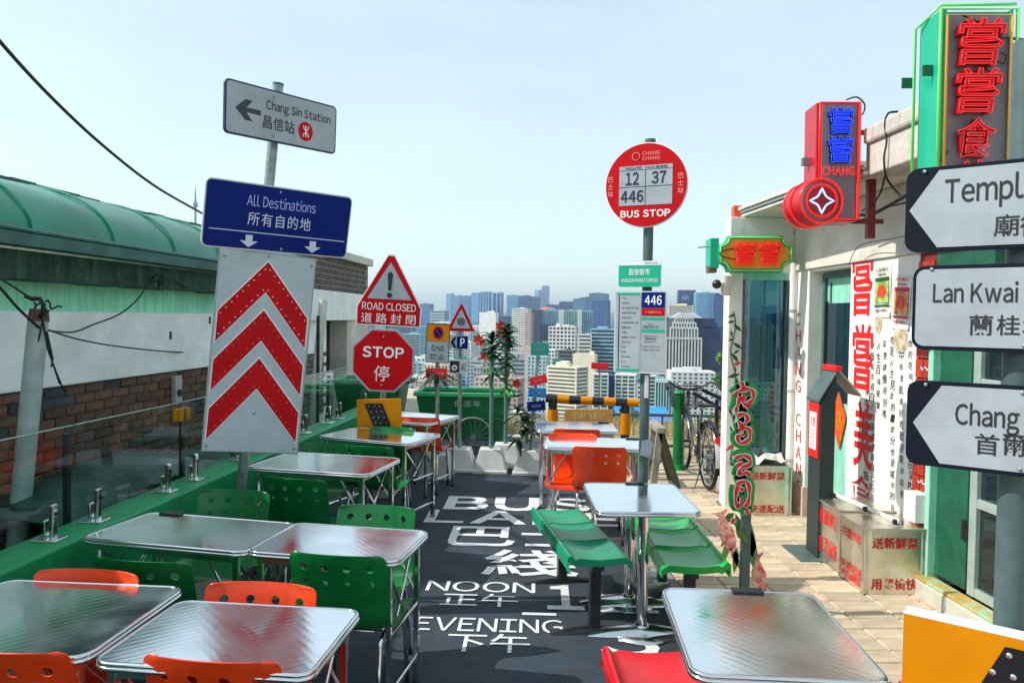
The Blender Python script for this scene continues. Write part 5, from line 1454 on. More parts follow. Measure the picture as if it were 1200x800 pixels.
TB = [
 ((0, 679), (207, 684), (112, 773), (-150, 754), 'steel topped table at the left frame edge, closest to the camera', None),
 ((204, 703), (424, 711), (363, 793), (114, 772), 'near steel topped table between four orange chairs', None),
 ((160, 599), (340, 611), (296, 648), (112, 629), 'steel topped table against the green parapet beside the leaning signpost', None),
 ((342, 611), (498, 621), (472, 658), (293, 645), 'steel topped table in the middle with ribbed reflections and green chairs', None),
 ((326, 528), (467, 536), (440, 556), (298, 547), 'steel topped table just beyond the leaning signpost', None),
 ((408, 500), (510, 507), (490, 521), (380, 510), 'steel topped table directly under the yellow striped board', None),
 ((445, 480), (531, 486), (512, 497), (440, 492), 'farthest table on the parapet side, in front of the garbage cart', None),
 ((627, 493), (717, 495), (726, 505), (629, 504), 'farthest table on the pavement side, before the striped barrier', None),
 ((637, 510), (749, 514), (757, 526), (640, 523), 'second table from the striped barrier, above the orange chair', None),
]
tobj = []
for i, (a, b, c, d, lab, rr) in enumerate(TB):
    cc_, an_, sc2 = tfit(a, b, c, d)
    tobj.append(place(ft, i == 0, cc_, an_, lab, sc2))
for i, cx_ in ((2, -.24), (7, .27), (8, .29)):
    o = tobj[i]; WL[o] = Vector((0, 0, 0)); MB().box(cx_ - .05, cx_ + .05, .23, .28, .748, .757).build('edge_bracket', black_m, o, bevel=.002); WL[o] = Vector(o.location)

# pedestal tables
def ped_table(tl, tr, br, bl, label, cols):
    cc_, an_, sc2 = tfit(tl, tr, br, bl, .56, .72)
    w, d = .58, .74
    r = empty('pedestal_table', (0, 0, 0), label, 'table', TGRP)
    table_top(r, w, d, clip=.04)
    for y in cols:
        c = MB().cyl((0, y, .03), (0, y, .73), .031, n=20).build('column', chrome, r, smooth=True)
        m = MB(); m.cyl((0, y, .03), (0, y, .07), .055, .035, 16)
        pts = []
        for sx in (-1, 1):
            rows = []
            for k in range(9):
                t = k / 8; hw_ = .075 - .03 * t; z = .062 - .045 * t ** 1.5
                rows.append([(sx * .31 * t, y - hw_, .005), (sx * .31 * t, y - hw_ * .8, z * .8), (sx * .31 * t, y, z), (sx * .31 * t, y + hw_ * .8, z * .8), (sx * .31 * t, y + hw_, .005)])
            m.grid(rows)
        m.cyl((0, y, .0), (0, y, .012), .16, n=28)
        m.build('foot', steel, r, smooth='all')
    MB().box(-.02, .02, cols[0], cols[1], .70, .728).build('support_rail', black_m, r)
    r.location = cc_; r.rotation_euler = (0, 0, an_)
    return r
ped_table((684, 562.5), (795, 563.5), (823, 604), (692, 602), 'white glaring pedestal table between the two green benches', (-.20, .26))
ped_table((766, 688), (943, 696), (1056, 795), (824, 787), 'near pedestal table with a red bench, beside the paving', (-.2, .22))

# moulded chair
prof_s = [(.235, .402), (.228, .430), (.19, .447), (.1, .440), (0, .431), (-.1, .434), (-.16, .452), (-.195, .495), (-.212, .545), (-.232, .63), (-.252, .71), (-.268, .77), (-.280, .825)]
def prof_eval():
    P = [Vector((0, y, z)) for y, z in prof_s]; Q = []
    for i in range(len(P) - 1):
        p0, p1, p2, p3 = P[max(i - 1, 0)], P[i], P[i + 1], P[min(i + 2, len(P) - 1)]
        for k in range(10):
            t = k / 10
            Q.append(0.5 * ((2 * p1) + (p2 - p0) * t + (2 * p0 - 5 * p1 + 4 * p2 - p3) * t * t + (3 * p1 - p0 - 3 * p2 + p3) * t ** 3))
    Q.append(P[-1]); L = [0]
    for i in range(1, len(Q)): L.append(L[-1] + (Q[i] - Q[i - 1]).length)
    return Q, L
PQ, PL = prof_eval(); PT = PL[-1]
def chair_pt(u, v):
    v = max(0, min(PT, v))
    i = 0
    while i < len(PL) - 2 and PL[i + 1] < v: i += 1
    t = (v - PL[i]) / (PL[i + 1] - PL[i]); p = PQ[i].lerp(PQ[i + 1], t)
    f = u / .22
    b = max(0, min(1, (v - .42) / .15))
    y = p.y + .035 * b * f * f
    z = p.z + (1 - b) * .018 * f * f + (.0 if b < 1 else 0)
    # top corner rounding
    d = PT - v; r = .035; hw = .222 - .006 * b
    if d < r: hw -= r - math.sqrt(max(0, r * r - (r - d) ** 2))
    if v < .04: hw -= .03 - math.sqrt(max(0, .03 ** 2 - (.03 - min(.03, v * .75)) ** 2))
    x = u * hw / .222 if abs(u) > .19 else u * (hw / .222 * .5 + .5)
    return (x, y, z)
def chair_shell():
    m = MB(); us = [-.222, -.211] + [-.2 + .025 * i for i in range(17)] + [.211, .222]
    top = PT - .028; b1 = top - .08; b2 = b1 - .07
    vs = [0, .008, .02, .04, .07, .12, .18, .24, .30, .35, .39, .42, .45, .48, .51, .55, .6, .64]
    vs = [v for v in vs if v < b2 - .02] + [b2 + .0175 * i for i in range(4)] + [b1 + .02 * i for i in range(5)] + [PT - .024, PT - .017, PT - .010, PT - .005, PT - .002, PT]
    vi = {round(v, 5): i for i, v in enumerate(vs)}
    pts = [[chair_pt(u, v) for u in us] for v in vs]
    base = {}; fl = []
    V = []
    for i, row in enumerate(pts):
        for j, p in enumerate(row): base[(i, j)] = len(V); V.append(p)
    i1 = min(range(len(vs)), key=lambda k: abs(vs[k] - b1)); i2 = min(range(len(vs)), key=lambda k: abs(vs[k] - b2))
    skip = set()
    for (i0, rad, hh) in ((i1, .0175, .08), (i2, .0125, .07)):
        for c in range(4):
            j0 = 2 + 4 * c
            for a in range(4):
                for b in range(4): skip.add((i0 + a, j0 + b))
            ring = [(i0, j0 + k) for k in range(4)] + [(i0 + k, j0 + 4) for k in range(4)] + [(i0 + 4, j0 + 4 - k) for k in range(4)] + [(i0 + 4 - k, j0) for k in range(4)]
            uc = us[j0 + 2]; vc = vs[i0] + hh / 2
            inner = []
            for k in range(16):
                ii, jj = ring[k]
                du = us[jj] - uc; dv = vs[ii] - vc; l = math.hypot(du, dv)
                inner.append(len(V)); V.append(chair_pt(uc + du / l * rad, vc + dv / l * rad))
            for k in range(16):
                k2 = (k + 1) % 16
                fl.append((base[ring[k]], base[ring[k2]], inner[k2], inner[k]))
    for i in range(len(vs) - 1):
        for j in range(len(us) - 1):
            if (i, j) not in skip: fl.append((base[(i, j)], base[(i, j + 1)], base[(i + 1, j + 1)], base[(i + 1, j)]))
    m.add(V, fl); return m
def make_chair(matl):
    r = empty('moulded_chair', (0, 0, 0), 'x', 'chair', 'moulded plastic chairs at the folding tables')
    chair_shell().build('seat_shell', matl, r, smooth='all', solid=.006)
    # frame: each side an arch of tube
    for sx in (-1, 1):
        x = sx * .175
        m = MB(); m.tube([(x * 1.06, .225, 0.01), (x * 1.03, .205, .25), (x, .19, .385), (x, .17, .415), (x, .12, .424)], .0105, 8)
        l = m.build('leg', chrome, r, smooth='all'); MB().cyl((x * 1.06, .226, 0), (x * 1.06, .224, .03), .0145, n=10).build('rubber_foot', rubber, l)
        m = MB(); m.tube([(x * 1.08, -.245, 0.01), (x * 1.04, -.215, .25), (x, -.185, .385), (x, -.16, .415), (x, -.12, .424)], .0105, 8)
        l = m.build('leg', chrome, r, smooth='all'); MB().cyl((x * 1.08, -.246, 0), (x * 1.08, -.244, .03), .0145, n=10).build('rubber_foot', rubber, l)
    m = MB()
    for sx in (-1, 1): m.tube([(sx * .175, .13, .424), (sx * .175, -.13, .424)], .0105, 8)
    m.tube([(-.175, .08, .418), (.175, .08, .418)], .009, 8); m.tube([(-.175, -.10, .418), (.175, -.10, .418)], .009, 8)
    m.build('seat_frame', chrome, r, smooth='all')
    return r
cg = make_chair(green_p); co = make_chair(orange_p)
used = set()
def chair(col, c, ang, label):
    t = cg if col == 'g' else co
    if t in used: return copy_tree(t, c, math.radians(ang), label=label)
    used.add(t); t.scale = (1, 1, .952); t.location = c; t.rotation_euler = (0, 0, math.radians(ang)); t['label'] = label; return t
def chair_px(col, px, pytop, facing, ang, label, dy=0):
    """px,pytop: middle of the top edge of the backrest (z=.825, .28 behind the seat centre)"""
    p = onz(px, pytop, .785)
    a = math.radians(ang + (0 if facing == 'away' else 180))
    off = Vector((math.sin(a) * -.28 * -1, -.28 * math.cos(a), 0))
    c = Vector((p.x, p.y, 0)) - off
    chair(col, (c.x, c.y + dy, 0), math.degrees(a), label)
chair_px('o', 240, 776, 'away', -4, 'orange chair nearest the camera, its back to us under the near table')
chair_px('o', -10, 766, 'away', -2, 'orange chair cut by the left frame edge at the bottom corner')
chair_px('o', 109, 666, 'to', -3, 'orange chair beyond the leftmost table with only the top of its back showing')
chair_px('o', 311, 681, 'to', -3, 'orange chair beyond the near table in front of the green chair back')
chair_px('g', 160, 658, 'away', -5, 'dark green chair pushed under the table against the parapet')
chair_px('g', 391, 651, 'away', -6, 'green chair with two rows of holes backing toward the near tables')
chair_px('g', 279, 573, 'to', -6, 'green chair beyond the parapet table, left of the leaning post foot')
chair_px('g', 444, 591, 'to', -6, 'bright green chair back rising behind the middle table')
chair_px('g', 341, 561, 'away', -9, 'green chair backing toward us beside the leaning post foot')
chair_px('g', 385, 517, 'to', -9, 'green chair facing us across the table beyond the leaning signpost', -.10)
chair_px('g', 428, 523, 'away', -10, 'dark green chair tucked under the table below the yellow striped board')
chair_px('g', 462, 499, 'to', -10, 'green chair facing us beyond the table below the yellow striped board', -.05)
chair_px('o', 490, 489, 'away', -8, 'orange chair backing toward us at the far parapet side table')
chair_px('o', 703, 524, 'away', -4, 'orange chair with holes nearest on the pavement side, behind the white table')
chair_px('o', 676, 503, 'away', -4, 'orange chair squeezed between the two far pavement side tables')
chair_px('o', 672, 510, 'to', -3, 'orange chair facing us under the second far pavement side table', .15)
# round stool
sp_ = onz(250, 690, .46)
st = empty('round_stool', (sp_.x, sp_.y, 0), 'small pale round stool between the orange and green chairs', 'stool')
MB().cyl((sp_.x, sp_.y, .44), (sp_.x, sp_.y, .46), .15, n=32).build('seat', mat('pale_seat', (0.30, 0.36, 0.28), .6), st, smooth=True, bevel=.004)
for k in range(3):
    a = k * 2.09; MB().cyl((sp_.x + .06 * math.cos(a), sp_.y + .06 * math.sin(a), .44), (sp_.x + .14 * math.cos(a), sp_.y + .14 * math.sin(a), 0), .010, n=8).build('leg', chrome, st, smooth=True)

# triple benches
def bench(root_loc, ang, flip, matl, label, name='triple_bench'):
    r = empty(name, (0, 0, 0), label, 'bench', 'three-seat benches at the pedestal tables')
    fx_ = -1 if flip else 1
    prof = [(-.194, .405), (-.195, .45), (-.193, .474), (-.184, .486), (-.172, .485), (-.162, .474), (-.150, .462), (-.125, .458), (-.06, .449), (0, .446), (.08, .450), (.14, .455), (.165, .452), (.180, .440), (.184, .40), (.176, .396)]
    for k in (-1, 0, 1):
        y0, y1 = k * .375 - .179, k * .375 + .179
        rows = []
        N = 14
        for i in range(N + 1):
            t = i / N; y = y0 + (y1 - y0) * t
            e = abs(t - .5) * 2
            row = []
            for x, z in prof:
                lift = .012 * max(0, (e - .75) / .25) ** 2 if -.15 < x < .15 else 0
                dish = -.010 * (1 - e * e) * max(0, 1 - (x / .15) ** 2) if abs(x) < .15 else 0
                sc_ = 0.0
                if e > .93 and z > .5: sc_ = -.012
                row.append((fx_ * x, y, z + lift + dish + sc_))
            rows.append(row)
        # end skirts
        rows = [[(x, y0 + .004, max(.405, z - .04)) for x, y, z in rows[0]]] + rows + [[(x, y1 - .004, max(.405, z - .04)) for x, y, z in rows[-1]]]
        MB().grid(rows).build('seat', matl, r, smooth='all', solid=.006)
        m = MB(); m.box(fx_ * -.12 if not flip else -.13, fx_ * .13 if not flip else .12, k * .375 - .02, k * .375 + .02, .385, .415)
        m.build('seat_bracket', black_m, r)
        MB().cyl((fx_ * -.19, k * .375 - .13, .455), (fx_ * -.165, k * .375 - .13, .455), .012, n=10).build('bolt', black_m, r)
    MB().box(-.035, .035, -.50, .50, .375, .425).build('beam', black_m, r, bevel=.004)
    for y in (-.42, .42):
        MB().box(-.03, .03, y - .03, y + .03, .02, .385).build('leg', black_m, r, bevel=.004)
        rows = []
        for k in range(17):
            t = k / 16 * 2 - 1; hw_ = .045 - .02 * abs(t); z = .038 - .03 * abs(t) ** 1.4
            rows.append([(t * .26, y - hw_, .0), (t * .26, y - hw_ * .8, z * .8), (t * .26, y, z), (t * .26, y + hw_ * .8, z * .8), (t * .26, y + hw_, .0)])
        MB().grid(rows).build('foot', black_m, r, smooth='all')
    r.location = root_loc; r.rotation_euler = (0, 0, math.radians(ang))
    return r
bench((.27, 4.80, 0), 11, False, green_p3, 'teal green three-seat bench left of the white pedestal table')
bench((.865, 4.72, 0), 1, True, green_p2, 'bright green three-seat bench beside the paving')
rb = bench((.50, 2.52, 0), 3, False, red_p, 'red three-seat bench under the near pedestal table')
bench((1.22, 2.30, 0), 2, True, red_p, 'red three-seat bench hidden on the far side of the near pedestal table')

# ================================================================ calligraphy sign with bamboo and carp
D = 4.6
pp_ = at(873, 690, D)
cs = empty('calligraphy_sign', Vector((pp_.x, D, 0)), 'green sign with red cursive characters on a post with bamboo and carp cutouts', 'sign')
MB().box(pp_.x - .028, pp_.x + .028, D, D + .035, 0, at(873, 560, D).z).build('post', greypost, cs, bevel=.004)
MB().box(pp_.x - .14, pp_.x + .14, D - .12, D + .14, .03, .05).build('base_plate', greypost, cs)
z = lambda py: at(870, py, D).z
x = lambda px: at(px, 500, D).x
outl_R = [(862, 437), (870, 444), (878, 452), (884, 462), (883, 474), (877, 481), (878, 492), (884, 505), (882, 515), (874, 522), (872, 528), (880, 534), (884, 545), (882, 556), (877, 562), (882, 574), (883, 590), (878, 601), (872, 610), (866, 604)]
outl_L = [(858, 612), (853, 620), (856, 608), (860, 596), (856, 585), (857, 570), (861, 560), (857, 548), (858, 536), (863, 528), (860, 520), (857, 508), (858, 492), (861, 482), (856, 472), (855, 460), (858, 450)]
outl = [(x(869.5 + (a - 869.5) * 1.13), z(b)) for a, b in outl_R + outl_L]
gb_ = MB(); gb_.fr(Matrix.Translation((0, D - .03, 0)))
m = MB(); m.fr(Matrix.Translation((0, D - .03, 0)))
w1 = MB(); w1.fr(Matrix.Translation((0, D - .03, 0)))
def brush(paths):
    for rad, mm, dy in ((.019, gb_, .012), (.0125, w1, -.003), (.0085, m, -.008)):
        for pth in paths:
            n = len(pth); Q = []
            P = [Vector((x(a), 0, z(b))) for a, b in pth]
            for i in range(n - 1):
                p0, p1, p2, p3 = P[max(i - 1, 0)], P[i], P[i + 1], P[min(i + 2, n - 1)]
                for k in range(5):
                    t = k / 5; Q.append(0.5 * ((2 * p1) + (p2 - p0) * t + (2 * p0 - 5 * p1 + 4 * p2 - p3) * t * t + (3 * p1 - p0 - 3 * p2 + p3) * t ** 3))
            Q.append(P[-1])
            # flat ribbon with swelling width
            L_, R_2 = [], []
            for i, p in enumerate(Q):
                d = (Q[min(i + 1, len(Q) - 1)] - Q[max(i - 1, 0)]).normalized(); nn = Vector((-d.z, 0, d.x)); wd = rad * (.55 + .9 * abs(math.sin(i * .42 + 1)))
                if mm is w1: wd = wd * .8 + .003
                if mm is gb_: wd = wd * .35 + .030
                L_.append(p + nn * wd + Vector((0, dy, 0))); R_2.append(p - nn * wd + Vector((0, dy, 0)))
            mm.grid([L_, R_2])
brush([[(866, 447), (869, 454)], [(859, 462), (862, 458), (872, 455), (879, 457), (880, 466), (874, 472)], [(865, 463), (862, 474), (860, 480)], [(870, 462), (868, 470), (876, 476)],
       [(862, 486), (870, 484), (874, 490), (868, 498), (864, 493)], [(864, 503), (872, 500), (877, 504), (876, 514), (866, 518), (863, 510), (870, 508)],
       [(861, 536), (869, 532), (877, 535), (878, 542), (868, 547), (866, 554), (874, 552), (878, 556)], [(862, 545), (870, 540)],
       [(863, 566), (873, 562), (878, 570), (877, 586), (872, 592)], [(864, 568), (862, 584), (866, 592), (870, 582)], [(867, 572), (872, 571)], [(861, 606), (858, 612)], [(875, 595), (878, 601)]])
gb_.build('green_backing', mat('cutout_green', (0.005, 0.27, 0.05), .5, var=.1), cs, solid=.012)
MB().box(pp_.x - .012, pp_.x + .012, D - .012, D, z(600), z(445)).build('spine', greypost, cs)
w1.build('white_outline', palewhite, cs); m.build('lettering', red_ink, cs)
# bamboo, leaves, carp as thick cutouts
def leafblade(mbx, p, ang, l, w_, y):
    c, s = math.cos(ang), math.sin(ang)
    pts = [(0, 0), (l * .3, w_), (l * .65, w_ * .8), (l, 0), (l * .65, -w_ * .7), (l * .3, -w_)]
    mbx.prism([(p[0] + a * c - b * s, p[1] + a * s + b * c) for a, b in pts], y, y + .006)
for (px, py, ang, l) in ((858, 632, -110, .17), (860, 640, -70, .14), (862, 622, -130, .12), (864, 618, -50, .12), (866, 640, -95, .16), (889, 668, 95, .30), (888, 655, 100, .22), (862, 600, -140, .10), (880, 640, 110, .2)):
    m = MB(); leafblade(m, (x(px), z(py)), math.radians(ang), l, .02 if l < .2 else .032, D - .02 if px < 880 else D + .04)
    m.build('leaf', leaf_l, cs)
def carp(px, py, ang, l, y):
    m = MB(); c, s = math.cos(ang), math.sin(ang)
    body = [(-.5, .0), (-.42, .09), (-.2, .16), (.05, .17), (.28, .08), (.36, .06), (.5, .2), (.46, 0), (.5, -.18), (.36, -.05), (.22, -.09), (0, -.16), (-.25, -.14), (-.42, -.08)]
    f = lambda q: [(x(px) + (a * c - b * s) * l, z(py) + (a * s + b * c) * l) for a, b in q]
    o = MB().prism(f(body), y, y + .012).build('carp', mat('carp_red', (0.78, 0.04, 0.01), .5, col2=(0.85, 0.6, 0.5), scale=30), cs)
    MB().prism(f([(-.42, .02), (-.38, .05), (-.35, .02), (-.38, -.01)]), y - .003, y - .0005).build('eye', ink, o)
carp(853, 622, math.radians(108), .27, D - .03)
carp(897, 676, math.radians(100), .26, D + .05)

# ================================================================ BICYCLE
bk_ = onz(829, 577); 
bp0 = Vector((bk_.x, bk_.y - .0, .035))
bp1 = onz(803, 565); hd = Vector((-.055, .97, 0)).normalized()
# local frame: x forward, y left, z up
BX = Matrix((hd, Vector((0, 0, 1)).cross(hd), Vector((0, 0, 1)))).transposed().to_4x4(); BX.translation = bp0
bc = empty('bicycle', bp0, 'black city bicycle with basket and red reflector on a rear stand', 'bicycle')
R = .345; WB = 1.04
def wheel(xc, nm='wheel'):
    c = (xc, 0, R)
    ty = MB().fr(BX).tube([(xc + R * .94 * math.cos(a), 0, R + R * .94 * math.sin(a)) for a in [2 * math.pi * i / 40 for i in range(40)]], .020, 8, closed=True).build('tyre', rubber, bc, smooth='all')
    MB().fr(BX).tube([(xc + R * .86 * math.cos(a), 0, R + R * .86 * math.sin(a)) for a in [2 * math.pi * i / 40 for i in range(40)]], .013, 6, closed=True).build('rim', chrome, ty, smooth='all')
    m = MB().fr(BX)
    for i in range(28):
        a = 2 * math.pi * i / 28; s_ = .03 if i % 2 else -.03
        m.cyl((xc + .02 * math.cos(a + 1), s_, R + .02 * math.sin(a + 1)), (xc + R * .86 * math.cos(a), 0, R + R * .86 * math.sin(a)), .0014, n=4, caps=False)
    m.build('spokes', chrome, ty, kind='stuff')
    MB().fr(BX).cyl((xc, -.05, R), (xc, .05, R), .02, n=12).build('hub', steel, ty, smooth=True)
wheel(0); wheel(WB)
m = MB().fr(BX)
bbk = (.44, 0, .28); seat_t = (.28, 0, .80); head_t = (.88, 0, .88); head_b = (.93, 0, .68)
m.tube([bbk, seat_t], .017, 8); m.tube([bbk, (.62, 0, .36), (.80, 0, .55), head_b], .019, 8); m.tube([(.38, 0, .48), (.6, 0, .52), (.90, 0, .76)], .017, 8); m.tube([head_t, head_b], .021, 8)
for s_ in (-.05, .05):
    m.tube([(0, s_, R), (bbk[0], s_ * .6, bbk[2])], .010, 6); m.tube([(0, s_, R), (.33, s_ * .3, .66)], .009, 6); m.tube([(head_b[0], s_ * .9, head_b[2] - .02), (WB, s_, R)], .012, 6)
m.build('frame', mat('silver_black_frame', (0.10, 0.10, 0.11), .25, .5), bc, smooth='all')
for xc, a0, a1 in ((0, 20, 200), (WB, 10, 150)):
    rows = []
    for i in range(15):
        a = math.radians(a0 + (a1 - a0) * i / 14); rr = R + .022
        rows.append([(xc + rr * math.cos(a), y, R + rr * math.sin(a)) for y in (-.030,)] + [(xc + (rr + .012) * math.cos(a), y, R + (rr + .012) * math.sin(a)) for y in (-.015, .015)] + [(xc + rr * math.cos(a), .030, R + rr * math.sin(a))])
    MB().fr(BX).grid(rows).build('mudguard', black_m, bc, smooth='all', solid=.002)
fg = MB().fr(BX); rows = []
for i in range(5):
    a = math.radians(150 + 38 * i / 4); rr = R + .036
    rows.append([(rr * math.cos(a), y, R + rr * math.sin(a)) for y in (-.032, 0, .032)])
fg.grid(rows).build('white_mudflap', palewhite, bc, smooth='all', solid=.003)
MB().fr(BX).cyl((-.335, 0, .56), (-.36, 0, .57), .036, n=16).build('reflector', bright_red, bc)
m = MB().fr(BX)
sd_ = [(.12, .105), (.15, .12), (.2, .115), (.28, .07), (.36, .035), (.42, .022), (.44, .0)]
rows = [[(xx, -w_, .845), (xx, -w_ * .7, .872), (xx, 0, .868), (xx, w_ * .7, .872), (xx, w_, .845)] for xx, w_ in sd_]
rows = [[(.115, y, .85) for y in (-.08, -.05, 0, .05, .08)]] + rows
m.grid(rows); m.build('saddle', black_m, bc, smooth='all', solid=.012)
MB().fr(BX).tube([(.275, 0, .80), (.265, 0, .86)], .014, 8).tube([(.2, -.04, .84), (.2, .04, .84)], .02, 8).build('seat_post', chrome, bc, smooth='all')
m = MB().fr(BX); m.tube([(.88, 0, .88), (.86, 0, .98)], .014, 8)
m.tube([(.62, .30, 1.00), (.70, .295, 1.03), (.80, .24, 1.06), (.87, .14, .99), (.875, .05, .965), (.875, -.05, .965), (.87, -.14, .99), (.80, -.24, 1.06), (.70, -.295, 1.03), (.62, -.30, 1.00)], .012, 8)
hb = m.build('handlebar', black_m, bc, smooth='all')
for s_ in (-1, 1):
    MB().fr(BX).tube([(.60, s_ * .302, .992), (.71, s_ * .293, 1.033)], .018, 8).build('grip', rubber, hb, smooth='all')
    MB().fr(BX).tube([(.78, s_ * .25, 1.035), (.70, s_ * .27, .985), (.65, s_ * .28, .965)], .006, 6).build('brake_lever', steel, hb, smooth='all')
MB().fr(BX).sphere((.82, .10, 1.02), .028, 10, 8).build('bell', chrome, hb, smooth='all')
# basket
m = MB().fr(BX)
for i in range(9):
    y = -.16 + .04 * i
    m.tube([(.96, y * .8, .74), (.93, y, 1.0)], .003, 4); m.tube([(1.18, y * .8, .74), (1.24, y, 1.0)], .003, 4); m.tube([(.96, y * .8, .74), (1.18, y * .8, .74)], .003, 4)
for i in range(8):
    t = i / 7
    for s_ in (-1, 1): m.tube([(.96 + .22 * t, s_ * .128, .74), (.93 + .31 * t, s_ * .16, 1.0)], .003, 4)
for k in range(6):
    t = k / 5; xa, xb, yy, zz = .96 - .03 * t, 1.18 + .06 * t, .128 + .032 * t, .74 + .26 * t
    m.tube([(xa, -yy, zz), (xb, -yy, zz), (xb, yy, zz), (xa, yy, zz)], .003 if k < 5 else .006, 4, closed=True)
m.build('basket', black_m, bc)
# rack, crank, pedals, stand
m = MB().fr(BX)
for y in (-.06, 0, .06): m.tube([(-.28, y, .69), (.2, y, .70)], .006, 6)
m.tube([(-.28, -.06, .69), (-.28, .06, .69)], .006, 6)
for s_ in (-.065, .065): m.tube([(0, s_, R), (-.12, s_, .69)], .005, 6)
m.build('rear_rack', black_m, bc, smooth='all')
cr = MB().fr(BX).cyl((.44, -.045, .28), (.44, -.05, .28), .085, n=24).build('chainring', steel, bc)
MB().fr(BX).tube([(.44, -.06, .28), (.44, -.075, .12)], .009, 6).tube([(.44, .06, .28), (.44, .075, .44)], .009, 6).build('crank', steel, cr, smooth='all')
MB().fr(BX).box(.40, .48, -.16, -.08, .11, .13).build('pedal', rubber, cr); MB().fr(BX).box(.40, .48, .08, .16, .43, .45).build('pedal', rubber, cr)
MB().fr(BX).tube([(0, -.05, R), (-.06, -.13, .1), (-.13, -.19, -.02), (-.13, .19, -.02), (-.06, .13, .1), (0, .05, R)], .0075, 6).build('stand', black_m, bc, smooth='all')

# ================================================================ green litter pillar, trestle, barrier, rail
D = 9.1
a = at(789, 460, D); b = at(804, 460, D)
gp = empty('green_letter_pillar', (a.x / 2 + b.x / 2, D, 0), 'bright green round pillar standing behind the bicycle', 'pillar')
cxx = (a.x + b.x) / 2; rr = (b.x - a.x) / 2.3
MB().cyl((cxx, D, 0), (cxx, D, a.z), rr, n=28).build('body', green_p, gp, smooth=True)
MB().cyl((cxx, D, a.z), (cxx, D, a.z + .03), rr * 1.1, rr * .9, n=28).build('cap', cart_rim, gp, smooth=True)
MB().cyl((cxx, D, 0.02), (cxx, D, .10), rr * 1.15, n=28).build('plinth', green_p2, gp, smooth=True)
D = 8.3
tp = onz(768, 573); 
tz = at(772, 500, D).z
tr = empty('trestle', (at(772, 570, D).x, D, 0), 'weathered wooden trestle leaning in an A shape near the pavement end', 'trestle')
xa = at(770, 500, D).x; xl = at(762, 572, D).x; xr_ = at(790, 572, D).x
for (x1_, mt, nm) in ((xl, wood_m, 'pale_leg'), (xr_, wood_d, 'dark_leg')):
    for y in (D - .22, D + .18):
        m = MB(); d = Vector((x1_ - xa, 0, -tz)); n_ = Vector((-d.z, 0, d.x)).normalized() * .035
        A_ = Vector((xa, y, tz)); B_ = Vector((x1_, y, 0.03))
        m.add([A_ - n_, A_ + n_, B_ + n_, B_ - n_] + [p + Vector((0, .05, 0)) for p in (A_ - n_, A_ + n_, B_ + n_, B_ - n_)], [(0, 1, 2, 3), (7, 6, 5, 4), (0, 4, 5, 1), (1, 5, 6, 2), (2, 6, 7, 3), (3, 7, 4, 0)])
        m.build('leg', mt, tr, bevel=.004)
MB().box(xa - .05, xa + .05, D - .28, D + .28, tz - .03, tz + .03).build('top_rail', wood_m, tr, bevel=.006)
MB().box(xa - .10, xa + .02, D - .16, D + .14, tz * .42, tz * .42 + .05).build('cross_rail', wood_d, tr, bevel=.004)
# striped barrier
D = 8.75
br = empty('striped_barrier', (at(690, 500, D).x, D, 0), 'yellow and black striped tube barrier across the lane end', 'barrier')
pl, pr2 = at(648, 467, D), at(733, 471.5, D); le, re = at(630, 466, D), at(748, 472.5, D)
le = pl + (pl - pr2) * .10; re = pr2 + (pr2 - pl) * .18
black_t = black_m; n = 8
for i in range(n):
    p = le.lerp(re, i / n); q_ = le.lerp(re, (i + 1) / n)
    MB().cyl(p, q_, .048, n=18).build('stripe', black_t if i % 2 == 0 else yellow_m, br, smooth=True)
for P_ in (pl, pr2):
    k = 0; z = P_.z
    while z > 0:
        z2 = max(0, z - (.12 if k == 0 else .24))
        MB().cyl((P_.x, P_.y, z2), (P_.x, P_.y, z), .0495 if k % 2 == 0 else .06, n=18).build('stripe', black_t if k % 2 == 0 else yellow_m, br, smooth=True); z = z2; k += 1
D = 8.55
M, W, Hh = quad((662, 479), (718, 480), (718, 505), (662, 505), D, True)
e_ = empty('stay_away_board', M @ Vector((0, 0, -Hh / 2)), 'tan board lettered STAY AWAY hung on the striped barrier', 'board')
MB().fr(M).box(-W / 2, W / 2, 0, .02, -Hh / 2, Hh / 2).build('board', board_brown, e_, bevel=.002)
m = MB().fr(M); text(m, 'STAY AWAY', 0, Hh * .22, Hh * .28, W * .68, .01, y=-.003); m.build('lettering', mat('pale_tan_print', (0.75, 0.55, 0.3), .6), e_)
M, W, Hh = quad((693, 424.5), (713, 425.5), (713, 433), (693, 432), 12, True)
r0_ = empty('red_plate', M @ Vector((0, .05, 0)), 'small plain red plate on a thin mast left of the timetable board', 'sign')
MB().fr(M).box(-W / 2, W / 2, 0, .02, -Hh / 2, Hh / 2).build('plate', bright_red, r0_)
MB().cyl(at(703, 430, 12.03), Vector((at(703, 430, 12.03).x, 12.03, -1.2)), .012, n=8).build('pole', galv, r0_)
# grey railing behind the bicycle
rl = empty('grey_railing', onz(800, 560), 'low grey metal railing at the pavement end', 'railing')
for i in range(9):
    x_ = .9 + i * .22; MB().cyl((x_, 9.55, 0), (x_, 9.55, .62 if i % 2 == 0 else .6), .012, n=8).build('baluster', greypost, rl)
for z in (.6, .22): MB().box(.85, 2.75, 9.53, 9.57, z, z + .035).build('rail', greypost, rl)
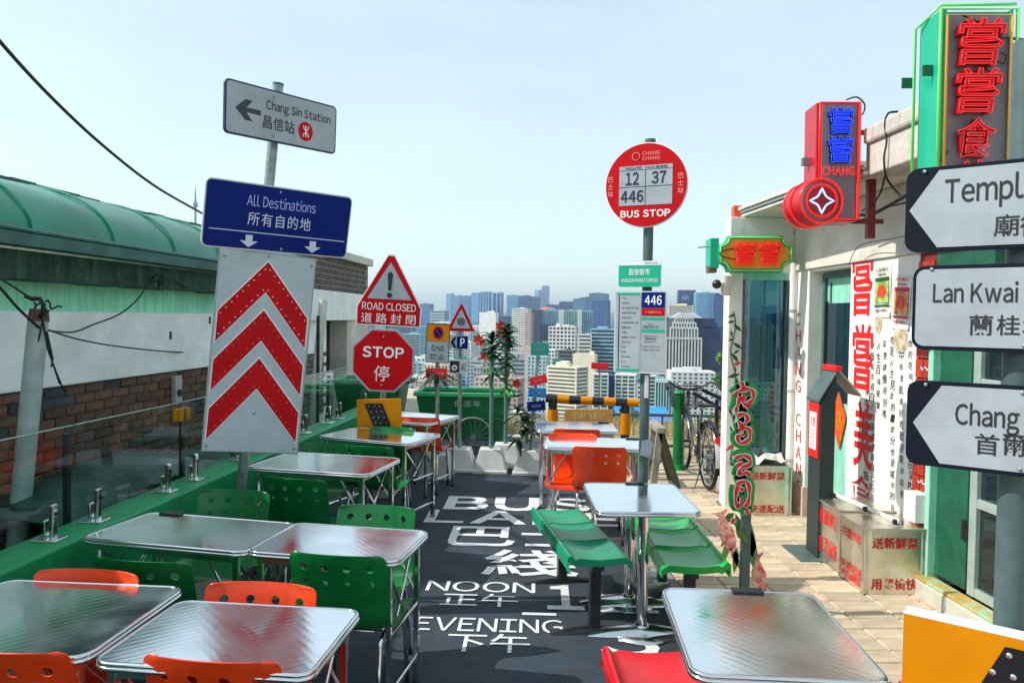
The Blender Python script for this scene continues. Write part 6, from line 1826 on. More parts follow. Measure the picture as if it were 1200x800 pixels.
# dark folded rack and stack by the window behind the bicycle
D = 8.6
rk = empty('dark_folding_rack', at(846, 540, D), 'dark folded metal rack leaning between the bicycle and the window', 'rack')
for (a, b) in (((812, 460), (854, 484)), ((822, 456), (856, 472)), ((840, 468), (840, 570)), ((832, 500), (856, 520)), ((840, 540), (858, 565)), ((838, 520), (857, 540)), ((852, 470), (852, 560))):
    MB().cyl(at(*a, D), at(*b, D), .022 if a[1] < 470 else .013, n=8).build('bar', black_m, rk, smooth=True)
MB().box(at(834, 560, D).x, at(862, 560, D).x, D, D + .3, .03, at(840, 532, D).z).build('grey_bin', mat('dark_grey_bin', (0.07, 0.075, 0.075), .6, var=.3), rk, bevel=.01)

# ================================================================ garbage cart
def cart_thing(x0, x1, D, zt, zb, label, txt=True, wheelx=None):
    r = empty('garbage_cart', (x0 / 2 + x1 / 2, D, 0), label, 'cart', 'green garbage carts at the lane end')
    dep = .75; ins = .10
    m = MB()
    P = lambda i, z_: [(x0 + i, D + i * .6, z_), (x1 - i, D + i * .6, z_), (x1 - i, D + dep - i * .6, z_), (x0 + i, D + dep - i * .6, z_)]
    lo, hi = P(ins, zb), P(0, zt)
    m.add(lo + hi, [(3, 2, 1, 0), (0, 1, 5, 4), (1, 2, 6, 5), (2, 3, 7, 6), (3, 0, 4, 7)])
    m.build('bin', cart_green, r, solid=.012, bevel=.012)
    m = MB(); t = .03
    for (a0, a1, b0, b1) in ((x0 - t, x1 + t, D - t, D + .01), (x0 - t, x1 + t, D + dep - .01, D + dep + t), (x0 - t, x0 + .01, D, D + dep), (x1 - .01, x1 + t, D, D + dep)): m.box(a0, a1, b0, b1, zt - .02, zt + .035)
    m.build('rim', cart_rim, r, bevel=.01)
    m = MB()
    for u in (.2, .4, .6, .8):
        xx = x0 + (x1 - x0) * u; m.add([(xx - .015, D - .012, zt - .02), (xx + .015, D - .012, zt - .02), (xx + .015, D + ins * .6 - .012, zb), (xx - .015, D + ins * .6 - .012, zb), (xx - .015, D + .01, zt - .02), (xx + .015, D + .01, zt - .02), (xx + .015, D + ins * .6 + .01, zb), (xx - .015, D + ins * .6 + .01, zb)], [(0, 1, 2, 3), (0, 3, 7, 4), (1, 5, 6, 2), (4, 7, 6, 5), (0, 4, 5, 1), (2, 6, 7, 3)])
    m.build('side_rib', cart_green, r)
    m = MB(); m.box(x0 + .1, x1 - .1, D + .0, D + .04, (zt + zb) / 2 - .012, (zt + zb) / 2 + .012); m.build('waist_rib', cart_green, r)
    R_ = .265
    for y in (D - .02, D + dep + .02):
        wc = (wheelx, y, R_)
        ty = MB().tube([(wheelx + R_ * .95 * math.cos(a), y, R_ + R_ * .95 * math.sin(a)) for a in [2 * math.pi * i / 36 for i in range(36)]], .014, 6, closed=True).build('wheel', mat('grey_tyre', (0.22, 0.23, 0.23), .5) if 'grey_tyre' not in bpy.data.materials else bpy.data.materials['grey_tyre'], r, smooth='all')
        m = MB()
        for i in range(18):
            a = 2 * math.pi * i / 18; m.cyl((wheelx + .03 * math.cos(a), y - .01, R_ + .03 * math.sin(a)), (wheelx + R_ * .93 * math.cos(a), y, R_ + R_ * .93 * math.sin(a)), .003, n=4, caps=False)
        m.build('spokes', galv, ty)
        MB().cyl((wheelx, y - .03, R_), (wheelx, y + .03, R_), .035, n=14).build('hub', galv, ty, smooth=True)
    MB().cyl((wheelx, D - .03, R_), (wheelx, D + dep + .03, R_), .014, n=8).build('axle', galv, r)
    MB().tube([(x1 - .02, D + .08, zt - .02), (x1 + .10, D + .08, zt), (x1 + .14, D + .2, zt + .01), (x1 + .14, D + dep - .2, zt + .01), (x1 + .1, D + dep - .08, zt), (x1 - .02, D + dep - .08, zt - .02)], .014, 8).build('handle', black_m, r, smooth='all')
    for y in (D + .1, D + dep - .1): MB().box(x0 + .12, x0 + .16, y - .02, y + .02, 0, zb).build('leg', cart_green, r)
    if txt:
        m = MB(); a = at(532, 470, D - .02); b = at(563, 476, D - .02)
        m.fr(Matrix.Translation((0, D - .01, 0)) ); text(m, '保洁车', (a.x + b.x) / 2, at(547, 472.5, D).z, .085, (b.x - a.x), .01, y=.0, spacing=1.2); m.build('lettering', mat('pale_green_print', (0.35, 0.6, 0.42), .6), r)
    return r
D = 9.75
# platform ends here: the carts stand on a slab beyond the kerb
cart_thing(at(486, 470, D - .1).x, at(598, 470, D - .1).x, D - .0, at(540, 463, D).z, .22, 'green garbage cart with spoked wheel and Chinese lettering', True, at(554, 520, D).x)
cart_thing(at(392, 470, D + .2).x, at(470, 470, D + .2).x, D + .15, at(430, 449, D).z, .25, 'second green garbage cart partly hidden behind the stop sign', False, at(430, 520, D).x)
# upright panel of the second cart lid
# ================================================================ signposts at the lane end with concrete bases
def conc_base(c, r, w=.19, h=.27):
    m = MB(); 
    lo = [(c[0] + sx * w, c[1] + sy * w, .0) for sx, sy in ((-1, -1), (1, -1), (1, 1), (-1, 1))]; l2 = [(a, b, .035) for a, b, _ in lo]
    l3 = [(c[0] + sx * w * .93, c[1] + sy * w * .93, .04) for sx, sy in ((-1, -1), (1, -1), (1, 1), (-1, 1))]; hi = [(c[0] + sx * w * .62, c[1] + sy * w * .62, h) for sx, sy in ((-1, -1), (1, -1), (1, 1), (-1, 1))]
    m.add(lo + l2 + l3 + hi, [(3, 2, 1, 0)] + [(k * 4 + i, k * 4 + (i + 1) % 4, k * 4 + 4 + (i + 1) % 4, k * 4 + 4 + i) for k in range(3) for i in range(4)] + [(12, 13, 14, 15)])
    return m.build('concrete_base', base_white, r, bevel=.008)
def palm_leaf(r, base, ang, pitch, l, w_, mt, droop=.5, fingers=True):
    base = Vector(base); rows = []
    N = 6
    dirh = Vector((math.cos(ang), math.sin(ang), 0)); side = Vector((-math.sin(ang), math.cos(ang), 0))
    for i in range(N + 1):
        t = i / N
        p = base + dirh * (l * t * math.cos(pitch)) + Vector((0, 0, l * (t * math.sin(pitch) - droop * t * t * .6)))
        w = w_ * math.sin(math.pi * min(.97, .12 + t * .88)) 
        rows.append([p - side * w, p + Vector((0, 0, w * .3)), p + side * w])
    return MB().grid(rows).build('leaf', mt, r)
def palm(r, c, zb, zt, n, l, mt, seed, w_=.03):
    rr = random.Random(seed)
    for i in range(n):
        t = i / n
        palm_leaf(r, (c[0], c[1], zb + (zt - zb) * t), i * 2.4 + rr.uniform(-.3, .3), rr.uniform(.1, .9) - (.5 if t < .3 else 0), l * rr.uniform(.75, 1.15), w_, mt, rr.uniform(.3, .9))
def flower(r, c, s):
    c = Vector(c)
    for k in range(5):
        a = k * 1.256; d = Vector((math.cos(a), -.3, math.sin(a))).normalized(); sd = Vector((-math.sin(a), 0, math.cos(a)))
        MB().grid([[c, c + d * s * .5 + sd * s * .35, c + d * s], [c, c + d * s * .5 - sd * s * .35, c + d * s]]).build('petal', petal, r)
# post A: yellow/blue parking sign
D = 8.55
c = (at(512, 545, D).x, D)
pA = empty('parking_signpost', (c[0], c[1], 0), 'slim post with yellow no waiting plate, End plate and red plate', 'signpost')
MB().cyl((c[0], c[1], .2), (at(513, 385, D).x, D, at(513, 385, D).z), .022, n=12).build('pole', galv, pA, smooth=True); conc_base(c, pA)
M, W, Hh = quad((500, 379), (527.5, 380), (526, 426), (498.5, 424), D - .03, True)
o = MB().fr(M).prism(rrect(W, Hh, .015, 4), -.004, .01).build('back_plate', navy_m, pA)
MB().fr(M).box(-W / 2 + .008, W / 2 - .008, -.0065, -.0042, Hh * .06, Hh / 2 - .008).build('yellow_panel', yellow_m, o)
MB().fr(M).box(-W / 2 + .008, W / 2 - .008, -.0065, -.0042, -Hh / 2 + .008, Hh * .05).build('pale_panel', sign_white, o)
cy = Hh * .275; rr = Hh * .165
MB().fr(M).prism([(a * .82, b) for a, b in circ(rr, 24)] and [(a * .82, b + cy) for a, b in circ(rr, 24)], -.0085, -.0067).build('red_ring', sign_red, o)
MB().fr(M).prism([(a * .82, b + cy) for a, b in circ(rr * .74, 24)], -.0105, -.0087).build('blue_disc', sign_blue, o)
m = MB().fr(M); q_ = rr * .62; m.prism([(-q_ * .82 - .004, cy + q_ + .002), (-q_ * .82 + .006, cy + q_ + .002), (q_ * .82 + .004, cy - q_), (q_ * .82 - .006, cy - q_)], -.0122, -.0107); m.build('red_slash', sign_red, o)
m = MB().fr(M); text(m, 'End', 0, -Hh * .11, Hh * .15, W * .48, .01, y=-.0085); text(m, '終止', 0, -Hh * .34, Hh * .15, W * .62, .01, y=-.0085); m.build('lettering', ink, o)
M, W, Hh = quad((499, 431), (524, 431.5), (524, 443.5), (499, 443), D - .03, True)
o = MB().fr(M).prism(rrect(W, Hh, .008, 3), -.004, .008).build('red_plate', bright_red, pA); m = MB().fr(M); text(m, '清潔街道', 0, 0, Hh * .28, W * .7, .01, y=-.0065); m.build('lettering', pk, o)
for k in range(16): palm_leaf(pA, (at(512, 436, D).x, D, at(512, 438 + (k % 3) * 4, D).z), k * 2.4, .55 - .1 * (k % 4), .30, .032, leaf_d, 1.0)
# post B: warning triangle, parking, camera
D = 9.0
c = (at(538, 548, D).x, D)
pB = empty('camera_signpost', (c[0], c[1], 0), 'slim post with hollow triangle, blue parking plate and camera plate', 'signpost')
MB().cyl((c[0], c[1], .2), (at(540, 360, D).x, D, at(540, 360, D).z), .022, n=12).build('pole', galv, pB, smooth=True); conc_base(c, pB, .21, .26)
M, W, Hh = quad((524, 356), (557, 357), (557, 388.5), (524, 387.5), D - .03, True)
T3 = lambda g: [(-W / 2 + g * 1.6, -Hh / 2 + g), (W / 2 - g * 1.6, -Hh / 2 + g), (W * .03, Hh / 2 - g * 2), (-W * .03, Hh / 2 - g * 2)]
o = MB().fr(M).prism(T3(0), -.004, .008).build('triangle_plate', sign_red, pB); MB().fr(M).prism(T3(.035), -.0065, -.0042).build('white_field', sign_white, o)
MB().fr(M).prism(circ(W * .145, 24, 0, -Hh * .14), -.009, -.0067).build('grey_disc', mat('grey_green_disc', (0.08, 0.11, 0.10), .5), o)
M, W, Hh = quad((527, 393), (549, 393.5), (548.5, 409), (526.5, 408.5), D - .03, True)
o = MB().fr(M).prism(rrect(W, Hh, .01, 3), -.004, .008).build('parking_plate', sign_white, pB); MB().fr(M).box(-W * .1, W / 2 - .006, -.0065, -.0042, -Hh / 2 + .006, Hh / 2 - .006).build('blue_panel', sign_blue, o)
m = MB().fr(M); text(m, 'P', W * .2, 0, Hh * .62, W * .24, .03, y=-.0085); m.build('lettering', palewhite, o)
m = MB().fr(M); m.prism([(-W * .44, 0), (-W * .26, Hh * .4), (-W * .12, Hh * .4), (-W * .28, 0), (-W * .12, -Hh * .4), (-W * .26, -Hh * .4)], -.0065, -.0042); m.build('arrow', navy_m, o)
M, W, Hh = quad((526.5, 421), (548, 421.5), (547.5, 438), (526, 437.5), D - .03, True)
o = MB().fr(M).prism(rrect(W, Hh, .01, 3), -.004, .008).build('camera_plate', sign_edge, pB); MB().fr(M).box(-W * .44, W * .06, -.0065, -.0042, -Hh * .4, Hh * .4).build('dark_panel', black_m, o)
MB().fr(M).prism(circ(Hh * .2, 18, -W * .2, -Hh * .08), -.0085, -.0067).build('lens_mark', palewhite, o); MB().fr(M).prism(circ(Hh * .09, 14, -W * .2, -Hh * .08), -.0105, -.0087).build('lens_centre', black_m, o)
MB().fr(M).prism([(W * .12, -Hh * .2), (W * .2, Hh * .2), (W * .4, Hh * .3), (W * .34, 0), (W * .4, -Hh * .25)], -.0065, -.0042).build('face_mark', galv, o)
# posts C and D: artificial palms with red flowers
for (px, D, top, n1, lab, ks_, sd_, flowers) in ((575, 8.95, 385, 26, 'tall artificial palm post with red flowers in a concrete base', leaf_m, 3, ((563, 400), (568, 417), (560, 397))), (592, 9.3, 374, 30, 'tall artificial palm post with pointed dark crown behind the flowered one', leaf_m, 8, ((586, 382), (587, 391), (605, 449)))):
    c = (at(px, 540, D).x, D)
    r = empty('artificial_palm', (c[0], c[1], 0), lab, 'plant', 'artificial palms at the lane end')
    MB().cyl((c[0], D, .2), (c[0], D, at(px, top + 25, D).z), .024, n=12).build('trunk', mat('green_grey_pole_%d' % px, (0.10, 0.22, 0.19), .5, var=.2), r, smooth=True); conc_base(c, r, .20, .27)
    z1_, z0_ = at(px, top + 8, D).z, at(px, top + 55, D).z
    palm(r, c, z0_, z1_, n1 * 2, .20, ks_, sd_, .032); palm(r, c, (z0_ + z1_) / 2, z1_, n1, .17, leaf_d, sd_ + 1, .03)
    if px == 592: palm(r, c, at(px, 458, D).z, at(px, 438, D).z, 26, .18, leaf_l, 12, .026)
    for f in flowers: flower(r, at(*f, D - .05), .07)
# post E: coloured plates and a dark plant
D = 8.9
c = (at(621, 545, D).x, D)
pE = empty('plate_signpost', (c[0], c[1], 0), 'slim post with teal, red and two blue plates and dark leaves', 'signpost')
MB().cyl((c[0], D, .2), (at(632, 400, D).x, D, at(632, 400, D).z), .02, n=12).build('pole', galv, pE, smooth=True); conc_base(c, pE, .2, .27)
for (qd, mt, s_) in (((622, 402, 643, 402, 643, 417, 622, 416), mat('teal_plate', (0.01, 0.28, 0.25), .4), '往市場'), ((620, 443, 641, 438, 641, 448, 621, 453), bright_red, '小食'), ((619.5, 454, 640, 455.5, 640, 466, 619.5, 465), mat('sky_blue_plate', (0.01, 0.20, 0.60), .4), '海景'), ((617.5, 470.5, 639, 469, 639, 480, 618, 482), sign_blue, '停車場')):
    M, W, Hh = quad(qd[0:2], qd[2:4], qd[4:6], qd[6:8], D - .03, True)
    o = MB().fr(M).prism(rrect(W, Hh, .008, 3), -.004, .008).build('plate', mt, pE); m = MB().fr(M); text(m, s_, 0, 0, Hh * .32, W * .5, .01, y=-.0065); m.build('lettering', grey_text if mt is not bright_red else pk, o)
for k in range(44): palm_leaf(pE, (at(613, 500, D).x + .08 * math.sin(k), D + .02, at(612, 480 + (k % 6) * 7, D).z), k * 2.4, .7 - .3 * (k % 4), .24, .034, leaf_d, .8)

# dry grass on the bank beyond
r = random.Random(31); m = MB()
for i in range(9000):
    xx = r.uniform(-6, 6); yy = r.uniform(11.4, 16)
    t = (yy - 11.5) / 2.5
    z = .05 - .3 * max(0, t) * min(1, t) - (0 if yy < 14 else (yy - 14) * .49) - (abs(xx) / 14) ** 2 * .25
    h_ = r.uniform(.12, .34); a = r.uniform(0, 3.1); l = r.uniform(-.12, .12)
    m.add([(xx, yy, z - .05), (xx + .02 * math.cos(a), yy + .02 * math.sin(a), z - .05), (xx + l, yy + l * .5, z + h_)], [(0, 1, 2)])
m.build('dry_grass', dry_grass, None, kind='stuff', label='dry straw coloured grass on the bank beyond the lane', cat='grass')
# ================================================================ THE CITY
def cm(n, c, rough=.7, var=.12, metal=0, spec=.4): return mat(n, c, rough, metal, var=var, scale=.12, spec=spec)
CW = {
 'white': cm('city_white', (0.68, 0.68, 0.64)), 'cream': cm('city_cream', (0.66, 0.60, 0.44)), 'beige': cm('city_beige', (0.56, 0.50, 0.38)),
 'teal': cm('city_pale_teal', (0.34, 0.50, 0.52)), 'grey': cm('city_grey', (0.30, 0.33, 0.34)), 'dgrey': cm('city_dark_grey', (0.10, 0.13, 0.16)),
 'blue': cm('city_blue', (0.06, 0.19, 0.36)), 'lblue': cm('city_light_blue', (0.24, 0.44, 0.60)), 'dblue': cm('city_deep_blue', (0.008, 0.045, 0.16)),
 'pink': cm('city_pinkish', (0.46, 0.36, 0.31)), 'navy': cm('city_navy', (0.03, 0.05, 0.12)), 'green': cm('city_roof_green', (0.02, 0.25, 0.17)), 'orange': cm('city_orange_roof', (0.65, 0.13, 0.04)),
}
CG = {'dark': cm('city_dark_glass', (0.02, 0.035, 0.05), .25, .3, spec=.6), 'teal': cm('city_teal_glass', (0.02, 0.14, 0.16), .2, .3, spec=.6), 'blue': cm('city_blue_glass', (0.012, 0.085, 0.26), .2, .25, spec=.6), 'sky': cm('city_sky_glass', (0.12, 0.34, 0.56), .2, .25, spec=.6), 'mid': cm('city_grey_glass', (0.06, 0.10, 0.14), .3, .3)}
def block(L1, L2, hgt, wall, glass, style, nx, ny, root, pier=.25, slab=.4, parts=False, base_open=.0):
    """local: corner at origin nearest camera, front along -x, side along +y; z from 0 to hgt"""
    MB().box(-L1, 0, 0, L2, 0, hgt).build('glass_core' if style != 'plain' else 'wall', CG[glass] if style != 'plain' else CW[wall], root)
    if style == 'plain': return
    e = max(.25, L1 / 90)
    fh = hgt / ny
    m = MB(); k = 0
    if style in ('grid', 'hband', 'both'):
        for j in range(ny + 1):
            z0 = j * fh - fh * slab / 2; z1 = z0 + fh * slab
            z0 = max(0, z0); z1 = min(hgt + .3, z1 + (.4 if j == ny else 0))
            m.box(-L1 - e, e, -e, L2 + e, z0, z1)
        if parts:
            m.build('spandrels', CW[wall], root); m = MB()
    if style in ('grid', 'vstripe'):
        wx = L1 / nx
        for i in range(nx + 1):
            x = -i * wx; w_ = wx * pier / 2
            m.box(max(-L1 - e * .9, x - w_), min(e * .9, x + w_), -e * .85, 0, 0, hgt)
        n2 = max(1, round(L2 / wx)); wy = L2 / n2
        for i in range(n2 + 1):
            y = i * wy; w_ = wy * pier / 2
            m.box(0, e * .88, max(-e * .8, y - w_), min(L2 + e * .9, y + w_), 0, hgt); m.box(-L1 - e * .88, -L1, max(-e * .8, y - w_), min(L2 + e * .9, y + w_), 0, hgt)
    if style == 'vstripe': m.box(-L1 - e, e, -e, L2 + e, hgt - fh * .6, hgt + .3)
    if style == 'hband':
        for (x0, x1, y0, y1) in ((-L1 - e, -L1 + e * 2, -e * .9, e * 2), (-e * 2, e, -e * .9, e * 2)): m.box(x0 + .01, x1 - .01, y0, y1, 0, hgt)
    if m.v: m.build('wall', CW[wall], root)
def roof_bits(L1, L2, hgt, root, wall, seed, n=3):
    r = random.Random(seed); m = MB()
    for k in range(n):
        w_, d_ = L1 * r.uniform(.12, .35), L2 * r.uniform(.15, .4); x = -r.uniform(0.05, .95 - w_ / L1) * L1 - w_; y = r.uniform(.05, .9 - d_ / L2) * L2
        m.box(x, x + w_, y, y + d_, hgt, hgt + min(L1, 30) * r.uniform(.05, .14))
    m.build('roof_plant_room', CW[wall], root)
def bld(x0, x1, yt, D, wall, glass, style, nx, ny, label, side=0, th=24, group=None, side_wall=None, roof=2, pier=.25, slab=.4, xside=None, hgt=None, z0=None):
    th_ = math.radians(th); corner = at(x1, yt, D)
    L1 = (x1 - x0) / F * D / math.cos(th_); L2 = max(side, 3) / F * D / max(.2, math.sin(th_)) if side else L1 * .7
    L2 = min(L2, L1 * 2.2)
    if not side: th_ = math.radians(2); L1 = (x1 - x0) / F * D
    zt = corner.z; zb = TH if z0 is None else z0
    fp = 4.4 if D < 700 else (2.6 if D < 1400 else 2.0)
    ny = max(ny, round((zt - zb) * F / D / fp)) if D < 2200 else ny
    e = empty('building', (corner.x, D, zb), label, 'building', group)
    e.rotation_euler = (0, 0, -th_)
    WL[e] = Vector((0, 0, 0))     # children in the local frame of the rotated root
    block(L1, L2, zt - zb, wall, glass, style, nx, ny, e, pier, slab)
    if side_wall: MB().box(max(.25, L1 / 90) + .02, max(.25, L1 / 90) + .35, -.2, L2, 0, zt - zb).build('side_wall', CW[side_wall], e)
    if roof: roof_bits(L1, L2, zt - zb, e, wall if wall not in ('dblue',) else 'blue', int(x0 * 7 + yt), roof)
    WL[e] = Vector(e.location)
    return e
G_ = 'far blue towers on the skyline'
bld(522.5, 528.5, 344, 5200, 'blue', 'sky', 'vstripe', 3, 24, 'leftmost slim blue tower standing alone on the skyline', 3, roof=1)
bld(531, 538, 345.5, 5000, 'lblue', 'blue', 'vstripe', 3, 22, 'second slim pale blue tower beside the leftmost skyline one', 3, roof=1)
bld(540, 550, 346.5, 4600, 'blue', 'blue', 'hband', 3, 24, 'squat blue block joining the slim towers and the apartment slabs', 4, roof=2)
bld(552, 561, 343.5, 3600, 'blue', 'sky', 'vstripe', 3, 25, 'first of three tall blue apartment slabs, dark at its left', 4)
bld(562.5, 573, 341.5, 3500, 'lblue', 'blue', 'vstripe', 3, 28, 'middle tall blue apartment slab with bright vertical bays', 3)
bld(577, 587, 342.5, 3550, 'lblue', 'blue', 'vstripe', 2, 28, 'rightmost of the three tall blue apartment slabs', 3)
bld(594, 609, 346, 3200, 'lblue', 'sky', 'hband', 6, 20, 'broad pale blue office with rounded top behind the palms', 0)
bld(608, 619, 346.5, 3150, 'dblue', 'blue', 'hband', 5, 20, 'deep blue office joined to the broad pale blue one', 4)
bld(626.5, 631.5, 339.5, 5600, 'lblue', 'sky', 'vstripe', 2, 30, 'thin pale tower left of the tallest skyscraper', 2, roof=0)
bld(635, 641, 334.5, 5600, 'lblue', 'blue', 'vstripe', 3, 34, 'tallest blue skyscraper on the skyline', 2, roof=1)
bld(621, 634, 348, 3400, 'blue', 'mid', 'hband', 4, 22, 'grey blue block in front of the thin pale tower', 0)
bld(655.5, 668, 353.5, 2900, 'dblue', 'dark', 'hband', 5, 12, 'dark blue low block left of the green blue office', 4)
bld(672, 684, 350, 2700, 'blue', 'teal', 'hband', 5, 18, 'teal blue office with a step on its right shoulder', 5)
bld(681, 690, 348.5, 2900, 'dblue', 'blue', 'plain', 5, 18, 'flat dark roofed block behind the teal blue office', 5)
bld(691, 705, 343.5, 2300, 'blue', 'teal', 'hband', 5, 18, 'grey topped upper half of the deep blue office tower', 11, roof=1)
bld(694, 712, 352, 2100, 'dblue', 'blue', 'vstripe', 6, 20, 'deep blue office tower left of the timetable board', 4)
bld(488, 503, 356, 2800, 'blue', 'blue', 'hband', 5, 16, 'blue block right of the road closed sign', 4)
bld(503, 520, 364, 2600, 'teal', 'mid', 'hband', 6, 10, 'pale low block behind the yellow plate', 5)
bld(640, 655, 357, 3000, 'blue', 'mid', 'hband', 6, 10, 'low blue block under the orange roof', 0)
e_ = empty('orange_dome_roof', at(640, 360, 2900), 'orange red low dome roof beside the tallest skyscraper', 'building')
c_ = at(641, 362, 2900)
MB().sphere((c_.x, 2900, c_.z - 4), 28, 20, 8, (1, .8, .42)).build('dome', CW['orange'], e_, smooth='all')
MB().box(c_.x - 28, c_.x + 28, 2890, 2930, TH, c_.z - 2).build('wall', CW['blue'], e_)
# middle distance
bld(561, 581, 366, 1500, 'white', 'mid', 'plain', 5, 8, 'white windowless block below the blue apartment slabs', 3, roof=3)
bld(583, 600, 371, 1700, 'blue', 'dark', 'hband', 6, 12, 'blue office left of the tall white grid tower', 0)
bld(600, 618.5, 361.5, 950, 'white', 'mid', 'grid', 9, 22, 'tall white grid tower with a reddish side', 4.5, 20, pier=.38, side_wall=None, roof=1, slab=.38)
bld(616, 622, 366.5, 940, 'pink', 'mid', 'grid', 3, 20, 'narrow reddish wing on the white grid tower', 2, pier=.5, roof=0)
bld(621.5, 633, 363, 1150, 'navy', 'dark', 'hband', 4, 22, 'dark slate tower right of the white grid tower', 3, roof=1)
bld(635, 655, 363, 1250, 'lblue', 'teal', 'vstripe', 14, 8, 'blue grey slab with fine vertical bays and white ends', 0, roof=1, pier=.4)
bld(629, 636, 362.5, 1240, 'white', 'mid', 'plain', 14, 8, 'white end wall left of the vertical bay slab', 0, roof=0)
bld(634, 655, 379, 1180, 'blue', 'dark', 'vstripe', 7, 8, 'darker lower wing of the vertical bay slab', 0, roof=0)
bld(654.5, 661, 363, 1245, 'white', 'mid', 'plain', 14, 8, 'white end wall right of the vertical bay slab', 0, roof=1)
bld(661, 677, 363.5, 1240, 'teal', 'teal', 'vstripe', 9, 8, 'teal slab with vertical bays between white end walls', 0, roof=1, pier=.4)
bld(677, 682, 363, 1235, 'white', 'mid', 'plain', 9, 8, 'narrow white end wall beside the dark notch', 0, roof=0)
bld(682, 695, 364, 1240, 'lblue', 'teal', 'vstripe', 6, 8, 'last teal bay slab before the deep blue tower', 0, roof=1, pier=.4)
bld(643.5, 674, 383, 620, 'white', 'dark', 'grid', 7, 12, 'white office with a square grid of dark windows', 5, 14, pier=.32, slab=.42, roof=4)
bld(678, 693, 392, 540, 'white', 'dark', 'hband', 2, 9, 'white front of the navy striped office', 0, roof=1, slab=.6)
bld(692.5, 722, 386, 545, 'lblue', 'dark', 'hband', 3, 10, 'navy office with pale horizontal stripes behind the timetable', 5, 12, slab=.42, roof=3)
bld(672, 697, 415, 430, 'cream', 'mid', 'plain', 3, 3, 'blank cream block above the banded beige building', 4, roof=1)
bld(655, 671, 411, 470, 'dgrey', 'dark', 'hband', 4, 5, 'dark slate roofed block left of the blank cream one', 4, roof=2)
bld(642, 675.5, 431, 330, 'cream', 'mid', 'hband', 6, 9, 'long cream building with brown window bands', 15, 33, slab=.52, roof=3)
bld(657, 666, 423, 340, 'white', 'mid', 'plain', 2, 3, 'white rooftop cabin behind the long cream building', 3, roof=0)
bld(696, 712.5, 439, 260, 'white', 'teal', 'grid', 2, 8, 'narrow white framed block left of the teal strip', 0, pier=.16, slab=.28, roof=0)
bld(712.5, 722, 440, 262, 'dblue', 'teal', 'plain', 2, 8, 'dark teal recess between two white framed blocks', 0, roof=0)
bld(722, 744, 440, 260, 'white', 'teal', 'grid', 3, 8, 'wide white framed block below the timetable board', 4, 12, pier=.16, slab=.28, roof=2)
bld(758, 769, 441, 255, 'white', 'teal', 'grid', 1, 9, 'narrow white framed block right of the bus pole', 0, pier=.25, slab=.3, roof=0)
bld(770, 788, 446, 240, 'teal', 'teal', 'vstripe', 6, 8, 'dark teal glazed block behind the handlebar', 3, roof=0)
bld(618, 640, 418, 420, 'teal', 'dark', 'grid', 5, 5, 'pale teal building with two rows of dark windows', 4, 14, pier=.55, slab=.5, roof=1)
bld(622, 643, 403.5, 440, 'green', 'teal', 'plain', 5, 5, 'green screened rooftop above the pale teal building', 0, roof=0)
bld(643, 650, 410, 500, 'white', 'mid', 'grid', 2, 6, 'small white block beside the green screened rooftop', 2, roof=1)
bld(648, 657, 421, 450, 'green', 'teal', 'plain', 2, 6, 'small green sided block left of the white cabin', 2, roof=1)
bld(615, 622, 405, 520, 'pink', 'mid', 'plain', 2, 6, 'pinkish narrow block behind the palm crown', 2, roof=1)
# stepped landmark tower
def px2(x, D): return at(x, 400, D).x
D = 560
e_ = empty('building', (px2(810, D), D, TH), 'stepped office tower with white vertical ribs and pitched grey crown', 'building')
r0 = WL[e_] = Vector((0, 0, 0)); e_.location = (0, 0, 0)
def tier(x0, x1, yt, yb, ribs, rows_=0, dd=0, wall='white', back=30):
    zt, zb_ = at(800, yt, D).z, (at(800, yb, D).z if yb else TH)
    X0, X1 = px2(x0, D), px2(x1, D)
    MB().box(X0, X1, D + dd + .5, D + dd + back, zb_, zt).build('glass_core', CG['dark'], e_)
    m = MB(); n = ribs
    for i in range(n + 1):
        x = X0 + (X1 - X0) * i / n; w_ = (X1 - X0) / n * .24; m.box(x - w_, x + w_, D + dd, D + dd + .6, zb_, zt)
    m.box(X0 - .3, X1 + .3, D + dd - .2, D + dd + .6, zt - .8, zt + .6)
    for j in range(rows_): z = zb_ + (zt - zb_) * (j + 1) / (rows_ + 1); m.box(X0, X1, D + dd - .1, D + dd + .6, z - .5, z + .5)
    m.build('ribs', CW[wall], e_)
    MB().box(X1 + .35, X1 + back * .55, D + dd + 3, D + dd + back, zb_, zt).build('shaded_side', CW['navy'], e_)  # navy colour paints in the shade on the tower's right side
tier(781, 822, 396, None, 11)
tier(786, 818, 384, 396, 9, 0, 2); tier(789, 816, 378, 384, 8, 0, 3); tier(792, 813, 372.5, 378, 7, 0, 4)
zt, zb_ = at(800, 365.5, D).z, at(800, 372.5, D).z
X0, X1, X2, X3 = px2(791, D), px2(824, D), px2(801, D), px2(816, D)
MB().add([(X0, D + 3, zb_), (X1, D + 3, zb_), (X1, D + 30, zb_), (X0, D + 30, zb_), (X2, D + 10, zt), (X3, D + 10, zt), (X3, D + 22, zt), (X2, D + 22, zt)], [(0, 1, 5, 4), (1, 2, 6, 5), (2, 3, 7, 6), (3, 0, 4, 7), (4, 5, 6, 7), (3, 2, 1, 0)]).build('crown', CW['grey'], e_)
MB().box(px2(822, D) + .4, px2(838, D), D + 6, D + 36, TH, at(800, 383, D).z).build('side_wing', CW['navy'], e_)  # same navy: shade of the right side put into the wall colour
bld(786, 812, 358, 1500, 'cream', 'mid', 'hband', 6, 8, 'cream stepped block behind the stepped landmark tower', 4, roof=3)
bld(780, 794, 372, 900, 'dblue', 'dark', 'plain', 4, 8, 'dark blue block left of the stepped tower', 0, roof=0)
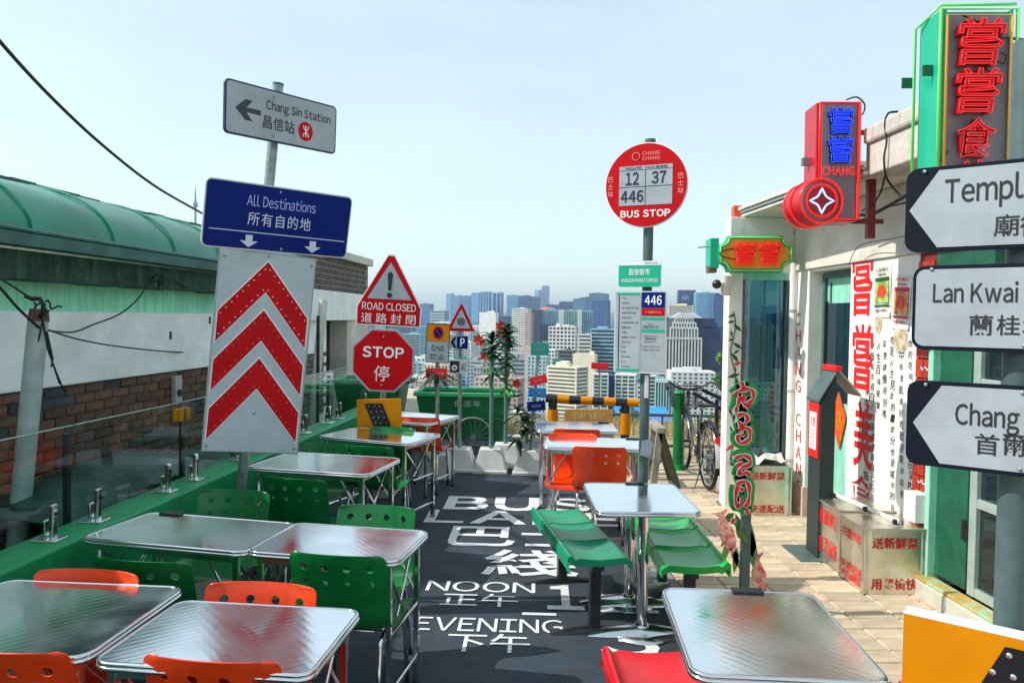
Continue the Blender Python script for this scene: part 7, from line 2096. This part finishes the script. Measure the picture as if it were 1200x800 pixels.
bld(796, 815, 340, 2000, 'dblue', 'blue', 'hband', 5, 20, 'bright deep blue tower with pale logo patch', 0, roof=0)
M = Matrix.Translation(at(803, 349, 1990)); mm = MB().fr(M)
for k in range(7): mm.box(-9 + 2.6 * k, -7.6 + 2.6 * k, -3, -2, -8 + (k % 3) * 3, 4 + (k % 2) * 4)
mm.build('pale_facade_pattern', CW['lblue'], None, label='pale blue pattern panels on the bright deep blue tower', cat='panel', origin=at(803, 349, 1990))
bld(817, 841, 343, 1900, 'lblue', 'sky', 'vstripe', 9, 16, 'pale blue glass tower left of the painted jamb', 0, roof=1)
bld(841, 862, 344, 1850, 'dblue', 'blue', 'vstripe', 6, 16, 'deep blue glass tower touching the painted jamb', 0, roof=1)
bld(833, 850, 383, 800, 'dblue', 'blue', 'hband', 5, 10, 'low blue block beside the green tree', 0, roof=1)
bld(788, 838, 437, 300, 'white', 'mid', 'grid', 8, 4, 'white low block with small windows beyond the handlebar', 0, pier=.5, slab=.5, roof=5)
bld(862, 885, 372, 900, 'teal', 'mid', 'grid', 4, 22, 'grey green tower seen through the big window', 4, roof=1)
bld(885, 905, 380, 700, 'beige', 'dark', 'grid', 6, 16, 'beige gridded tower seen through the big window', 5, roof=1)
bld(905, 935, 368, 1300, 'blue', 'mid', 'hband', 6, 16, 'blue slab seen through the right of the big window', 0, roof=2)
bld(470, 492, 392, 900, 'teal', 'mid', 'hband', 6, 8, 'pale block right of the stop sign', 0, roof=2)
bld(455, 489, 371, 1800, 'blue', 'mid', 'grid', 9, 12, 'blue gridded block behind the stop sign', 0, roof=2)
bld(488, 503, 383, 1100, 'lblue', 'teal', 'grid', 5, 10, 'light blue block left of the End plate', 0, roof=2)

# low-rise fill: many roofs, each its own building, shared meshes
FILL = []
r = random.Random(77)
styles = [('white', 'mid', 'grid'), ('teal', 'dark', 'hband'), ('cream', 'mid', 'grid'), ('grey', 'dark', 'grid'), ('white', 'teal', 'hband'), ('beige', 'mid', 'grid'), ('lblue', 'mid', 'grid'), ('teal', 'mid', 'grid'), ('pink', 'mid', 'grid'), ('white', 'dark', 'grid'), ('grey', 'mid', 'hband'), ('blue', 'mid', 'grid')]
names = {'white': 'white', 'teal': 'pale teal', 'cream': 'cream', 'grey': 'grey', 'beige': 'beige', 'lblue': 'light blue', 'pink': 'pinkish', 'blue': 'blue'}
for k, (w_, g_, s_) in enumerate(styles):
    e = bpy.data.objects.new('low_building', None); COL.objects.link(e); WL[e] = Vector((0, 0, 0))
    block(20, 16, 22, w_, g_, s_, 7 + k % 3, 8 + k % 3, e, .5, .5); roof_bits(20, 16, 22, e, 'green' if k % 5 == 1 else w_, k, 3)
    e['category'] = 'building'; e['group'] = 'low city buildings below the terrace'; e['label'] = names[w_] + ' low rise building among the crowded city roofs'
    FILL.append(e)
used_f = set(); cntf = 0
bands = [(230, 300, 34), (300, 420, 46), (420, 600, 52), (600, 900, 46), (900, 1500, 36), (1500, 2600, 30)]
for (Da, Db, n) in bands:
    for i in range(n):
        D = r.uniform(Da, Db); px = r.uniform(455, 935) if r.random() < .86 else r.uniform(-200, 1400)
        if D < 420 and 640 < px < 790 and r.random() < .6: continue
        k = r.randrange(len(FILL)); hgt = r.uniform(10, 26) * (1 + D / 1500)
        py_top = 372 + (1.8 - (TH + hgt)) * F / D
        sc_ = (r.uniform(.7, 1.5) * (1 + D / 1800), r.uniform(.8, 1.4), hgt / 22)
        p = at(px, 400, D)
        if k in used_f:
            o = copy_tree(FILL[k], (p.x, D, TH), r.uniform(-.5, .15), sc_)
        else:
            o = FILL[k]; o.location = (p.x, D, TH); o.rotation_euler = (0, 0, r.uniform(-.5, .1)); o.scale = sc_; used_f.add(k)
        cntf += 1
        land = 'off to the side of the terrace' if px < 455 or px > 935 else ('in line with the stop sign' if px < 500 else 'in line with the End plate' if px < 532 else 'above the garbage cart' if px < 570 else 'behind the artificial palms' if px < 610 else 'behind the plate signpost' if px < 640 else 'above the striped barrier' if px < 700 else 'in line with the timetable board' if px < 775 else 'behind the bicycle' if px < 850 else 'seen through the big window')
        o['label'] = ('narrow ' if sc_[0] * 20 < 19 else 'broad ' if sc_[0] * 20 > 27 else '') + ('low ' if hgt < 16 else 'taller ' if hgt > 24 else 'mid-height ') + names[styles[k][0]] + (' banded' if styles[k][2] == 'hband' else ' gridded') + ' block, ' + ('close below, ' if D < 420 else 'midway, ' if D < 900 else 'far off, ') + land
print('fill', cntf)
# far skyline carpet beyond 2.6 km reads as one mass
m = MB(); r = random.Random(5)
for i in range(1500):
    D = r.uniform(2600, 9000); px = r.uniform(380, 960); p = at(px, 370, D); w_ = r.uniform(14, 50); h_ = r.uniform(15, 48) * (1.6 if r.random() < .12 else 1)
    m.box(p.x - w_ / 2, p.x + w_ / 2, D, D + r.uniform(14, 30), TH, TH + h_ * (.8 + D / 9000))
m.build('distant_city_blocks', cm('city_far_mix', (0.12, 0.22, 0.34), var=.5), None, kind='stuff', label='dense mass of far blue grey city blocks', cat='buildings')
# ---------------------------------------------------------------- trees
def tree(c, hgt, rad, label, seed, lm, n=2600, group=None, squash=1.0, leaf=.16):
    r = random.Random(seed); c = Vector(c)
    e = empty('tree', c, label, 'tree', group)
    MB().tube([c, c + Vector((.05 * hgt, 0, hgt * .3)), c + Vector((-.02 * hgt, 0, hgt * .6)), c + Vector((0, 0, hgt * .85))], [hgt * .03, hgt * .022, hgt * .014, hgt * .005], 8).build('trunk', wood_d, e, smooth='all')
    m = MB(); m2 = MB()
    blobs = []
    for k in range(16):
        a = r.uniform(0, 6.28); t = r.uniform(.28, 1)
        rr = rad * math.sin(math.pi * (t * .78 + .15)) * r.uniform(.4, .95)
        b = c + Vector((rr * math.cos(a), rr * math.sin(a) * squash, hgt * t)); blobs.append((b, rad * r.uniform(.25, .45)))
        m2.tube([c + Vector((0, 0, hgt * t * .6)), b], [hgt * .009, hgt * .003], 5)
    m2.build('limbs', wood_d, e)
    for i in range(n):
        b, s = r.choice(blobs)
        d = Vector((r.gauss(0, 1), r.gauss(0, 1), r.gauss(0, 1))).normalized() * s * r.random() ** .45
        p = b + d; l = leaf * r.uniform(.6, 1.3) * rad / 1.5
        u = Vector((r.gauss(0, 1), r.gauss(0, 1), r.gauss(0, .6))).normalized(); v = u.orthogonal().normalized()
        m.add([p - u * l, p + v * l * .45, p + u * l, p - v * l * .45], [(0, 1, 2, 3)])
    m.build('crown', lm, e)
tg = mat('tree_leaves', (0.035, 0.10, 0.03), .6, var=.5, scale=.5); tg2 = mat('tree_leaves_light', (0.07, 0.20, 0.04), .6, var=.4, scale=.8)
tree((at(851, 520, 26).x, 26, -6.5), 8.6, .62, 'tall light green tree beyond the railing left of the painted jamb', 4, tg2, 4200, leaf=.16)
tree((at(738, 520, 24).x, 24, -5.5), 4.2, 1.3, 'rounded green tree low behind the striped barrier', 5, tg, 2600)
tree((at(700, 520, 30).x, 30, -8.0), 5.0, 2.0, 'wide green tree behind the tan board', 6, tg, 2600)
tree((at(660, 520, 33).x, 33, -9.0), 5.6, 2.0, 'dark green tree left of the tan board', 8, tg, 2600)
tree((at(612, 520, 34).x, 34, -9.0), 4.6, 1.8, 'low green tree right of the garbage cart', 9, tg, 2200)
# a blue roof under the trees
e_ = empty('blue_roofed_shed', at(745, 486, 40), 'small shed with bright blue roof under the green trees', 'building')
p = at(741, 484, 36)
MB().box(p.x - .5, p.x + 1.6, 36, 39, -12, p.z - .3).build('wall', CW['cream'], e_); MB().add([(p.x - .7, 35.6, p.z - .35), (p.x + 1.8, 35.6, p.z - .35), (p.x + 1.8, 37.5, p.z + .15), (p.x - .7, 37.5, p.z + .15), (p.x + 1.8, 39.4, p.z - .35), (p.x - .7, 39.4, p.z - .35)], [(0, 1, 2, 3), (3, 2, 4, 5)]).build('roof', mat('blue_tarp_roof', (0.02, 0.25, 0.75), .5, var=.2), e_, solid=.05)
# ---------------------------------------------------------------- haze
hz = bpy.data.materials.new('haze_air'); hz.use_nodes = True; nt = hz.node_tree; nt.nodes.remove(nt.nodes['Principled BSDF'])
pv_ = nt.nodes.new('ShaderNodeVolumePrincipled'); pv_.inputs['Color'].default_value = (0.72, 0.86, 1.0, 1); pv_.inputs['Density'].default_value = 0.00009; pv_.inputs['Anisotropy'].default_value = 0.3
nt.links.new(pv_.outputs[0], nt.nodes['Material Output'].inputs['Volume'])
HZ = True
if HZ: MB().box(-R_ - 5, R_ + 5, -2005, R_ + 5, TH - 1.5, 480).build('haze', hz, None, kind='stuff')
